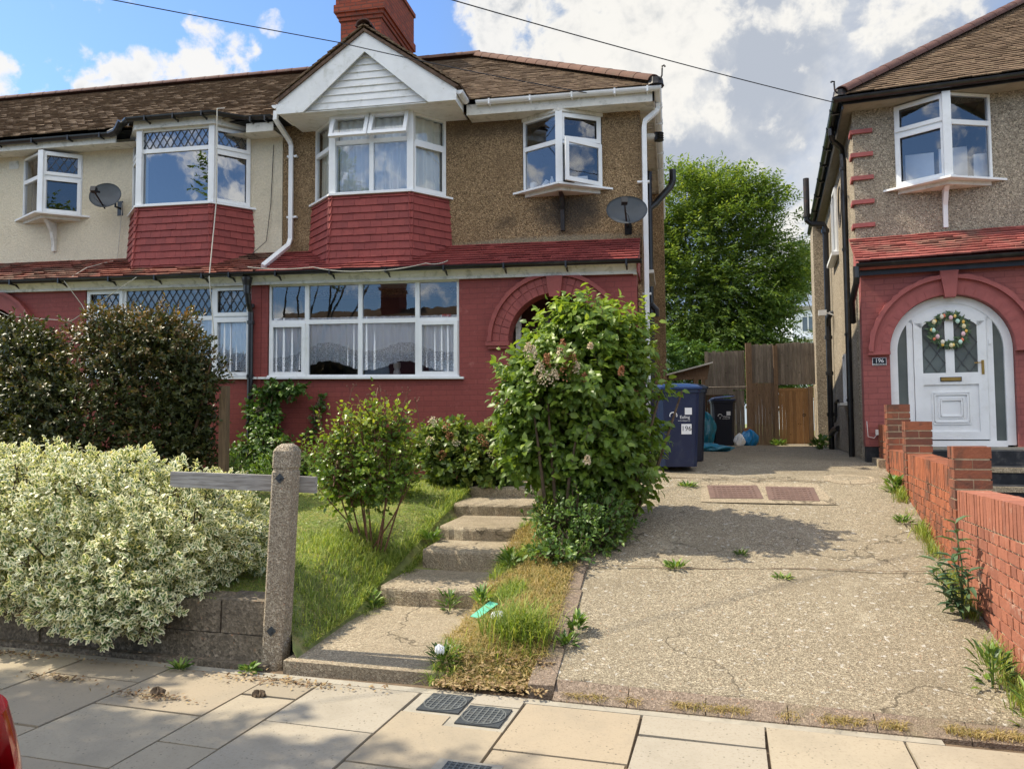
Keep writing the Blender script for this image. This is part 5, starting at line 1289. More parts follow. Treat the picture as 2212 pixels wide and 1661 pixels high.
for (x0, x1, z1, y0) in ((1.70, 1.83, 3.43, FY-.12), (2.31, 2.40, 3.36, FY-.12), (3.05, 3.15, 2.4, FY-.12), (.70, .78, 2.9, FY-.08)):
    b = B(); b.box(x0, x1, y0, y0+.09, 1.05, z1); b.build('post', 'fence_br', fe)
b = B(); b.box(.62, 1.40, FY-.07, FY-.03, 2.24, 2.37); b.tube([(.55, FY-.2, 2.41), (1.7, FY-.2, 2.41)], .012, 6, 0); b.build('rail', 'fence', fe)
b = B(); boards(b, 2.41, 3.05, FY-.06, 1.09, 2.30, .075, .002); b.box(2.41, 3.05, FY-.085, FY-.065, 2.30, 2.37)
gt = b.build('gate', 'gate', origin=(2.7, FY, 1.09)); tag(gt, 'orange brown boarded garden gate set in the tall fence', 'gate')
b = B(); b.loc = lambda p: (p[0], FY-.085+p[1], p[2])
for k in range(10):
    a0, a1 = k*.628, (k+1)*.628
    b.tube([(2.95+.03*math.cos(a0), 0, 1.75+.03*math.sin(a0)), (2.95+.03*math.cos(a1), 0, 1.75+.03*math.sin(a1))], .006, 5)
b.build('ring_handle', 'blackiron', gt)
b = B(); boards(b, .60, 1.25, FY+.9, 1.0, 2.4, .09, .03); tag(b.build('old_panel', 'shed', origin=(.9, FY+.9, 1)), 'dark broken board panel seen through the gap left of the fence', 'panel')
sh_ = thing('garden_shed', 'small dark brown lean-to shed behind the big blue bin', 'shed', (.2, 16.8, 1.06))
b = B(); boards(b, -.35, .48, 16.3, 1.06, 2.42, .12, .0); b.box(-.35, .60, 16.34, 17.3, 1.06, 2.40); b.build('wall', 'shed', sh_)
b = B(); b.box(.46, .56, 16.22, 16.3, 1.06, 2.56); b.box(-.35, .75, 16.24, 16.29, 2.50, 2.56); b.prism([(-.35, 2.56), (.75, 2.56), (.80, 2.80), (.72, 2.80)], 'y', 16.26, 16.30); b.build('frame', 'fence_br', sh_)
b = B(); b.hexa([(-.45, 16.1, 2.50), (.86, 16.1, 2.83), (.86, 17.5, 2.83), (-.45, 17.5, 2.50), (-.45, 16.1, 2.53), (.86, 16.1, 2.86), (.86, 17.5, 2.86), (-.45, 17.5, 2.53)]); b.build('roof', 'offwhite', sh_)

# ------------------------------------------------------------------ wheelie bins and sacks
def bin_(name, label, x, y, z, w, d, h, rot, body, lid, group=None, logo=None, number=None, lidgap=0.):
    t = thing(name, label, 'bin', (x, y, z), group); c_, s_ = math.cos(rot), math.sin(rot)
    def xf(p): return (x+p[0]*c_-p[1]*s_, y+p[0]*s_+p[1]*c_, z+p[2])
    b = B(xf)
    def rr(ww, dd, zz, c=.05): 
        return [(-ww/2+c, -dd/2, zz), (ww/2-c, -dd/2, zz), (ww/2, -dd/2+c, zz), (ww/2, dd/2-c, zz), (ww/2-c, dd/2, zz), (-ww/2+c, dd/2, zz), (-ww/2, dd/2-c, zz), (-ww/2, -dd/2+c, zz)]
    def loft(b, lv):
        vs = [p for l in lv for p in l]; fs = [(i*8+j, i*8+(j+1) % 8, (i+1)*8+(j+1) % 8, (i+1)*8+j) for i in range(len(lv)-1) for j in range(8)]
        fs += [tuple(range(7, -1, -1)), tuple((len(lv)-1)*8+j for j in range(8))]; b.add(vs, fs)
    loft(b, [rr(w*.80, d*.78, .04), rr(w*.82, d*.80, .02), rr(w*.93, d*.93, h*.80), rr(w*.95, d*.95, h*.885), rr(w, d, h*.89), rr(w, d, h*.925)])
    b.build('body', body, t)
    b = B(xf); g = lidgap
    loft(b, [rr(w*1.05, d*1.06, h*.93), rr(w*1.05, d*1.06, h*.955), rr(w*.97, d*.98, h*.965)]); 
    if g:
        b2f = b.loc; b.loc = lambda p: (p[0], p[1], p[2]+g*(.5*p[0]/w+.3))
    loft(b, [rr(w*.97, d*.97, h*.965), rr(w*.90, d*.90, h*.985), rr(w*.62, d*.8, h*.995), rr(w*.58, d*.75, h)]); b.build('lid', lid, t)
    b = B(xf); b.tube([(-w*.42, d*.52, h*.90), (-w*.42, d*.62, h*.92), (w*.42, d*.62, h*.92), (w*.42, d*.52, h*.90)], .016, 8); b.build('handle', body, t)
    for sx_ in (-1, 1):
        b = B(xf); b.tube([(sx_*w*.42-.02, d*.40, .10), (sx_*w*.42+.02, d*.40, .10)], .10, 14); b.build('wheel', 'tyre', t)
    fy = -d*.5*.93+.012
    def on(p, zc, xc): # front face slopes a little
        zz = zc+p[2]; return xf((xc+p[0], -d/2*(.80+.13*zz/(h*.8))-.003-p[1], zz))
    if logo:
        text_mesh('lettering', 'Ealing', .055*logo, 'sticker', t, lambda p: on(p, h*.60, w*.12), .0015, font_scale=(1.0, 1))
        text_mesh('web_lettering', 'www.ealing.gov.uk', .020*logo, 'sticker', t, lambda p: on(p, h*.56, w*.10), .001)
        b = B(lambda p: on(p, 0, 0)); b.box(w*.12, w*.28, 0, .002, h*.63, h*.71)
        b.tube([(-w*.14, .001, h*.56), (-w*.14, .001, h*.60)], .006, 6); 
        for k in range(9):
            a0, a1 = rad(200-25*k), rad(200-25*(k+1)); b.tube([(-w*.14+.045*math.cos(a0), .001, h*.62+.04*math.sin(a0)), (-w*.14+.045*math.cos(a1), .001, h*.62+.04*math.sin(a1))], .006, 5)
        b.build('logo', 'sticker', t)
    if number:
        b = B(lambda p: on(p, 0, 0)); b.box(w*.04, w*.27, .0, .002, h*.40, h*.52); b.build('number_sticker', 'sticker', t)
        text_mesh('number', number, .085, 'ink', t, lambda p: on((p[0], p[1]+.002, p[2]), h*.465, w*.155), .001)
    return t
bin_('wheelie_bin', 'large navy blue wheelie bin with bright blue lid and number sticker beside the lilac', .03, 9.88, 1.03, .55, .68, 1.06, rad(12), 'bin_blue', 'bin_lid', 'wheelie bins', 1.0, '196')
bin_('wheelie_bin', 'small black wheelie bin with slightly raised lid in front of the far fence', 1.13, 17.75, 1.06, .54, .55, 1.10, rad(2), 'bin_dark', 'bin_blue', 'wheelie bins', 1.1, None, .10)
bin_('wheelie_bin', 'dark bin mostly hidden behind the large navy blue bin', .13, 10.75, 1.05, .56, .62, 1.08, rad(20), 'bin_dark', 'bin_dark', 'wheelie bins')
def sack(name, label, x, y, z, rx, ry, rz, mat, seed, cat='sack', group=None):
    r_ = np.random.default_rng(seed); n, k = 26, 16; V = []; F = []
    ph = r_.random(8)*6
    for i in range(k+1):
        t = i/k; zz = rz*2*t
        pr = math.sin(math.pi*min(1, .12+t*.88))**.45 if t < .97 else .12
        for j in range(n):
            a = 2*math.pi*j/n; q = pr*(1+.09*math.sin(3*a+ph[0]+t*4)+.07*math.sin(7*a+ph[1]-t*6)+.05*math.sin(13*a+ph[2]+t*9))
            V.append((x+rx*q*math.cos(a), y+ry*q*math.sin(a), z+zz*(1+.06*math.sin(2*a+ph[3]))+(.012*math.sin(9*a+ph[4]) if i else 0)))
    for i in range(k):
        for j in range(n): F.append((i*n+j, i*n+(j+1) % n, (i+1)*n+(j+1) % n, (i+1)*n+j))
    b = B(); b.add(V, F+[tuple(range(n-1, -1, -1)), tuple(k*n+j for j in range(n))]); o = b.build(name, mat, origin=(x, y, z)); tag(o, label, cat, group); return o
sack('refuse_sack', 'bright blue plastic sack leaning on the foot of the fence right of the small bin', 1.70, 17.8, 1.06, .20, .18, .18, 'bag', 3, group='plastic sacks')
sack('refuse_sack', 'tall teal plastic sack slumped left of the small black bin', .68, 17.4, 1.06, .26, .24, .38, 'bag_teal', 5, group='plastic sacks')
sack('refuse_sack', 'white carrier bag squeezed between the small bin and the blue sack', 1.48, 17.6, 1.06, .12, .12, .14, 'white_far', 8, group='plastic sacks')
b = B(); b.hexa([(1.62, 17.8, 1.36), (1.78, 17.8, 1.40), (1.78, 17.95, 1.40), (1.62, 17.95, 1.36), (1.59, 17.8, 1.45), (1.75, 17.8, 1.49), (1.75, 17.95, 1.49), (1.59, 17.95, 1.45)]); tag(b.build('cardboard_box', 'flower_br'), 'small open cardboard box tipped on top of the blue sack', 'box')
sack('bubble_sheet', 'rolled pale blue plastic sheet lying on the drive behind the big bin', .52, 14.2, 1.07, .52, .20, .07, 'bag_teal', 11, 'sheet')

# ------------------------------------------------------------------ covers set in the ground
def cover(name, label, P, w, d, rot, zf, mat, group, rows=6, cols_=9):
    t = thing(name, label, 'cover', P, group); c_, s_ = math.cos(rot), math.sin(rot)
    def xf(p):
        x, y = P[0]+p[0]*c_-p[1]*s_, P[1]+p[0]*s_+p[1]*c_; return (x, y, zf(y)+p[2])
    b = B(xf); b.box(-w/2, w/2, -d/2, d/2, -.03, .014); b.build('plate', mat, t)
    b = B(xf)
    for i in range(cols_):
        for j in range(rows):
            x = -w/2+.04+(w-.08)*(i+.5)/cols_; y = -d/2+.03+(d-.06)*(j+.5)/rows; o_ = (w-.08)/cols_*.36; q = (d-.06)/rows*.30
            if i in (0, cols_-1): o_ *= .5
            b.box(x-o_, x+o_, y-q, y+q, .014, .019)
    b.build('raised_pattern', mat, t); return t
cover('drain_cover', 'left one of two brown iron drain covers in the driveway', (.65, 8.53, .83), .54, .50, rad(1), drive_z, 'iron_brown', 'drain covers in the driveway')
cover('drain_cover', 'right one of two brown iron drain covers in the driveway', (1.235, 8.49, .82), .50, .50, rad(-3), drive_z, 'iron_brown', 'drain covers in the driveway')
b = B(); b.quad((.28, 8.15, drive_z(8.15)+.008), (1.62, 8.12, drive_z(8.12)+.008), (1.56, 8.90, drive_z(8.9)+.008), (.32, 8.92, drive_z(8.92)+.008)); struct(b.build('cement_patch', 'steps', origin=(1, 8.5, .8)))
def stopcock(name, label, x, y, w, d, mat='iron_black', square=False):
    t = thing(name, label, 'cover', PV((x, y, 0)), 'small covers in the pavement')
    b = B(PV); b.box(x-w/2, x+w/2, y-d/2, y+d/2, -.02, .004); b.build('frame', mat, t)
    b = B(lambda p: PV((x+p[0], y+p[1], p[2]))); R = min(w, d)*.47
    if not square:
        k = 28; 
        for j in range(k):
            a0, a1 = 2*math.pi*j/k, 2*math.pi*(j+1)/k
            b.hexa([(R*math.cos(a0), R*math.sin(a0), .004), (R*1.06*math.cos(a0), R*1.06*math.sin(a0), .004), (R*1.06*math.cos(a1), R*1.06*math.sin(a1), .004), (R*math.cos(a1), R*math.sin(a1), .004),
                    (R*math.cos(a0), R*math.sin(a0), .009), (R*1.06*math.cos(a0), R*1.06*math.sin(a0), .009), (R*1.06*math.cos(a1), R*1.06*math.sin(a1), .009), (R*math.cos(a1), R*math.sin(a1), .009)])
    for g in range(-3, 4):
        q = g*R/3.6; h = math.sqrt(max(0, R*R-q*q))*.97 if not square else R
        b.box(q-.004, q+.004, -h, h, .004, .008); b.box(-h, h, q-.003, q+.003, .004, .0075)
    b.build('lid', 'iron_rib', t); return t
M['iron_rib'] = plain('worn_grey_iron', (.13, .14, .14), .45, .2, 12, dirt=(.05, .05, .05), dscale=12)
stopcock('stopcock_cover', 'upper left of two round dark iron covers side by side in the pavement', -1.295, -.145, .25, .26)
stopcock('stopcock_cover', 'lower right of two round dark iron covers side by side in the pavement', -1.02, -.27, .25, .26)
stopcock('stopcock_cover', 'dark cover cut off by the bottom of the picture below the two round ones', -.90, -.95, .22, .22, square=True)
b = B(PV); b.box(-1.06, -.74, -1.12, -.815, -.02, .002); struct(b.build('cover_surround', 'cement', origin=PV((-.9, -.95, 0))))
b = B(lambda p: (p[0], p[1], p[2]+drive_z(p[1])-drive_z(9.15))); b.lathe([(.27, -.03), (.27, .010), (.25, .012)], (1.95, 9.15, drive_z(9.15)), 24); tag(b.build('round_manhole_cover', 'steps'), 'round stone manhole cover at the foot of the brick wall', 'cover')

# ------------------------------------------------------------------ dishes, cables, sign, wreath and small fittings
def dish(label, c, w, h, yawd, arm, sideboom=False):
    t = thing('satellite_dish', label, 'satellite dish', c, 'satellite dishes'); cy_, sy_ = math.cos(rad(yawd)), math.sin(rad(yawd)); tl = rad(-18)
    def xf(p):
        x, y, z = p; y2 = y*math.cos(tl)-z*math.sin(tl); z2 = y*math.sin(tl)+z*math.cos(tl)
        return (c[0]+x*cy_-y2*sy_, c[1]+x*sy_+y2*cy_, c[2]+z2)
    b = B(xf); n, k = 36, 8; V = []; F = []
    for s_ in (0, 1):
        for i in range(k+1):
            r_ = i/k
            for j in range(n):
                a = 2*math.pi*j/n; V.append((w/2*r_*math.cos(a), -.055*r_*r_+s_*.008, h/2*r_*math.sin(a)))
    for s_ in (0, 1):
        o_ = s_*(k+1)*n
        for i in range(k):
            for j in range(n):
                q = (o_+i*n+j, o_+i*n+(j+1) % n, o_+(i+1)*n+(j+1) % n, o_+(i+1)*n+j); F.append(q if s_ else q[::-1])
    for j in range(n): F.append((k*n+j, k*n+(j+1) % n, (k+1)*n+k*n+(j+1) % n, (k+1)*n+k*n+j))
    b.add(V, F); b.build('reflector', 'dish', t, smooth=True)
    e = arm; b = B(xf); b.tube([(0, .02, -h*.45), (e[0], e[1], e[2])], .013, 8); b.build('arm', 'black', t)
    b = B(xf); b.box(e[0]-.04, e[0]+.04, e[1]-.05, e[1]+.03, e[2]-.02, e[2]+.06); b.tube([(e[0], e[1], e[2]+.02), (e[0]*.3, e[1]+.09, e[2]+.05)], .022, 8); b.build('receiver', 'black', t)
    b = B(); bx = c[0]; b.tube([(c[0], c[1]+.03, c[2]), (c[0], c[1]+.2, c[2]-.02), (c[0], c[1]+.2, c[2]-.1), (c[0], UPY, c[2]-.1)], .018, 8); b.box(c[0]-.05, c[0]+.05, UPY-.012, UPY-.004, c[2]-.22, c[2]+.02); b.build('wall_bracket', 'black', t)
    b = B(xf); b.tube([(e[0], e[1], e[2]), (e[0]+.0, e[1]+.03, e[2]-.10), (e[0]+.06, e[1]+.12, e[2]-.13), (e[0]+.09, .0, -h*.4)], .004, 5); b.build('lead', 'black', t)
    return t
dish('dark grey satellite dish on the brown pebbledash wall by the white corner pipe', (-.56, 10.30, 4.50), .56, .44, 8, (-.05, -.26, -.03))
dish('dark grey satellite dish on the cream wall between its two windows', (-8.92, 10.38, 5.32), .50, .46, 16, (-.05, -.30, -.10))
def cable(name, label, pts, r, mat, sag=0., cat='cable', group=None, n=10):
    P = []
    for a, c in zip(pts[:-1], pts[1:]):
        for k in range(n):
            t = k/n; P.append((a[0]+(c[0]-a[0])*t, a[1]+(c[1]-a[1])*t, a[2]+(c[2]-a[2])*t-sag*4*t*(1-t)))
    P.append(pts[-1]); b = B(); b.tube(P, r, 6); o = b.build(name, mat); tag(o, label, cat, group); return o
def P_(u, v, Y):
    d = sky_dir(u, v); return tuple(Vector((0, 0, EYE))+d*(Y/d.y))
e1 = P_(1290, 205, 10.36); s1 = P_(325, 0, 7.); 
cable('overhead_wire', 'dark overhead wire crossing the blue sky left of the chimney', [P_(-1400, -330, 3.6), P_(735, 93, 9.3), P_(1290, 205, 10.34)], .007, 'wire', .03, 'wire', 'overhead wires', 20)
cable('overhead_wire', 'dark overhead wire crossing the clouds to the corner of the right hand house', [P_(-900, -560, 4.), P_(975, 0, 7.2), RH((-.30, .25, 5.98))], .007, 'wire', .03, 'wire', 'overhead wires', 20)
cable('aerial_cable', 'pale cable hanging straight down over the cream bay window', [(-6.75, 10.3, 6.55), (-6.72, 10.06, 6.44), (-6.74, 10.1, 5.0), (-6.68, 9.86, 3.8), (-6.62, 9.95, 2.7), (-6.35, 10., 2.3)], .008, 'cable', .0, group='cables on the fronts')
cable('aerial_cable', 'thin cable looping from the cream wall dish down over the lower roof', [LH((-8.85, 10.66, 5.15)), LH((-8.93, 10.66, 4.2)), LH((-9.1, 10.2, 3.98)), LH((-9.2, 9.86, 3.7)), LH((-9.0, 10.0, 3.35)), LH((-8.9, 9.99, 3.2))], .006, 'cable', .0, group='cables on the fronts')
cable('aerial_cable', 'slack pale cable drooping along the black lower gutter', [LH((-6.05, 9.86, 3.82)), LH((-5.0, 9.84, 3.78)), LH((-4.2, 9.84, 3.70)), LH((-3.3, 9.84, 3.78)), LH((-3.0, 9.9, 3.82))], .006, 'cable', .03, group='cables on the fronts')
cable('aerial_cable', 'thin dark cable running down the cream wall beside the party line', [LH((-6.12, 10.68, 5.95)), LH((-6.16, 10.68, 5.0)), LH((-6.22, 10.66, 4.4)), LH((-6.3, 10.4, 4.15))], .005, 'wire', .0, group='cables on the fronts')
cable('aerial_cable', 'pale cable drooping across the far left of the lower fascia', [LH((-11.6, 9.9, 3.75)), LH((-10.4, 10.05, 3.2)), LH((-9.2, 10.02, 3.1)), LH((-7.9, 9.84, 3.72))], .006, 'cable', .0, group='cables on the fronts')
b = B(RH); 
for k in range(5):
    rr_ = .20+.02*k; cc_ = (-.19-.005*k, 1.55-.04*k, 4.95-.03*k)
    b.tube([(cc_[0], cc_[1]+rr_*math.cos(2*math.pi*j/24)*.9, cc_[2]+rr_*1.1*math.sin(2*math.pi*j/24)) for j in range(25)], .005, 5)
tag(b.build('cable_coil', 'wire'), 'coil of black cable looped over the drainpipe at the corner of house 196', 'cable')
# house number sign
sg = thing('house_sign', 'small black and white house number plate on the red brick', 'sign', RH((.10, -.01, 2.30)))
b = B(RH); b.box(.01, .175, -.014, -.002, 2.325, 2.425); b.build('border', 'signwhite', sg); b = B(RH); b.box(.015, .170, -.018, -.012, 2.33, 2.42); b.build('plate', 'slate', sg)
text_mesh('number', '196', .072, 'signwhite', sg, lambda p: RH((.0925+p[0], -.019-p[1], 2.383+p[2])), .001)
text_mesh('street_name', 'Wadham Gardens', .021, 'signwhite', sg, lambda p: RH((.0925+p[0], -.019-p[1], 2.342+p[2])), .0008)
b = B(RH); b.box(.02, .12, -.06, .0, 1.42, 1.49); b.tube([(.03, -.03, 1.42), (.0, -.02, 1.38), (-.07, -.02, 1.40), (-.08, -.02, 1.6)], .004, 5); b.tube([(.09, -.03, 1.42), (.12, -.02, 1.36)], .004, 5)
tag(b.build('junction_box', 'whiteb'), 'small grey white junction box low on the red brick beside the front door', 'box')
b = B(RH); b.tube([(-.10, 4.6, 3.62), (-.25, 4.6, 3.68)], .012, 6); b.box(-.36, -.22, 4.55, 4.66, 3.62, 3.72); tag(b.build('security_light', 'whiteb'), 'small lamp fixed to the side wall above the soil pipe bend', 'lamp')
# wreath
wr = thing('door_wreath', 'round spring wreath of leaves and pastel eggs hanging on the white door', 'wreath', RH((.90, .03, 2.62)))
def wx(a, r_, d=0.): return RH((.91+r_*1.3*math.cos(a), .055-d, 2.75+r_*1.3*math.sin(a)))
b = B(); b.tube([wx(2*math.pi*j/32, .135) for j in range(33)], .016, 8); b.tube([RH((.91, .06, 2.92)), RH((.915, .065, 2.96))], .004, 5); b.build('ring', 'barkd', wr)
for nm, cols2 in (('egg', [(.80, .70, .42), (.55, .78, .66), (.84, .55, .58), (.78, .72, .58)]), ('tulip', [(.82, .50, .10), (.85, .60, .18), (.80, .22, .12)])):
    for i, cc3 in enumerate(cols2): M[nm+str(i)] = plain('%s_colour_%d' % (nm, i), cc3, .5, .06)
for k in range(11):
    a = k*2*math.pi/11+.25; b = B(); cpt = Vector(wx(a, .135+.02*math.sin(k*5), .03)); r_ = .026
    b.lathe([(.0, -r_*1.2), (r_*.6, -r_*.95), (r_, -.1*r_), (r_*.85, r_*.6), (r_*.4, r_*1.15), (0, r_*1.25)], tuple(cpt), 10); b.build('egg', 'egg%d' % (k % 4), wr, smooth=True)
for k in range(10):
    a = k*2*math.pi/10+.55; b = B(); cpt = Vector(wx(a, .15, .025)); r_ = .02
    b.lathe([(.004, -r_*1.3), (r_, -r_*.4), (r_*.9, r_*.4), (r_*.2, r_*1.3)], tuple(cpt), 7); b.build('tulip', 'tulip%d' % (k % 3), wr, smooth=True)

# ------------------------------------------------------------------ white house far behind
fb = thing('far_building', 'white modern block seen in the gap between the tree and house 196', 'building', (17, 46, 1))
def fbx(p): return p
c0 = P_(1712, 700, 46); x0 = c0[0]
b = B(); b.box(x0, x0+8, 46, 56, 1, 8.1); b.build('wall', 'white_far', fb)
b = B(); b.box(x0-.1, x0+8.1, 45.85, 56, 8.1, 8.3); b.build('roof', 'cement', fb); b = B(); b.box(x0-.05, x0+8, 45.7, 46, 6.35, 6.5); b.build('ledge', 'white_far', fb)
for (dx, z, w2, h2) in ((.5, 6.8, .7, .9), (1.35, 6.8, .7, .9), (.3, 4.6, .8, 1.2), (1.3, 4.6, .8, 1.2)):
    b = B(); b.box(x0+dx, x0+dx+w2, 45.93, 45.99, z, z+h2); wn = b.build('window', 'grey_win', fb); b = B(); f_, _ = facet((x0+dx-.04, 45.93), (x0+dx+w2+.04, 45.93)); b.loc = f_; ring(b, 0, w2+.08, z-.04, z+h2+.04, .07, 0, .04); b.box(w2/2, w2/2+.06, 0, .04, z, z+h2); b.build('frame', 'white', wn)
# single-storey rear wing roof of house 196 peeping over the fence
b = B(RH); b.box(-.1, 1.4, 9.6, 12.5, .9, 3.5); b.hexa([(-.35, 9.4, 3.45), (-.15, 9.4, 3.35), (-.15, 12.6, 3.35), (-.35, 12.6, 3.45), (.5, 9.4, 4.25), (.7, 9.4, 4.15), (.7, 12.6, 4.15), (.5, 12.6, 4.25)])
rw = b.build('rear_wing', 'roof_tile', rh)

# ------------------------------------------------------------------ row of houses across the street (seen only as reflections)
op = thing('terraced_house', 'brick houses across the street mirrored in the windows', 'house', (-2, -16, 0))
b = B(); b.box(-22, 16, -24, -16, -.1, 5.2); b.build('wall', 'red_brick', op)
b = B(); b.prism([(-15.6, 5.2), (-20, 8.2), (-24.4, 5.2)], 'x', -22.3, 16.3); b.build('roof', 'roof_tile', op)
for x in (-16, -8, 0, 8): b = B(); b.box(x, x+1.1, -20.6, -19.4, 7.5, 9.8); b.box(x-.08, x+1.18, -20.7, -19.3, 9.2, 9.4); b.lathe([(.14, 0), (.12, .4)], (x+.3, -20, 9.8), 8); b.lathe([(.14, 0), (.12, .4)], (x+.8, -20, 9.8), 8); b.build('chimney', 'stack', op)
for x in np.arange(-20, 15, 4.):
    b = B(); b.box(x, x+1.8, -15.98, -15.9, 1.0, 2.5); b.box(x, x+1.8, -15.98, -15.9, 3.4, 4.8); b.build('window', 'white', op)

# ------------------------------------------------------------------ parked car: only its near rear lamp shows at the frame's edge
cr = thing('parked_car', 'silver car whose red tail lamp pokes in at the bottom left corner', 'car', (-3.7, .75, -.14))
CX1 = -1.39
def carx(p): return (CX1+p[0], .74+p[1], -.14+p[2])
b = B(carx); secs = []
def sec(x, hw, zl, zs_, zr, tw): return [(x, -hw*.96, zl), (x, -hw, zl+.25), (x, -hw*.99, zs_-.12), (x, -hw*.93, zs_), (x, -tw, zr), (x, tw, zr), (x, hw*.93, zs_), (x, hw*.99, zs_-.12), (x, hw, zl+.25), (x, hw*.96, zl)]
S = [sec(-.10, .74, .35, 1.02, 1.08, .55), sec(-.22, .82, .25, 1.06, 1.12, .56), sec(-.55, .86, .22, 1.05, 1.42, .56), sec(-1.3, .87, .20, 1.02, 1.50, .58), sec(-2.3, .87, .20, .98, 1.46, .56), sec(-3.0, .87, .20, .96, 1.05, .56), sec(-3.8, .84, .22, .85, .92, .60), sec(-4.15, .70, .30, .66, .72, .55)]
vs = [p for s_ in S for p in s_]; k = 10
b.add(vs, [(i*k+j, i*k+(j+1) % k, (i+1)*k+(j+1) % k, (i+1)*k+j) for i in range(len(S)-1) for j in range(k)]+[tuple(range(k-1, -1, -1)), tuple((len(S)-1)*k+j for j in range(k))])
b.build('body', 'silver', cr, smooth=False)
b = B(carx)
for s_ in (1, -1):
    b.add([(-.6, s_*.815, 1.08), (-2.9, s_*.815, 1.03), (-2.3, s_*.59, 1.42), (-.75, s_*.60, 1.40)], [(0, 1, 2, 3) if s_ < 0 else (3, 2, 1, 0)])
b.build('side_window', 'carglass', cr)
for x in (-.95, -3.3):
    for s_ in (1, -1): b = B(carx); b.tube([(x, s_*.70, .31), (x, s_*.88, .31)], .31, 24); w_ = b.build('wheel', 'tyre', cr); b = B(carx); b.tube([(x, s_*.87, .31), (x, s_*.89, .31)], .19, 16); b.build('rim', 'silver', w_)
# tail lamps wrap the rear corners
for s_ in (1, -1):
    b = B(carx); V = []; n, kk = 10, 9
    for i in range(n+1):
        t = i/n; z = .77+.34*t; ins = .05*t*t+.03*(1-t)**3
        for j in range(kk+1):
            a = math.pi/2*j/kk; r_ = .13
            V.append((-.02-ins*.9-r_+r_*math.cos(a)-(.10*(j/kk)), s_*(.70-ins*.5+r_*math.sin(a)), z))
    b.add(V, [(i*(kk+1)+j, i*(kk+1)+j+1, (i+1)*(kk+1)+j+1, (i+1)*(kk+1)+j)[::s_] for i in range(n) for j in range(kk)])
    b.build('tail_lamp', 'tail_red', cr, smooth=True)
b = B(carx); b.hexa([(-.10, -.78, .32), (.02, -.74, .32), (.02, .74, .32), (-.10, .78, .32), (-.10, -.80, .80), (-.0, -.76, .82), (-.0, .76, .82), (-.10, .80, .80)]); b.build('bumper', 'silver', cr)
# small litter
b = B(); b.hexa([(-1.44, 5.28, .22), (-1.37, 5.25, .22), (-1.28, 5.47, .27), (-1.35, 5.50, .28), (-1.44, 5.28, .224), (-1.37, 5.25, .223), (-1.28, 5.47, .275), (-1.35, 5.50, .284)]); tag(b.build('plastic_card', 'greenp'), 'strip of green plastic lying in the dry grass by the steps', 'litter')
sack('paper_scrap', 'crumpled white paper scrap in the grass near the green strip', -1.22, 5.20, .24, .05, .04, .02, 'white_far', 21, 'litter')
sack('paper_scrap', 'crumpled white tissue among weeds at the pavement edge', -1.46, 4.62, .16, .03, .025, .02, 'white_far', 22, 'litter')

# ------------------------------------------------------------------ vegetation
def unit(v): return v/np.maximum(np.linalg.norm(v, axis=-1, keepdims=True), 1e-9)
LT = np.array([(0, 0, 0), (.34, 0, .02), (.70, 0, .0), (1, 0, -.10), (.28, .5, .09), (.66, .40, .06), (.28, -.5, .09), (.66, -.40, .06)])
LTRI = [(0, 1, 4), (1, 2, 5), (1, 5, 4), (2, 3, 5), (0, 6, 1), (1, 6, 7), (1, 7, 2), (2, 7, 3)]
LUV = [(0, .5), (.34, .5), (.7, .5), (1, .5), (.28, 1), (.66, .92), (.28, 0), (.66, .08)]
def leaves(name, base, d, nrm, L, W, mat, parent=None, origin=None, rnd=None, curl=1., simple=False):
    n = len(base); d = unit(d); s = unit(np.cross(nrm, d)); nn = unit(np.cross(d, s))
    L = np.broadcast_to(L, (n,))[:, None, None]; W = np.broadcast_to(W, (n,))[:, None, None]
    if simple:
        T = np.array([(0, 0, 0), (.5, .5, .05), (1, 0, 0), (.5, -.5, .05)]); FT = np.array([(0, 1, 2, 3)]); UV = np.array([(0, .5), (.5, 1), (1, .5), (.5, 0)])
        k = 4
    else: T = LT; FT = np.array(LTRI); UV = np.array(LUV); k = 8
    V = base[:, None, :]+d[:, None, :]*T[None, :, 0:1]*L+s[:, None, :]*T[None, :, 1:2]*W+nn[:, None, :]*T[None, :, 2:3]*L*curl
    F = (np.arange(n)[:, None, None]*k+FT[None]).reshape(-1, FT.shape[1])
    if rnd is None: rnd = rng.random(n)
    return npmesh(name, V.reshape(-1, 3), F, mat, parent, origin, rnd=np.repeat(rnd, len(FT)), uv=np.tile(UV[FT].reshape(-1, 2), (n, 1)))
def shell(ells, n, rough=.12, inside=.82, seed=0, zmin=None, up_only=None):
    """points and normals spread over the outside of a union of ellipsoids"""
    r = np.random.default_rng(seed); E = np.array(ells, float); area = (E[:, 3]*E[:, 4]+E[:, 4]*E[:, 5]+E[:, 3]*E[:, 5])
    P = []; Nn = []; tot = 0
    while tot < n:
        m = n*2; idx = r.choice(len(E), m, p=area/area.sum()); u = unit(r.normal(size=(m, 3)))
        lump = 1+rough*(np.sin(u[:, 0]*7+idx*2.1)*np.sin(u[:, 1]*6+idx)+.6*np.sin(u[:, 2]*9+u[:, 0]*5+idx*1.3)+.5*np.sin(u[:, 0]*17+u[:, 2]*15+idx))
        p = E[idx, :3]+u*E[idx, 3:6]*lump[:, None]; nr = unit(u/E[idx, 3:6])
        keep = np.ones(m, bool)
        for j in range(len(E)):
            q = (p-E[j, :3])/(E[j, 3:6]*inside); keep &= ~((np.sum(q*q, 1) < 1) & (idx != j))
        if zmin is not None: keep &= p[:, 2] > zmin
        P.append(p[keep]); Nn.append(nr[keep]); tot += keep.sum()
    return np.concatenate(P)[:n], np.concatenate(Nn)[:n]
UPV = np.array([0, 0, 1.])
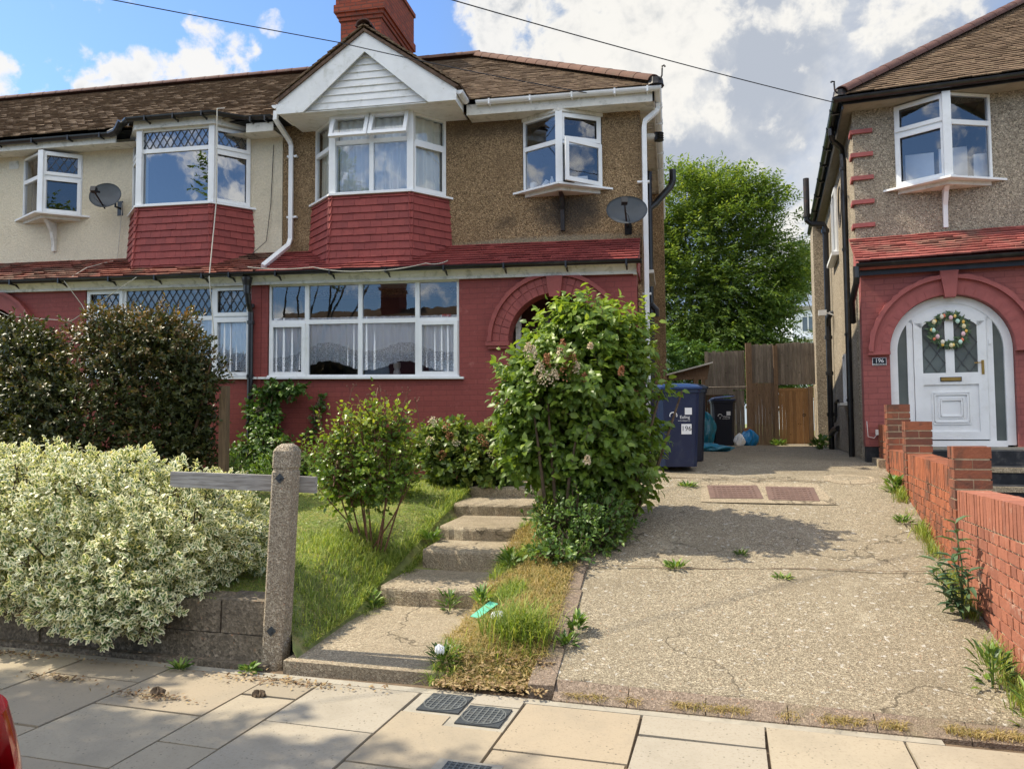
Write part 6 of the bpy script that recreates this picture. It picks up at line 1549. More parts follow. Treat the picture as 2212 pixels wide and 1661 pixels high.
def bush(name, label, cat, origin, ells, ntw, per, L, W, mat, seed=1, depth=.25, tl=.16, upb=.5, droop=.15, spread=.9, jitter=.5, rough=.12, zmin=None, group=None, stems=None, stemmat='barkd', lsim=False, inner=.35, curl=1., rndf=None, twigs=True, part='foliage'):
    r = np.random.default_rng(seed)
    t = thing(name, label, cat, origin, group)
    p, n_ = shell(ells, ntw, rough, .84, seed, zmin)
    dp = (r.random(ntw)**2.2)*depth; p = p-n_*dp[:, None]
    td = unit(n_+UPV*upb+r.normal(size=(ntw, 3))*jitter)
    tl_ = tl*(.6+.8*r.random(ntw))
    k = per; N_ = ntw*k; ti = np.repeat(np.arange(ntw), k); tt = np.tile((np.arange(k)+.5)/k, ntw)
    b0 = p[ti]+td[ti]*(tl_[ti]*(tt-.35))[:, None]
    # leaves round the twig at the golden angle
    a = np.tile(np.arange(k)*2.4, ntw)+np.repeat(r.random(ntw)*6.28, k)
    ref = np.where(np.abs(td[:, 2:3]) < .9, UPV[None], np.array([[1., 0, 0]])); sx_ = unit(np.cross(td, ref)); sy_ = np.cross(sx_, td)
    rad_ = sx_[ti]*np.cos(a)[:, None]+sy_[ti]*np.sin(a)[:, None]
    sp = spread*(1.15-.75*tt)
    ld = unit(td[ti]+rad_*sp[:, None]*1.3-UPV*droop+r.normal(size=(N_, 3))*.22)
    ln = unit(td[ti]*.9+UPV*.55-rad_*.25+n_[ti]*.4+r.normal(size=(N_, 3))*.35)
    s_ = (.62+.6*r.random(N_))*(1.05-.25*tt)
    rv = r.random(N_)*.55+np.repeat(r.random(ntw), k)*.45
    if rndf is not None: rv = rndf(b0, rv, tt)
    leaves(part, b0, ld, ln, L*s_, W*s_, mat, t, rnd=rv, simple=lsim, curl=curl)
    if inner:   # sparse foliage deeper inside so that one does not see straight through
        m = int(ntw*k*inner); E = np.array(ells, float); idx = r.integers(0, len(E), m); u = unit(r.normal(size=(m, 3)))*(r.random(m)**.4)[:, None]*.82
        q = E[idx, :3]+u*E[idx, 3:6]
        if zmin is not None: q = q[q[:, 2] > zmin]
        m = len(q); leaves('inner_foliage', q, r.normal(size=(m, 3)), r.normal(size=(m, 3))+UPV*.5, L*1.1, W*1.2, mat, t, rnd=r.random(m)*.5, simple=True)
    b = B()
    if twigs:
        for i in r.choice(ntw, min(ntw, 260), replace=False):
            q0 = p[i]-n_[i]*.22-UPV*.05; b.tube([tuple(q0), tuple(p[i]), tuple(p[i]+td[i]*tl_[i]*.6)], [.006, .004, .002], 4, caps=False)
        b.build('twigs', stemmat, t)
    if stems:
        b = B()
        for (x0, y0, z0, x1, y1, z1, r0) in stems:
            m_ = ((x0+x1)/2+random.uniform(-.05, .05), (y0+y1)/2+random.uniform(-.05, .05), (z0+z1)/2)
            b.tube([(x0, y0, z0), m_, (x1, y1, z1)], [r0, r0*.8, r0*.4], 7)
        b.build('stems', stemmat, t)
    return t

# variegated hedge spilling over the low wall
hel = [(-5.9, 5.35, .92, 1.0, .62, .50), (-5.0, 5.25, .92, .80, .60, .50), (-4.35, 5.15, .92, .75, .60, .50), (-3.75, 5.15, .86, .66, .55, .42), (-3.40, 5.20, .72, .42, .42, .33), (-4.45, 4.72, .60, .80, .34, .40), (-3.75, 4.80, .62, .55, .34, .34), (-3.58, 4.58, .40, .30, .20, .22), (-3.92, 4.52, .42, .42, .22, .26), (-5.3, 4.75, .62, .7, .34, .36), (-6.8, 5.3, .9, .9, .6, .55), (-3.78, 4.42, .30, .22, .14, .14)]
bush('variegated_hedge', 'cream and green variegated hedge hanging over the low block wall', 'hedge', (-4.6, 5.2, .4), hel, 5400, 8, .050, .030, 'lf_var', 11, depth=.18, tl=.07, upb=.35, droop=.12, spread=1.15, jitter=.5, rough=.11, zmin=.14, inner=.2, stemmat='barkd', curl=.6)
# dark bronze shrubs
del1 = [(-6.35, 7.9, 2.1, .72, .6, .62), (-6.0, 7.9, 1.5, .65, .55, .65), (-6.55, 7.9, 2.62, .60, .5, .45), (-5.95, 7.9, 2.58, .5, .45, .45), (-5.60, 7.9, 2.1, .38, .4, .52), (-6.9, 7.6, 1.5, .8, .6, .7), (-5.68, 8.0, 1.45, .36, .4, .5), (-7.15, 7.5, 1.98, .5, .5, .42)]
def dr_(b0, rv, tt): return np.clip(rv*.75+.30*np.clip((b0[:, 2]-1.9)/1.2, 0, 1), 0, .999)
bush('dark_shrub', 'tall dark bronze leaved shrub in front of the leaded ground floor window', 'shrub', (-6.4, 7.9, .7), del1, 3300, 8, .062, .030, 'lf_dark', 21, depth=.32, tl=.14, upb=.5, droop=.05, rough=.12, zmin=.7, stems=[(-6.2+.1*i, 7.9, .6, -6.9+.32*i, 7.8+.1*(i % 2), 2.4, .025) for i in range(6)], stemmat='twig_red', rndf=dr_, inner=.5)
del2 = [(-8.1, 7.9, 2.45, .60, .55, .52), (-8.4, 7.8, 1.9, .7, .6, .65), (-7.6, 7.6, 2.25, .42, .45, .50), (-8.0, 7.6, 1.4, .8, .6, .6), (-7.2, 7.3, 1.15, .6, .5, .5)]
bush('dark_shrub', 'dark glossy shrub at the left edge of the picture with a round top', 'shrub', (-8.1, 7.8, .7), del2, 2600, 8, .066, .034, 'lf_dark', 22, depth=.30, tl=.12, upb=.4, droop=.05, rough=.1, zmin=.7, stems=[(-8.1, 7.8, .6, -8.3, 7.9, 2.2, .03)], rndf=lambda b0, rv, tt: rv*.72, inner=.5)
# lilac
lel = [(-.86, 7.30, 2.0, .54, .52, .60), (-.62, 7.35, 1.75, .44, .48, .62), (-1.12, 7.22, 1.85, .46, .46, .52), (-.85, 7.35, 1.25, .46, .48, .55), (-.56, 7.4, 1.25, .38, .44, .48), (-.85, 7.3, 2.42, .44, .40, .36), (-.55, 7.35, 2.30, .34, .38, .36), (-1.32, 7.15, 1.50, .28, .32, .42), (-.80, 7.25, .95, .28, .34, .32), (-1.36, 7.25, 2.08, .26, .3, .26)]
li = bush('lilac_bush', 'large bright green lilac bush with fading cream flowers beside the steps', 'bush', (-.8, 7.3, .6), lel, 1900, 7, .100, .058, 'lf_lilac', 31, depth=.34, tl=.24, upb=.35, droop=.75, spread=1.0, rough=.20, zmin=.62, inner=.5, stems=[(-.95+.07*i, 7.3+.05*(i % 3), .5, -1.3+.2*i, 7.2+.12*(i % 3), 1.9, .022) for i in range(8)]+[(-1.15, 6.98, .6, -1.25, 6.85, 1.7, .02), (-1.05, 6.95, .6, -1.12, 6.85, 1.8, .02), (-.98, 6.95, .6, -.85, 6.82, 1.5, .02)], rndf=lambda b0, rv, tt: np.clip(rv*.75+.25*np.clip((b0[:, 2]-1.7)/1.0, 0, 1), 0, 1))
# tall shoots above the crown
r = np.random.default_rng(5); bb_ = []; dd_ = []; nn_ = []
bst = B()
for (u, v, y, h) in ((1270, 625, 7.3, .45), (1390, 640, 7.4, .35), (1330, 690, 7.2, .35), (1195, 655, 7.2, .30), (1240, 700, 7.1, .3), (1300, 715, 7., .3), (1170, 740, 7.0, .25), (1085, 830, 7.0, .2), (1410, 700, 7.3, .3), (1360, 720, 7.0, .3), (1130, 760, 7.1, .2)):
    tp = np.array(P_(u, v, y)); bs = tp+np.array([random.uniform(-.06, .06), 0, -h]); bst.tube([tuple(bs), tuple((bs+tp)/2+np.array([.01, 0, 0])), tuple(tp)], [.006, .004, .002], 5, caps=False)
    k = int(h/.045)+3
    for i in range(k):
        t = (i+.5)/k; a = i*1.57+random.random()
        for q in (0, math.pi):
            bb_.append(bs+(tp-bs)*t); dd_.append((math.cos(a+q)*.8, math.sin(a+q)*.8, .35)); nn_.append((-math.cos(a+q)*.3, -math.sin(a+q)*.3, 1))
leaves('shoot_leaves', np.array(bb_), np.array(dd_)+r.normal(size=(len(bb_), 3))*.15, np.array(nn_), .072*(.7+.5*r.random(len(bb_))), .045, 'lf_lilac', li, rnd=.55+.45*r.random(len(bb_)))
bst.build('shoots', 'barkd', li)
def panicle(parent, c, h, rr_, ax, mats, seed, n=90, s=.022):
    r = np.random.default_rng(seed); ax = unit(np.array(ax, float)); t = r.random(n)
    p = np.array(c)+ax*(t*h)[:, None]+unit(r.normal(size=(n, 3)))*(rr_*(1-.7*t))[:, None]
    o = unit(p-(np.array(c)+ax*(t*h)[:, None])); return leaves('flower_head', p, o+r.normal(size=(n, 3))*.5, r.normal(size=(n, 3)), s, s*.9, mats, parent, simple=True)
for i, (u, v, h, q, mt_) in enumerate([(1210, 770, .16, .05, 'flower'), (1165, 800, .12, .05, 'flower'), (1222, 800, .15, .05, 'flower_br'), (1235, 775, .1, .04, 'flower_br'), (1180, 780, .1, .035, 'flower_br'), (1140, 755, .10, .04, 'flower'), (1150, 760, .08, .035, 'flower'), (1215, 745, .08, .04, 'flower_br'), (1275, 740, .03, .015, 'flower'), (1342, 795, .05, .02, 'flower_br'), (1195, 810, .09, .045, 'flower'), (1175, 815, .10, .05, 'flower'), (1245, 792, .07, .03, 'flower'), (1262, 810, .05, .02, 'flower_br'), (1268, 990, .06, .025, 'flower')]):
    panicle(li, P_(u, v+10, 6.72 if v < 900 else 6.7), h, q, (.1, -.25, 1), mt_, 70+i)
r = np.random.default_rng(55); n = 260; a = r.random(n)*6.28; rr_ = .135+r.normal(size=n)*.022
bs_ = np.array([wx(a[i], rr_[i], .01+.02*r.random()) for i in range(n)]); dd_ = np.array([np.array(wx(a[i]+.5*r.normal(), .25, .05*r.random()))-bs_[i] for i in range(n)])
leaves('wreath_leaves', bs_, dd_, np.tile([[0., -1., .2]], (n, 1))+r.normal(size=(n, 3))*.4, .07*(.5+.8*r.random(n)), .026, 'lf_grey', wr, rnd=r.random(n))
# rose bush by the steps
rel = [(-2.76, 6.5, 1.22, .33, .30, .34), (-3.0, 6.5, 1.40, .25, .25, .24), (-2.52, 6.55, 1.46, .23, .24, .27), (-2.82, 6.5, 1.0, .28, .27, .22), (-2.45, 6.5, 1.12, .16, .2, .2), (-2.70, 6.5, 1.60, .22, .2, .17), (-3.05, 6.5, 1.1, .16, .2, .16)]
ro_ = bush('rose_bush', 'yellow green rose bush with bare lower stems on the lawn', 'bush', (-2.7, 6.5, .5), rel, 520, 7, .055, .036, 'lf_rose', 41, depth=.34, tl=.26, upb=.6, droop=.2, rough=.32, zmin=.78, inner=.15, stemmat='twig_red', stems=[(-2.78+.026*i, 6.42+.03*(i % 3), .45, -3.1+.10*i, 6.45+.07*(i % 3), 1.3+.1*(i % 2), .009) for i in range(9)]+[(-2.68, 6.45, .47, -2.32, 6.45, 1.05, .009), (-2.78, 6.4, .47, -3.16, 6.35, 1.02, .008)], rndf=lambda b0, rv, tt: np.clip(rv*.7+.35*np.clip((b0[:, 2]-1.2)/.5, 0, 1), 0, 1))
bst = B(); pts = []
for (u, v, y) in ((760, 838, 6.6), (800, 860, 6.5), (835, 855, 6.6), (880, 845, 6.5), (898, 862, 6.6), (690, 895, 6.5), (780, 875, 6.5), (865, 872, 6.5), (820, 842, 6.5)):
    tp = Vector(P_(u, v, y)); bs = tp+Vector((random.uniform(-.08, .08), 0, -.28)); bst.tube([tuple(bs), tuple(tp)], [.005, .002], 5, caps=False)
    for k in range(4):
        q = tp+Vector((random.uniform(-.05, .05), random.uniform(-.05, .05), random.uniform(-.02, .05))); bst.tube([tuple(tp-Vector((0, 0, .03))), tuple(q)], [.002, .0015], 4, caps=False); bst.lathe([(0, -.006), (.006, -.002), (.005, .006), (0, .012)], tuple(q), 6)
bst.build('seed_heads', 'twig_red', ro_)
# hydrangea against the wall
hyl = [(-2.75, 9.25, 1.15, .42, .35, .40), (-2.35, 9.2, 1.08, .38, .35, .38), (-2.98, 9.3, 1.35, .25, .25, .25), (-2.10, 9.2, 1.0, .28, .3, .30), (-2.15, 9.3, 1.35, .16, .2, .25), (-2.6, 9.2, 1.4, .3, .25, .18)]
hy = bush('hydrangea', 'low hydrangea with brown dead flower heads against the red brick wall', 'shrub', (-2.5, 9.25, .8), hyl, 620, 7, .095, .062, 'lf_hyd', 51, depth=.22, tl=.14, upb=.5, droop=.25, rough=.12, zmin=.85, inner=.35)
for i, (u, v) in enumerate([(935, 912), (965, 925), (955, 985), (985, 960), (1010, 975), (1040, 950), (1060, 980), (1075, 1000), (1000, 1000), (928, 955), (1050, 965), (972, 945)]):
    panicle(hy, P_(u, v, 8.92), .05, .055, (0, -.5, 1), 'flower_br' if i % 3 else 'flower', 170+i, 60, .022)
# small mid shrub behind the rose
bush('small_shrub', 'small fine leaved yellow green shrub behind the rose bush', 'shrub', (-3.4, 8.2, .75), [(-3.55, 8.3, 1.15, .35, .3, .42), (-3.2, 8.3, 1.05, .3, .3, .4), (-3.8, 8.3, .95, .25, .25, .25)], 700, 8, .035, .020, 'lf_rose', 61, depth=.2, tl=.10, upb=.7, rough=.15, zmin=.75, inner=.4)
# brambles and weeds round the drainpipe
bush('bramble', 'bramble scrambling up the foot of the black drainpipe', 'climber', (-5.2, 9.3, .75), [(-5.55, 9.5, 1.1, .42, .3, .42), (-5.15, 9.4, .98, .3, .3, .3), (-5.75, 9.85, 1.7, .26, .14, .42), (-5.55, 9.9, 2.1, .38, .10, .12), (-5.9, 9.6, .95, .4, .3, .3)], 560, 7, .075, .055, 'lf_ivy', 63, depth=.2, tl=.16, upb=.3, droop=.3, rough=.2, zmin=.75, inner=.3)
bush('climbing_sprig', 'thin leafy sprig climbing the red wall under the window', 'climber', (-4.9, 10.0, .9), [(-5.05, 10.02, 1.72, .10, .05, .16), (-5.12, 10.02, 1.45, .07, .05, .12), (-4.95, 10.03, 1.95, .08, .04, .10)], 30, 5, .07, .055, 'lf_ivy', 64, depth=.05, tl=.10, rough=.2, inner=0, stems=[(-5.3, 10.05, .9, -5.15, 10.05, 1.45, .006), (-5.15, 10.05, 1.45, -4.95, 10.05, 1.98, .005)])
bush('weed_clump', 'tall pale green weeds at the foot of the wall right of the old timber post', 'weeds', (-4.5, 9.3, .75), [(-4.65, 9.5, 1.0, .38, .25, .28), (-4.2, 9.6, 1.0, .3, .2, .28), (-5.0, 8.9, .9, .3, .3, .22), (-5.35, 8.3, .9, .25, .25, .32)], 420, 8, .085, .018, 'lf_weed', 65, depth=.15, tl=.25, upb=1.4, droop=.1, rough=.2, zmin=.7, inner=.15)
# weeds under the lilac
bush('ground_weeds', 'dense dark weeds round the base of the lilac', 'weeds', (-.7, 6.6, .5), [(-.85, 6.85, .72, .40, .30, .26), (-.68, 6.75, .62, .28, .28, .20), (-.95, 6.45, .52, .25, .28, .12), (-.60, 7.1, .75, .25, .3, .22)], 520, 7, .055, .028, 'lf_ivy', 66, depth=.12, tl=.14, upb=.8, droop=.2, rough=.2, zmin=.4, inner=.3)
def weed(label, x, y, z, r_, h, n, L, W, mat, seed, name='weed', up=.9, group='weeds in the cracks'):
    r = np.random.default_rng(seed); a = r.random(n)*6.28; q = r.random(n)**.7; t = r.random(n)
    base = np.stack([x+np.cos(a)*q*r_*.45, y+np.sin(a)*q*r_*.45, z+t*h*.8], 1)
    d = np.stack([np.cos(a), np.sin(a), up*(.4+t)], 1)+r.normal(size=(n, 3))*.2
    tn = thing(name, label, 'weed', (x, y, z), group)
    leaves('leaves', base, d, np.stack([-np.cos(a)*.4, -np.sin(a)*.4, np.ones(n)], 1)+r.normal(size=(n, 3))*.3, L*(.6+.7*r.random(n)), W*(.7+.5*r.random(n)), mat, tn, rnd=r.random(n))
    if h > .1:
        b = B(); 
        for k in range(3): b.tube([(x, y, z-.02), (x+random.uniform(-.03, .03)*h*3, y+random.uniform(-.03, .03)*h*3, z+h*.9)], [.005, .002], 5)
        b.build('stem', 'lf_weed', tn)
    return tn
def wy(x, y): q = RH((x, y, 0)); return q[0], q[1], drive_z(q[1])
x, y, z = wy(-.10, -5.0)
bd = thing('buddleia_sapling', 'grey green leafy sapling growing from the foot of the brick wall', 'sapling', (x, y, z)); r = np.random.default_rng(91)
bs, dd_, nn_ = [], [], []; bst = B()
for (dx, dy, h) in ((.02, .05, .62), (-.05, -.1, .42), (-.16, -.05, .30), (.0, -.2, .34), (-.08, .12, .35)):
    tp = np.array([x+dx, y+dy, z+h]); b0 = np.array([x+.03, y, z]); bst.tube([tuple(b0), tuple((b0+tp)/2+np.array([.02, 0, .03])), tuple(tp)], [.008, .006, .003], 5)
    for k in range(9):
        t = .2+.8*k/8; a = k*1.57+dx*9
        for s_ in (0, math.pi): bs.append(b0+(tp-b0)*t); dd_.append((math.cos(a+s_), math.sin(a+s_), .35-.5*(1-t))); nn_.append((-.3*math.cos(a+s_), -.3*math.sin(a+s_), 1))
leaves('leaves', np.array(bs), np.array(dd_)+r.normal(size=(len(bs), 3))*.15, np.array(nn_), .13*(.6+.6*r.random(len(bs))), .042, 'lf_grey', bd, rnd=r.random(len(bs)), curl=1.3); bst.build('stems', 'lf_grey', bd)
x, y, z = wy(-.12, -5.9); weed('spiny green weed with a red flower at the foot of the brick wall', x, y, z, .18, .26, 70, .075, .024, 'lf_ivy', 92)
x, y, z = wy(-.02, -6.25); weed('tall grassy weed at the right edge where wall and pavement meet', x, y, z, .18, .25, 50, .085, .018, 'lf_weed', 93)
x, y, z = wy(-.05, -1.95); weed('bright green weed at the upper end of the brick wall', x, y, z, .14, .16, 70, .09, .035, 'lf_weed', 94)
x, y, z = wy(-.12, -3.0); weed('low pale green tuft half way along the brick wall', x, y, z, .14, .05, 60, .07, .015, 'lf_weed', 95)
for i, (lab, px, py, rr_, hh, n_, L_, W_) in enumerate([
    ('leafy weed growing against the second riser of the steps', -1.75, 5.80, .15, .15, 45, .075, .022), ('leafy weed at the left end of the lowest step', -2.40, 5.78, .14, .14, 40, .08, .03),
    ('dark weed beside the fourth step at the left', -2.35, 7.15, .18, .08, 60, .09, .03), ('weed spilling over the front edge of the path at the pavement', -1.45, 4.66, .18, .10, 80, .065, .018),
    ('small weeds in a row in the upper driveway', .02, 6.33, .16, .03, 50, .07, .02), ('small weed left of the drain covers', .15, 8.75, .2, .03, 70, .06, .02), ('small weed in the middle of the driveway', .55, 6.65, .10, .03, 50, .05, .012), ('flat weed at the front of the bush shadow', .82, 6.18, .12, .01, 50, .05, .012),
    ('weed growing over the edging stones', -.66, 5.15, .10, .10, 40, .08, .03), ('weed in the gap between edging stone and drive', -.70, 4.95, .12, .05, 50, .07, .02), ('small plantain at the foot of the block wall', -3.2, 4.46, .10, .02, 40, .07, .018), ('dark clump of leaves at the foot of the gate post', -2.72, 4.50, .09, .05, 40, .05, .03),
    ('tall meadow weed beside the steps on the right', -1.38, 6.35, .14, .14, 60, .10, .022), ('leafy weed on the right of the lowest step', -1.42, 5.55, .13, .14, 50, .09, .025),
    ('green weed at the foot of the brown gate', 2.35, 17.9, .28, .10, 80, .12, .04), ('weed where the fence meets the side wall', 2.95, 16.6, .25, .15, 70, .12, .04), ('weed below the soil pipe of the house', 2.75, 15.0, .2, .25, 60, .12, .05)]):
    zz = drive_z(py) if px > -.72 else (lawn_z(px, py) if not (-2.42 < px < -1.48) else step_z(py)); zz = 0 if (px < -2.6 and py < 4.6) else zz
    weed(lab, px, py, max(zz, .0) if py < 17 else 1.06, rr_, hh, n_, L_, W_, 'lf_weed' if i % 3 else 'lf_ivy', 200+i, group=None)
# ---- grasses (nobody could count them)
def blades(name, pts, H, Wd, mat, label, lean_=.5, seed=3, rnd=None):
    r = np.random.default_rng(seed); n = len(pts); a = r.random(n)*6.28; h = H*(.5+.9*r.random(n))
    hz = np.stack([np.cos(a), np.sin(a), np.zeros(n)], 1); sd = np.stack([-np.sin(a), np.cos(a), np.zeros(n)], 1); q = lean_*(.3+r.random(n))
    w_ = (Wd*(.6+.8*r.random(n)))[:, None]; up = UPV[None]
    p1 = pts+hz*(h*q*.35)[:, None]+up*(h*.55)[:, None]; p2 = pts+hz*(h*q)[:, None]+up*(h*(1-.35*q))[:, None]
    V = np.stack([pts-sd*w_/2, pts+sd*w_/2, p1+sd*w_*.4, p1-sd*w_*.4, p2+sd*w_*.08, p2-sd*w_*.08], 1).reshape(-1, 3)
    F = (np.arange(n)[:, None, None]*6+np.array([(0, 1, 2, 3), (3, 2, 4, 5)])[None]).reshape(-1, 4)
    rv = r.random(n) if rnd is None else rnd
    o = npmesh(name, V, F, mat, None, tuple(pts.mean(0)), rnd=np.repeat(rv, 2), uv=np.tile(np.array([(0, 0), (0, 1), (.5, .9), (.5, .1), (.5, .9), (.5, .1), (1, .55), (1, .45)]), (n, 1)))
    tag(o, label, 'grass'); o['kind'] = 'stuff'; return o
r = np.random.default_rng(4); lv = np.vectorize(lawn_z)
def patchn(x, y): return .5+.5*np.sin(x*2.3+1.2*np.sin(y*1.7))*np.sin(y*2.9+np.sin(x*3.1))
n = 135000; x = -2.38-r.random(n)**1.15*3.4; y = 4.72+r.random(n)*5.2
x2 = r.uniform(-1.52, -.86, 5000); y2 = r.uniform(6.2, 9.6, 5000); x = np.r_[x, x2]; y = np.r_[y, y2]
pn = patchn(x, y); P3 = np.stack([x, y, lv(x, y)-.004], 1)
rv = np.clip(.05+.75*pn+.6*(r.random(len(x))-.35), 0, 1)
blades('lawn_grass', P3, .017, .0045, 'blade', 'short green grass of the front lawn', 1.5, 5, rv)
n = 14000; x = -2.45-r.random(n)*2.6; y = 4.8+r.random(n)*4.2; cv = np.sin(x*6+np.sin(y*5)*1.5)*np.sin(y*7+x*2)+r.normal(size=n)*.4; x, y = x[cv > .2], y[cv > .2]; n = len(x)
o = leaves('clover', np.stack([x, y, lv(x, y)+.008+r.random(n)*.014], 1), r.normal(size=(n, 3))*np.array([1, 1, .3]), UPV[None]+r.normal(size=(n, 3))*.35, .020*(.6+.8*r.random(n)), .014, 'lf_weed', None, (-3.5, 7, .6), rnd=r.random(n), simple=True); tag(o, 'clover and low weeds in patches among the lawn grass', 'ground cover'); o['kind'] = 'stuff'
n = 5000; x = -2.4-r.random(n)*2.8; y = 4.8+r.random(n)*4.4; pk = patchn(x*1.7+2, y*1.9) > .45; x, y = x[pk], y[pk]; n = len(x)
o = leaves('grass_clippings', np.stack([x, y, lv(x, y)+.012+r.random(n)*.01], 1), r.normal(size=(n, 3))*np.array([1, 1, .12]), UPV[None]+r.normal(size=(n, 3))*.2, .06*(.5+.8*r.random(n)), .005, 'blade_dry', None, (-3.5, 7, .6), rnd=r.random(n), simple=True); tag(o, 'dry straw coloured clippings lying flat on the lawn', 'grass clippings'); o['kind'] = 'stuff'
n = 4500; y = 5.4+r.random(n)*4.; x = -2.34-np.abs(r.normal(size=n))*.10-np.where(y > 8., .10, 0); blades('step_edge_grass', np.stack([x, y, lv(x, y)], 1), .075, .005, 'blade', 'tufts of grass overhanging the left edge of the steps', 1.3, 16, r.random(n))
n = 6500; k = r.integers(0, 5, n); cx_ = np.array([-2.72, -2.55, -2.85, -2.5, -3.2])[k]; cy_ = np.array([6.35, 6.1, 6.3, 5.3, 8.6])[k]
x = cx_+r.normal(size=n)*.22; y = cy_+r.normal(size=n)*.25; keep = (x < -2.33) & (y > 4.75); x, y = x[keep], y[keep]
blades('long_grass', np.stack([x, y, lv(x, y)], 1), .085, .005, 'blade', 'longer tufts of grass round the rose stems and along the steps', 1.0, 6, r.random(len(x))*.8+.2)
n = 15000; x = r.uniform(-1.50, -.80, n); y = 4.45+r.random(n)**1.1*3.0; z = np.where(x < -1.35, lv(np.full(n, -1.45), y), lv(x, y))
dry = patchn(x*2, y*1.5)+.6*np.exp(-((y-5.3)/.5)**2) > .48
x_ = x[dry]; blades('dry_grass', np.stack([x[dry], y[dry], z[dry]], 1), .055, .0045, 'blade_dry', 'straw coloured dry grass and thatch between path and drive', 1.6, 7)
g = ~dry; blades('rough_grass', np.stack([x[g], y[g], z[g]], 1), .075, .005, 'blade', 'rough green grass between the steps and the drive', 1.2, 8)
# tuft near the pavement, and moss and dry grass in the joints
n = 900; x = -1.02+r.normal(size=n)*.10; y = 4.98+r.normal(size=n)*.10; blades('grass_tuft', np.stack([x, y, lv(x, y)], 1), .20, .006, 'blade', 'long green tuft of grass near the pavement edge', .9, 9)
pts = []
for k in range(5200):
    t = random.random(); x = -.7+2.7*t; q = PV((x, .12+random.gauss(0, .03), 0))
    if math.sin(x*9)+math.sin(x*23+1)+random.random() < .3: continue
    pts.append((q[0], q[1], .015))
for k in range(2600):
    yy = -6.6+random.random()*5.2
    if math.sin(yy*5.1)+math.sin(yy*11.3+1)*.8+random.random()*.7 < .35: continue
    q = RH((.02-abs(random.gauss(0, .05)), yy, 0)); pts.append((q[0], q[1], drive_z(q[1])))
blades('joint_grass', np.array(pts), .035, .004, 'blade_dry', 'dry yellow grass and moss in the joints along drive and wall', 1.4, 10)
pts = []
for k in range(2600):
    yy = -6.6+random.random()*5.2
    if math.sin(yy*5.1)+math.sin(yy*11.3+1)*.8+random.random()*.7 < .35: continue
    q = RH((.02-abs(random.gauss(0, .05)), yy, 0)); pts.append((q[0], q[1], drive_z(q[1])))
blades('wall_foot_grass', np.array(pts), .12, .005, 'blade', 'tall thin grass along the foot of the brick wall', .7, 12)
# dead leaves along the pavement
n = 750; k = r.integers(0, 6, n); cx_ = np.array([-4.3, -4.9, -3.85, -3.05, -2.45, -2.25])[k]; cy_ = np.array([4.52, 4.56, 4.15, 3.98, 4.38, 4.35])[k]; sx_ = np.array([.45, .4, .16, .14, .20, .30])[k]; sy_ = np.array([.035, .035, .03, .035, .05, .03])[k]
x = cx_+r.normal(size=n)*sx_; y = cy_+r.normal(size=n)*sy_-.0735*(x-cx_)
o = leaves('dead_leaves', np.stack([x, y, np.full(n, .006)+r.random(n)*.012], 1), r.normal(size=(n, 3))*np.array([1, 1, .25]), UPV[None]+r.normal(size=(n, 3))*.35, .026*(.5+r.random(n)), .015, 'litter', None, (-3.5, 4.3, 0), rnd=r.random(n), simple=True); tag(o, 'dead leaves and dry debris scattered along the foot of the block wall', 'leaf litter'); o['kind'] = 'stuff'
n = 700; x = r.uniform(-1.45, -.75, n); y = r.uniform(4.36, 4.7, n)-.0735*(x+1)
o = leaves('path_litter', np.stack([x, y, lv(x, y)+.03+r.random(n)*.015], 1), r.normal(size=(n, 3))*np.array([1, 1, .25]), UPV[None]+r.normal(size=(n, 3))*.35, .034*(.5+r.random(n)), .016, 'litter', None, (-1.1, 4.5, .1), rnd=.4+.6*r.random(n), simple=True); tag(o, 'pale dry leaves at the front of the grass strip', 'leaf litter'); o['kind'] = 'stuff'
# clods of earth on the slabs
sack('earth_clod', 'dark lump of earth on the pavement joint below the hedge', -3.03, 4.02, 0, .045, .03, .02, 'soil', 31, 'clod', 'earth clods on the pavement')
sack('earth_clod', 'small dark clod of earth nearest the gate post', -2.42, 4.12, 0, .04, .028, .014, 'soil', 32, 'clod', 'earth clods on the pavement')

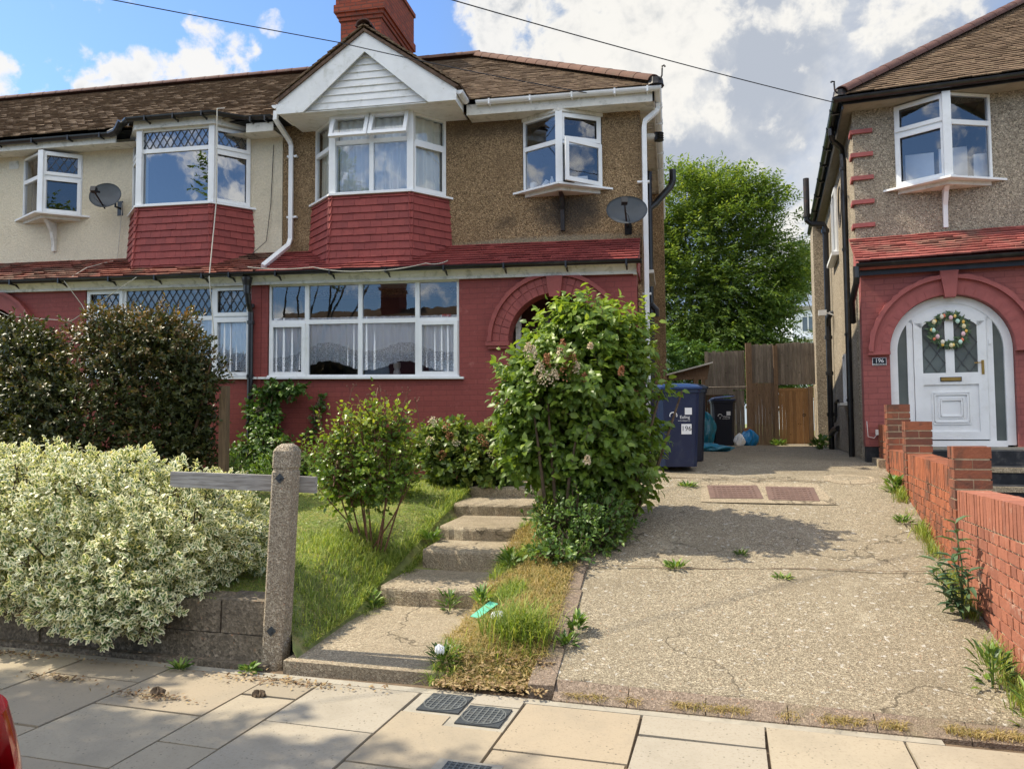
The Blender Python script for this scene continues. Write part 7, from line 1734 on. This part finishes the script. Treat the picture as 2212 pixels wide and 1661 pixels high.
# ---- trees
def tree(name, label, base, H, clumps, nleaf, L, W, mat, seed, trunk_r=.2, bark='bark', group=None, ctr=.5, droop=.3):
    r = np.random.default_rng(seed); t = thing(name, label, 'tree', base, group); b = B(); bx, by, bz = base
    C_ = np.array(clumps, float)
    fork = np.array([bx+.1, by, bz+H*.22])
    b.tube([(bx, by, bz-.2), (bx+.05, by, bz+H*.12), tuple(fork)], [trunk_r*1.15, trunk_r, trunk_r*.85], 10)
    for c in C_:
        q = c[:3]-np.array([0, 0, c[5]*.3]); m_ = fork+(q-fork)*.5+np.array([r.normal()*.25, r.normal()*.25, .25]); b.tube([tuple(fork-np.array([0, 0, .1])), tuple(m_), tuple(q)], [trunk_r*.45, trunk_r*.25, trunk_r*.09], 6)
        for k in range(4):
            u = unit(r.normal(size=3)); b.tube([tuple(q), tuple(q+u*c[3:6]*.75)], [trunk_r*.08, .012], 4, caps=False)
    b.build('trunk', bark, t)
    # leaf sprays: each spray a short drooping axis with paired leaflets
    per = 9; ns = nleaf//per; vol = (C_[:, 3]*C_[:, 4]*C_[:, 5]); idx = r.choice(len(C_), ns, p=vol**.75/(vol**.75).sum())
    u = unit(r.normal(size=(ns, 3))); rr_ = (.35+.65*r.random(ns)**.45); lump = 1+.25*np.sin(u[:, 0]*5+idx)*np.sin(u[:, 2]*6+idx*2)+.15*np.sin(u[:, 1]*13+idx)
    p = C_[idx, :3]+u*C_[idx, 3:6]*(rr_*lump)[:, None]
    # gather the sprays into tufts so that gaps open between them
    g = r.normal(size=(ns//14+1, 3)); gi = r.integers(0, len(g), ns); hub = p[r.integers(0, ns, len(g))]; near = r.random(ns) < .8
    p = np.where(near[:, None], hub[gi]+r.normal(size=(ns, 3))*np.array([.30, .30, .17])*(H/11), p)
    out = unit(p-np.array([bx, by, bz+H*ctr])); ax = unit(out+r.normal(size=(ns, 3))*.5-UPV*droop)
    ti = np.repeat(np.arange(ns), per); tt = np.tile(np.arange(per)/per, ns); sg = np.tile(np.where(np.arange(per) % 2, 1., -1.), ns)
    sd = unit(np.cross(ax, UPV+r.normal(size=(ns, 3))*.3)); b0 = p[ti]+ax[ti]*(tt*L*3.2)[:, None]
    ld = unit(ax[ti]*.7+sd[ti]*sg[:, None]+r.normal(size=(len(ti), 3))*.15-UPV*.15); ln = unit(UPV+r.normal(size=(len(ti), 3))*.4+out[ti]*.3)
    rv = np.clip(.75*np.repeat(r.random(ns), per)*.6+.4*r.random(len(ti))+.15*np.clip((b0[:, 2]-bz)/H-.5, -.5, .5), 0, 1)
    leaves('crown', b0, ld, ln, L*(.7+.6*r.random(len(ti))), W*(.7+.6*r.random(len(ti))), mat, t, rnd=rv, simple=True)
    return t
A = [(1.2, 30, 8.0, 1.7, 1.6, 1.6), (2.6, 30, 9.6, 1.5, 1.5, 1.5), (.6, 30, 10.2, 1.4, 1.4, 1.5), (3.7, 30, 7.9, 1.3, 1.3, 1.2), (.6, 29.6, 6.3, 1.7, 1.5, 1.4), (2.6, 29.6, 6.4, 1.9, 1.6, 1.3), (3.3, 29.6, 5.2, 1.3, 1.4, 1.2), (1.6, 29.4, 4.7, 1.8, 1.5, 1.2), (-.4, 30, 8.4, 1.3, 1.3, 1.4), (-1.2, 30, 6.4, 1.6, 1.4, 1.6), (4.2, 30.2, 7.0, .9, .9, .7), (3.2, 29.6, 3.6, 1.6, 1.4, 1.0), (1.6, 31., 11.0, .9, 1., .8), (3.3, 30, 10.1, .8, .9, .7)]
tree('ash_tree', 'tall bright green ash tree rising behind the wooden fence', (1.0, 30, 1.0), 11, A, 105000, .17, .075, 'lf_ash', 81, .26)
tree('ash_tree', 'smaller open green tree right of the tall ash beside house 196', (7.8, 36, 1.0), 7, [(6.4, 36, 8.5, 1.2, 1.2, .7), (7.3, 36, 9.2, 1.1, 1.1, .7), (7.8, 36, 8.3, 1.1, 1.1, .7), (5.9, 35.5, 7.7, .8, .9, .5)], 13000, .17, .07, 'lf_ash', 82, .15)
tree('hawthorn_tree', 'dark dense tree with low crown behind the shed', (-.6, 25, 1.0), 5.5, [(-.8, 25, 3.9, 1.3, 1.1, 1.2), (.3, 25.4, 3.3, 1.2, 1.1, 1.0), (1.4, 26, 3.2, 1.2, 1., .9), (-.3, 25, 2.2, 1.3, 1.0, .8), (2.5, 27, 3.3, 1.5, 1, .9), (3.8, 27.5, 3.0, 1.3, 1, .8)], 30000, .12, .07, 'lf_ivy', 83, .12, 'barkd')
# street tree left of the camera: throws the dappled shade on the pavement
tree('street_tree', 'street tree standing outside the picture on the left', (-9.6, 2.4, 0), 8.6, [(-9.6, 2.6, 6.6, 1.7, 1.5, 1.2), (-8.6, 2.2, 7.0, 1.3, 1.3, 1.0), (-9.4, 1.6, 8.0, 1.3, 1.3, 1.0), (-10.6, 2.8, 7.6, 1.4, 1.4, 1.1), (-8.4, 3.0, 5.9, 1.0, 1.0, .8), (-7.6, 2.0, 6.9, .9, 1.0, .7), (-6.9, 2.6, 6.2, .8, .9, .5), (-7.4, 3.2, 6.6, .7, .6, .5)], 19000, .13, .09, 'lf_ash', 84, .10)
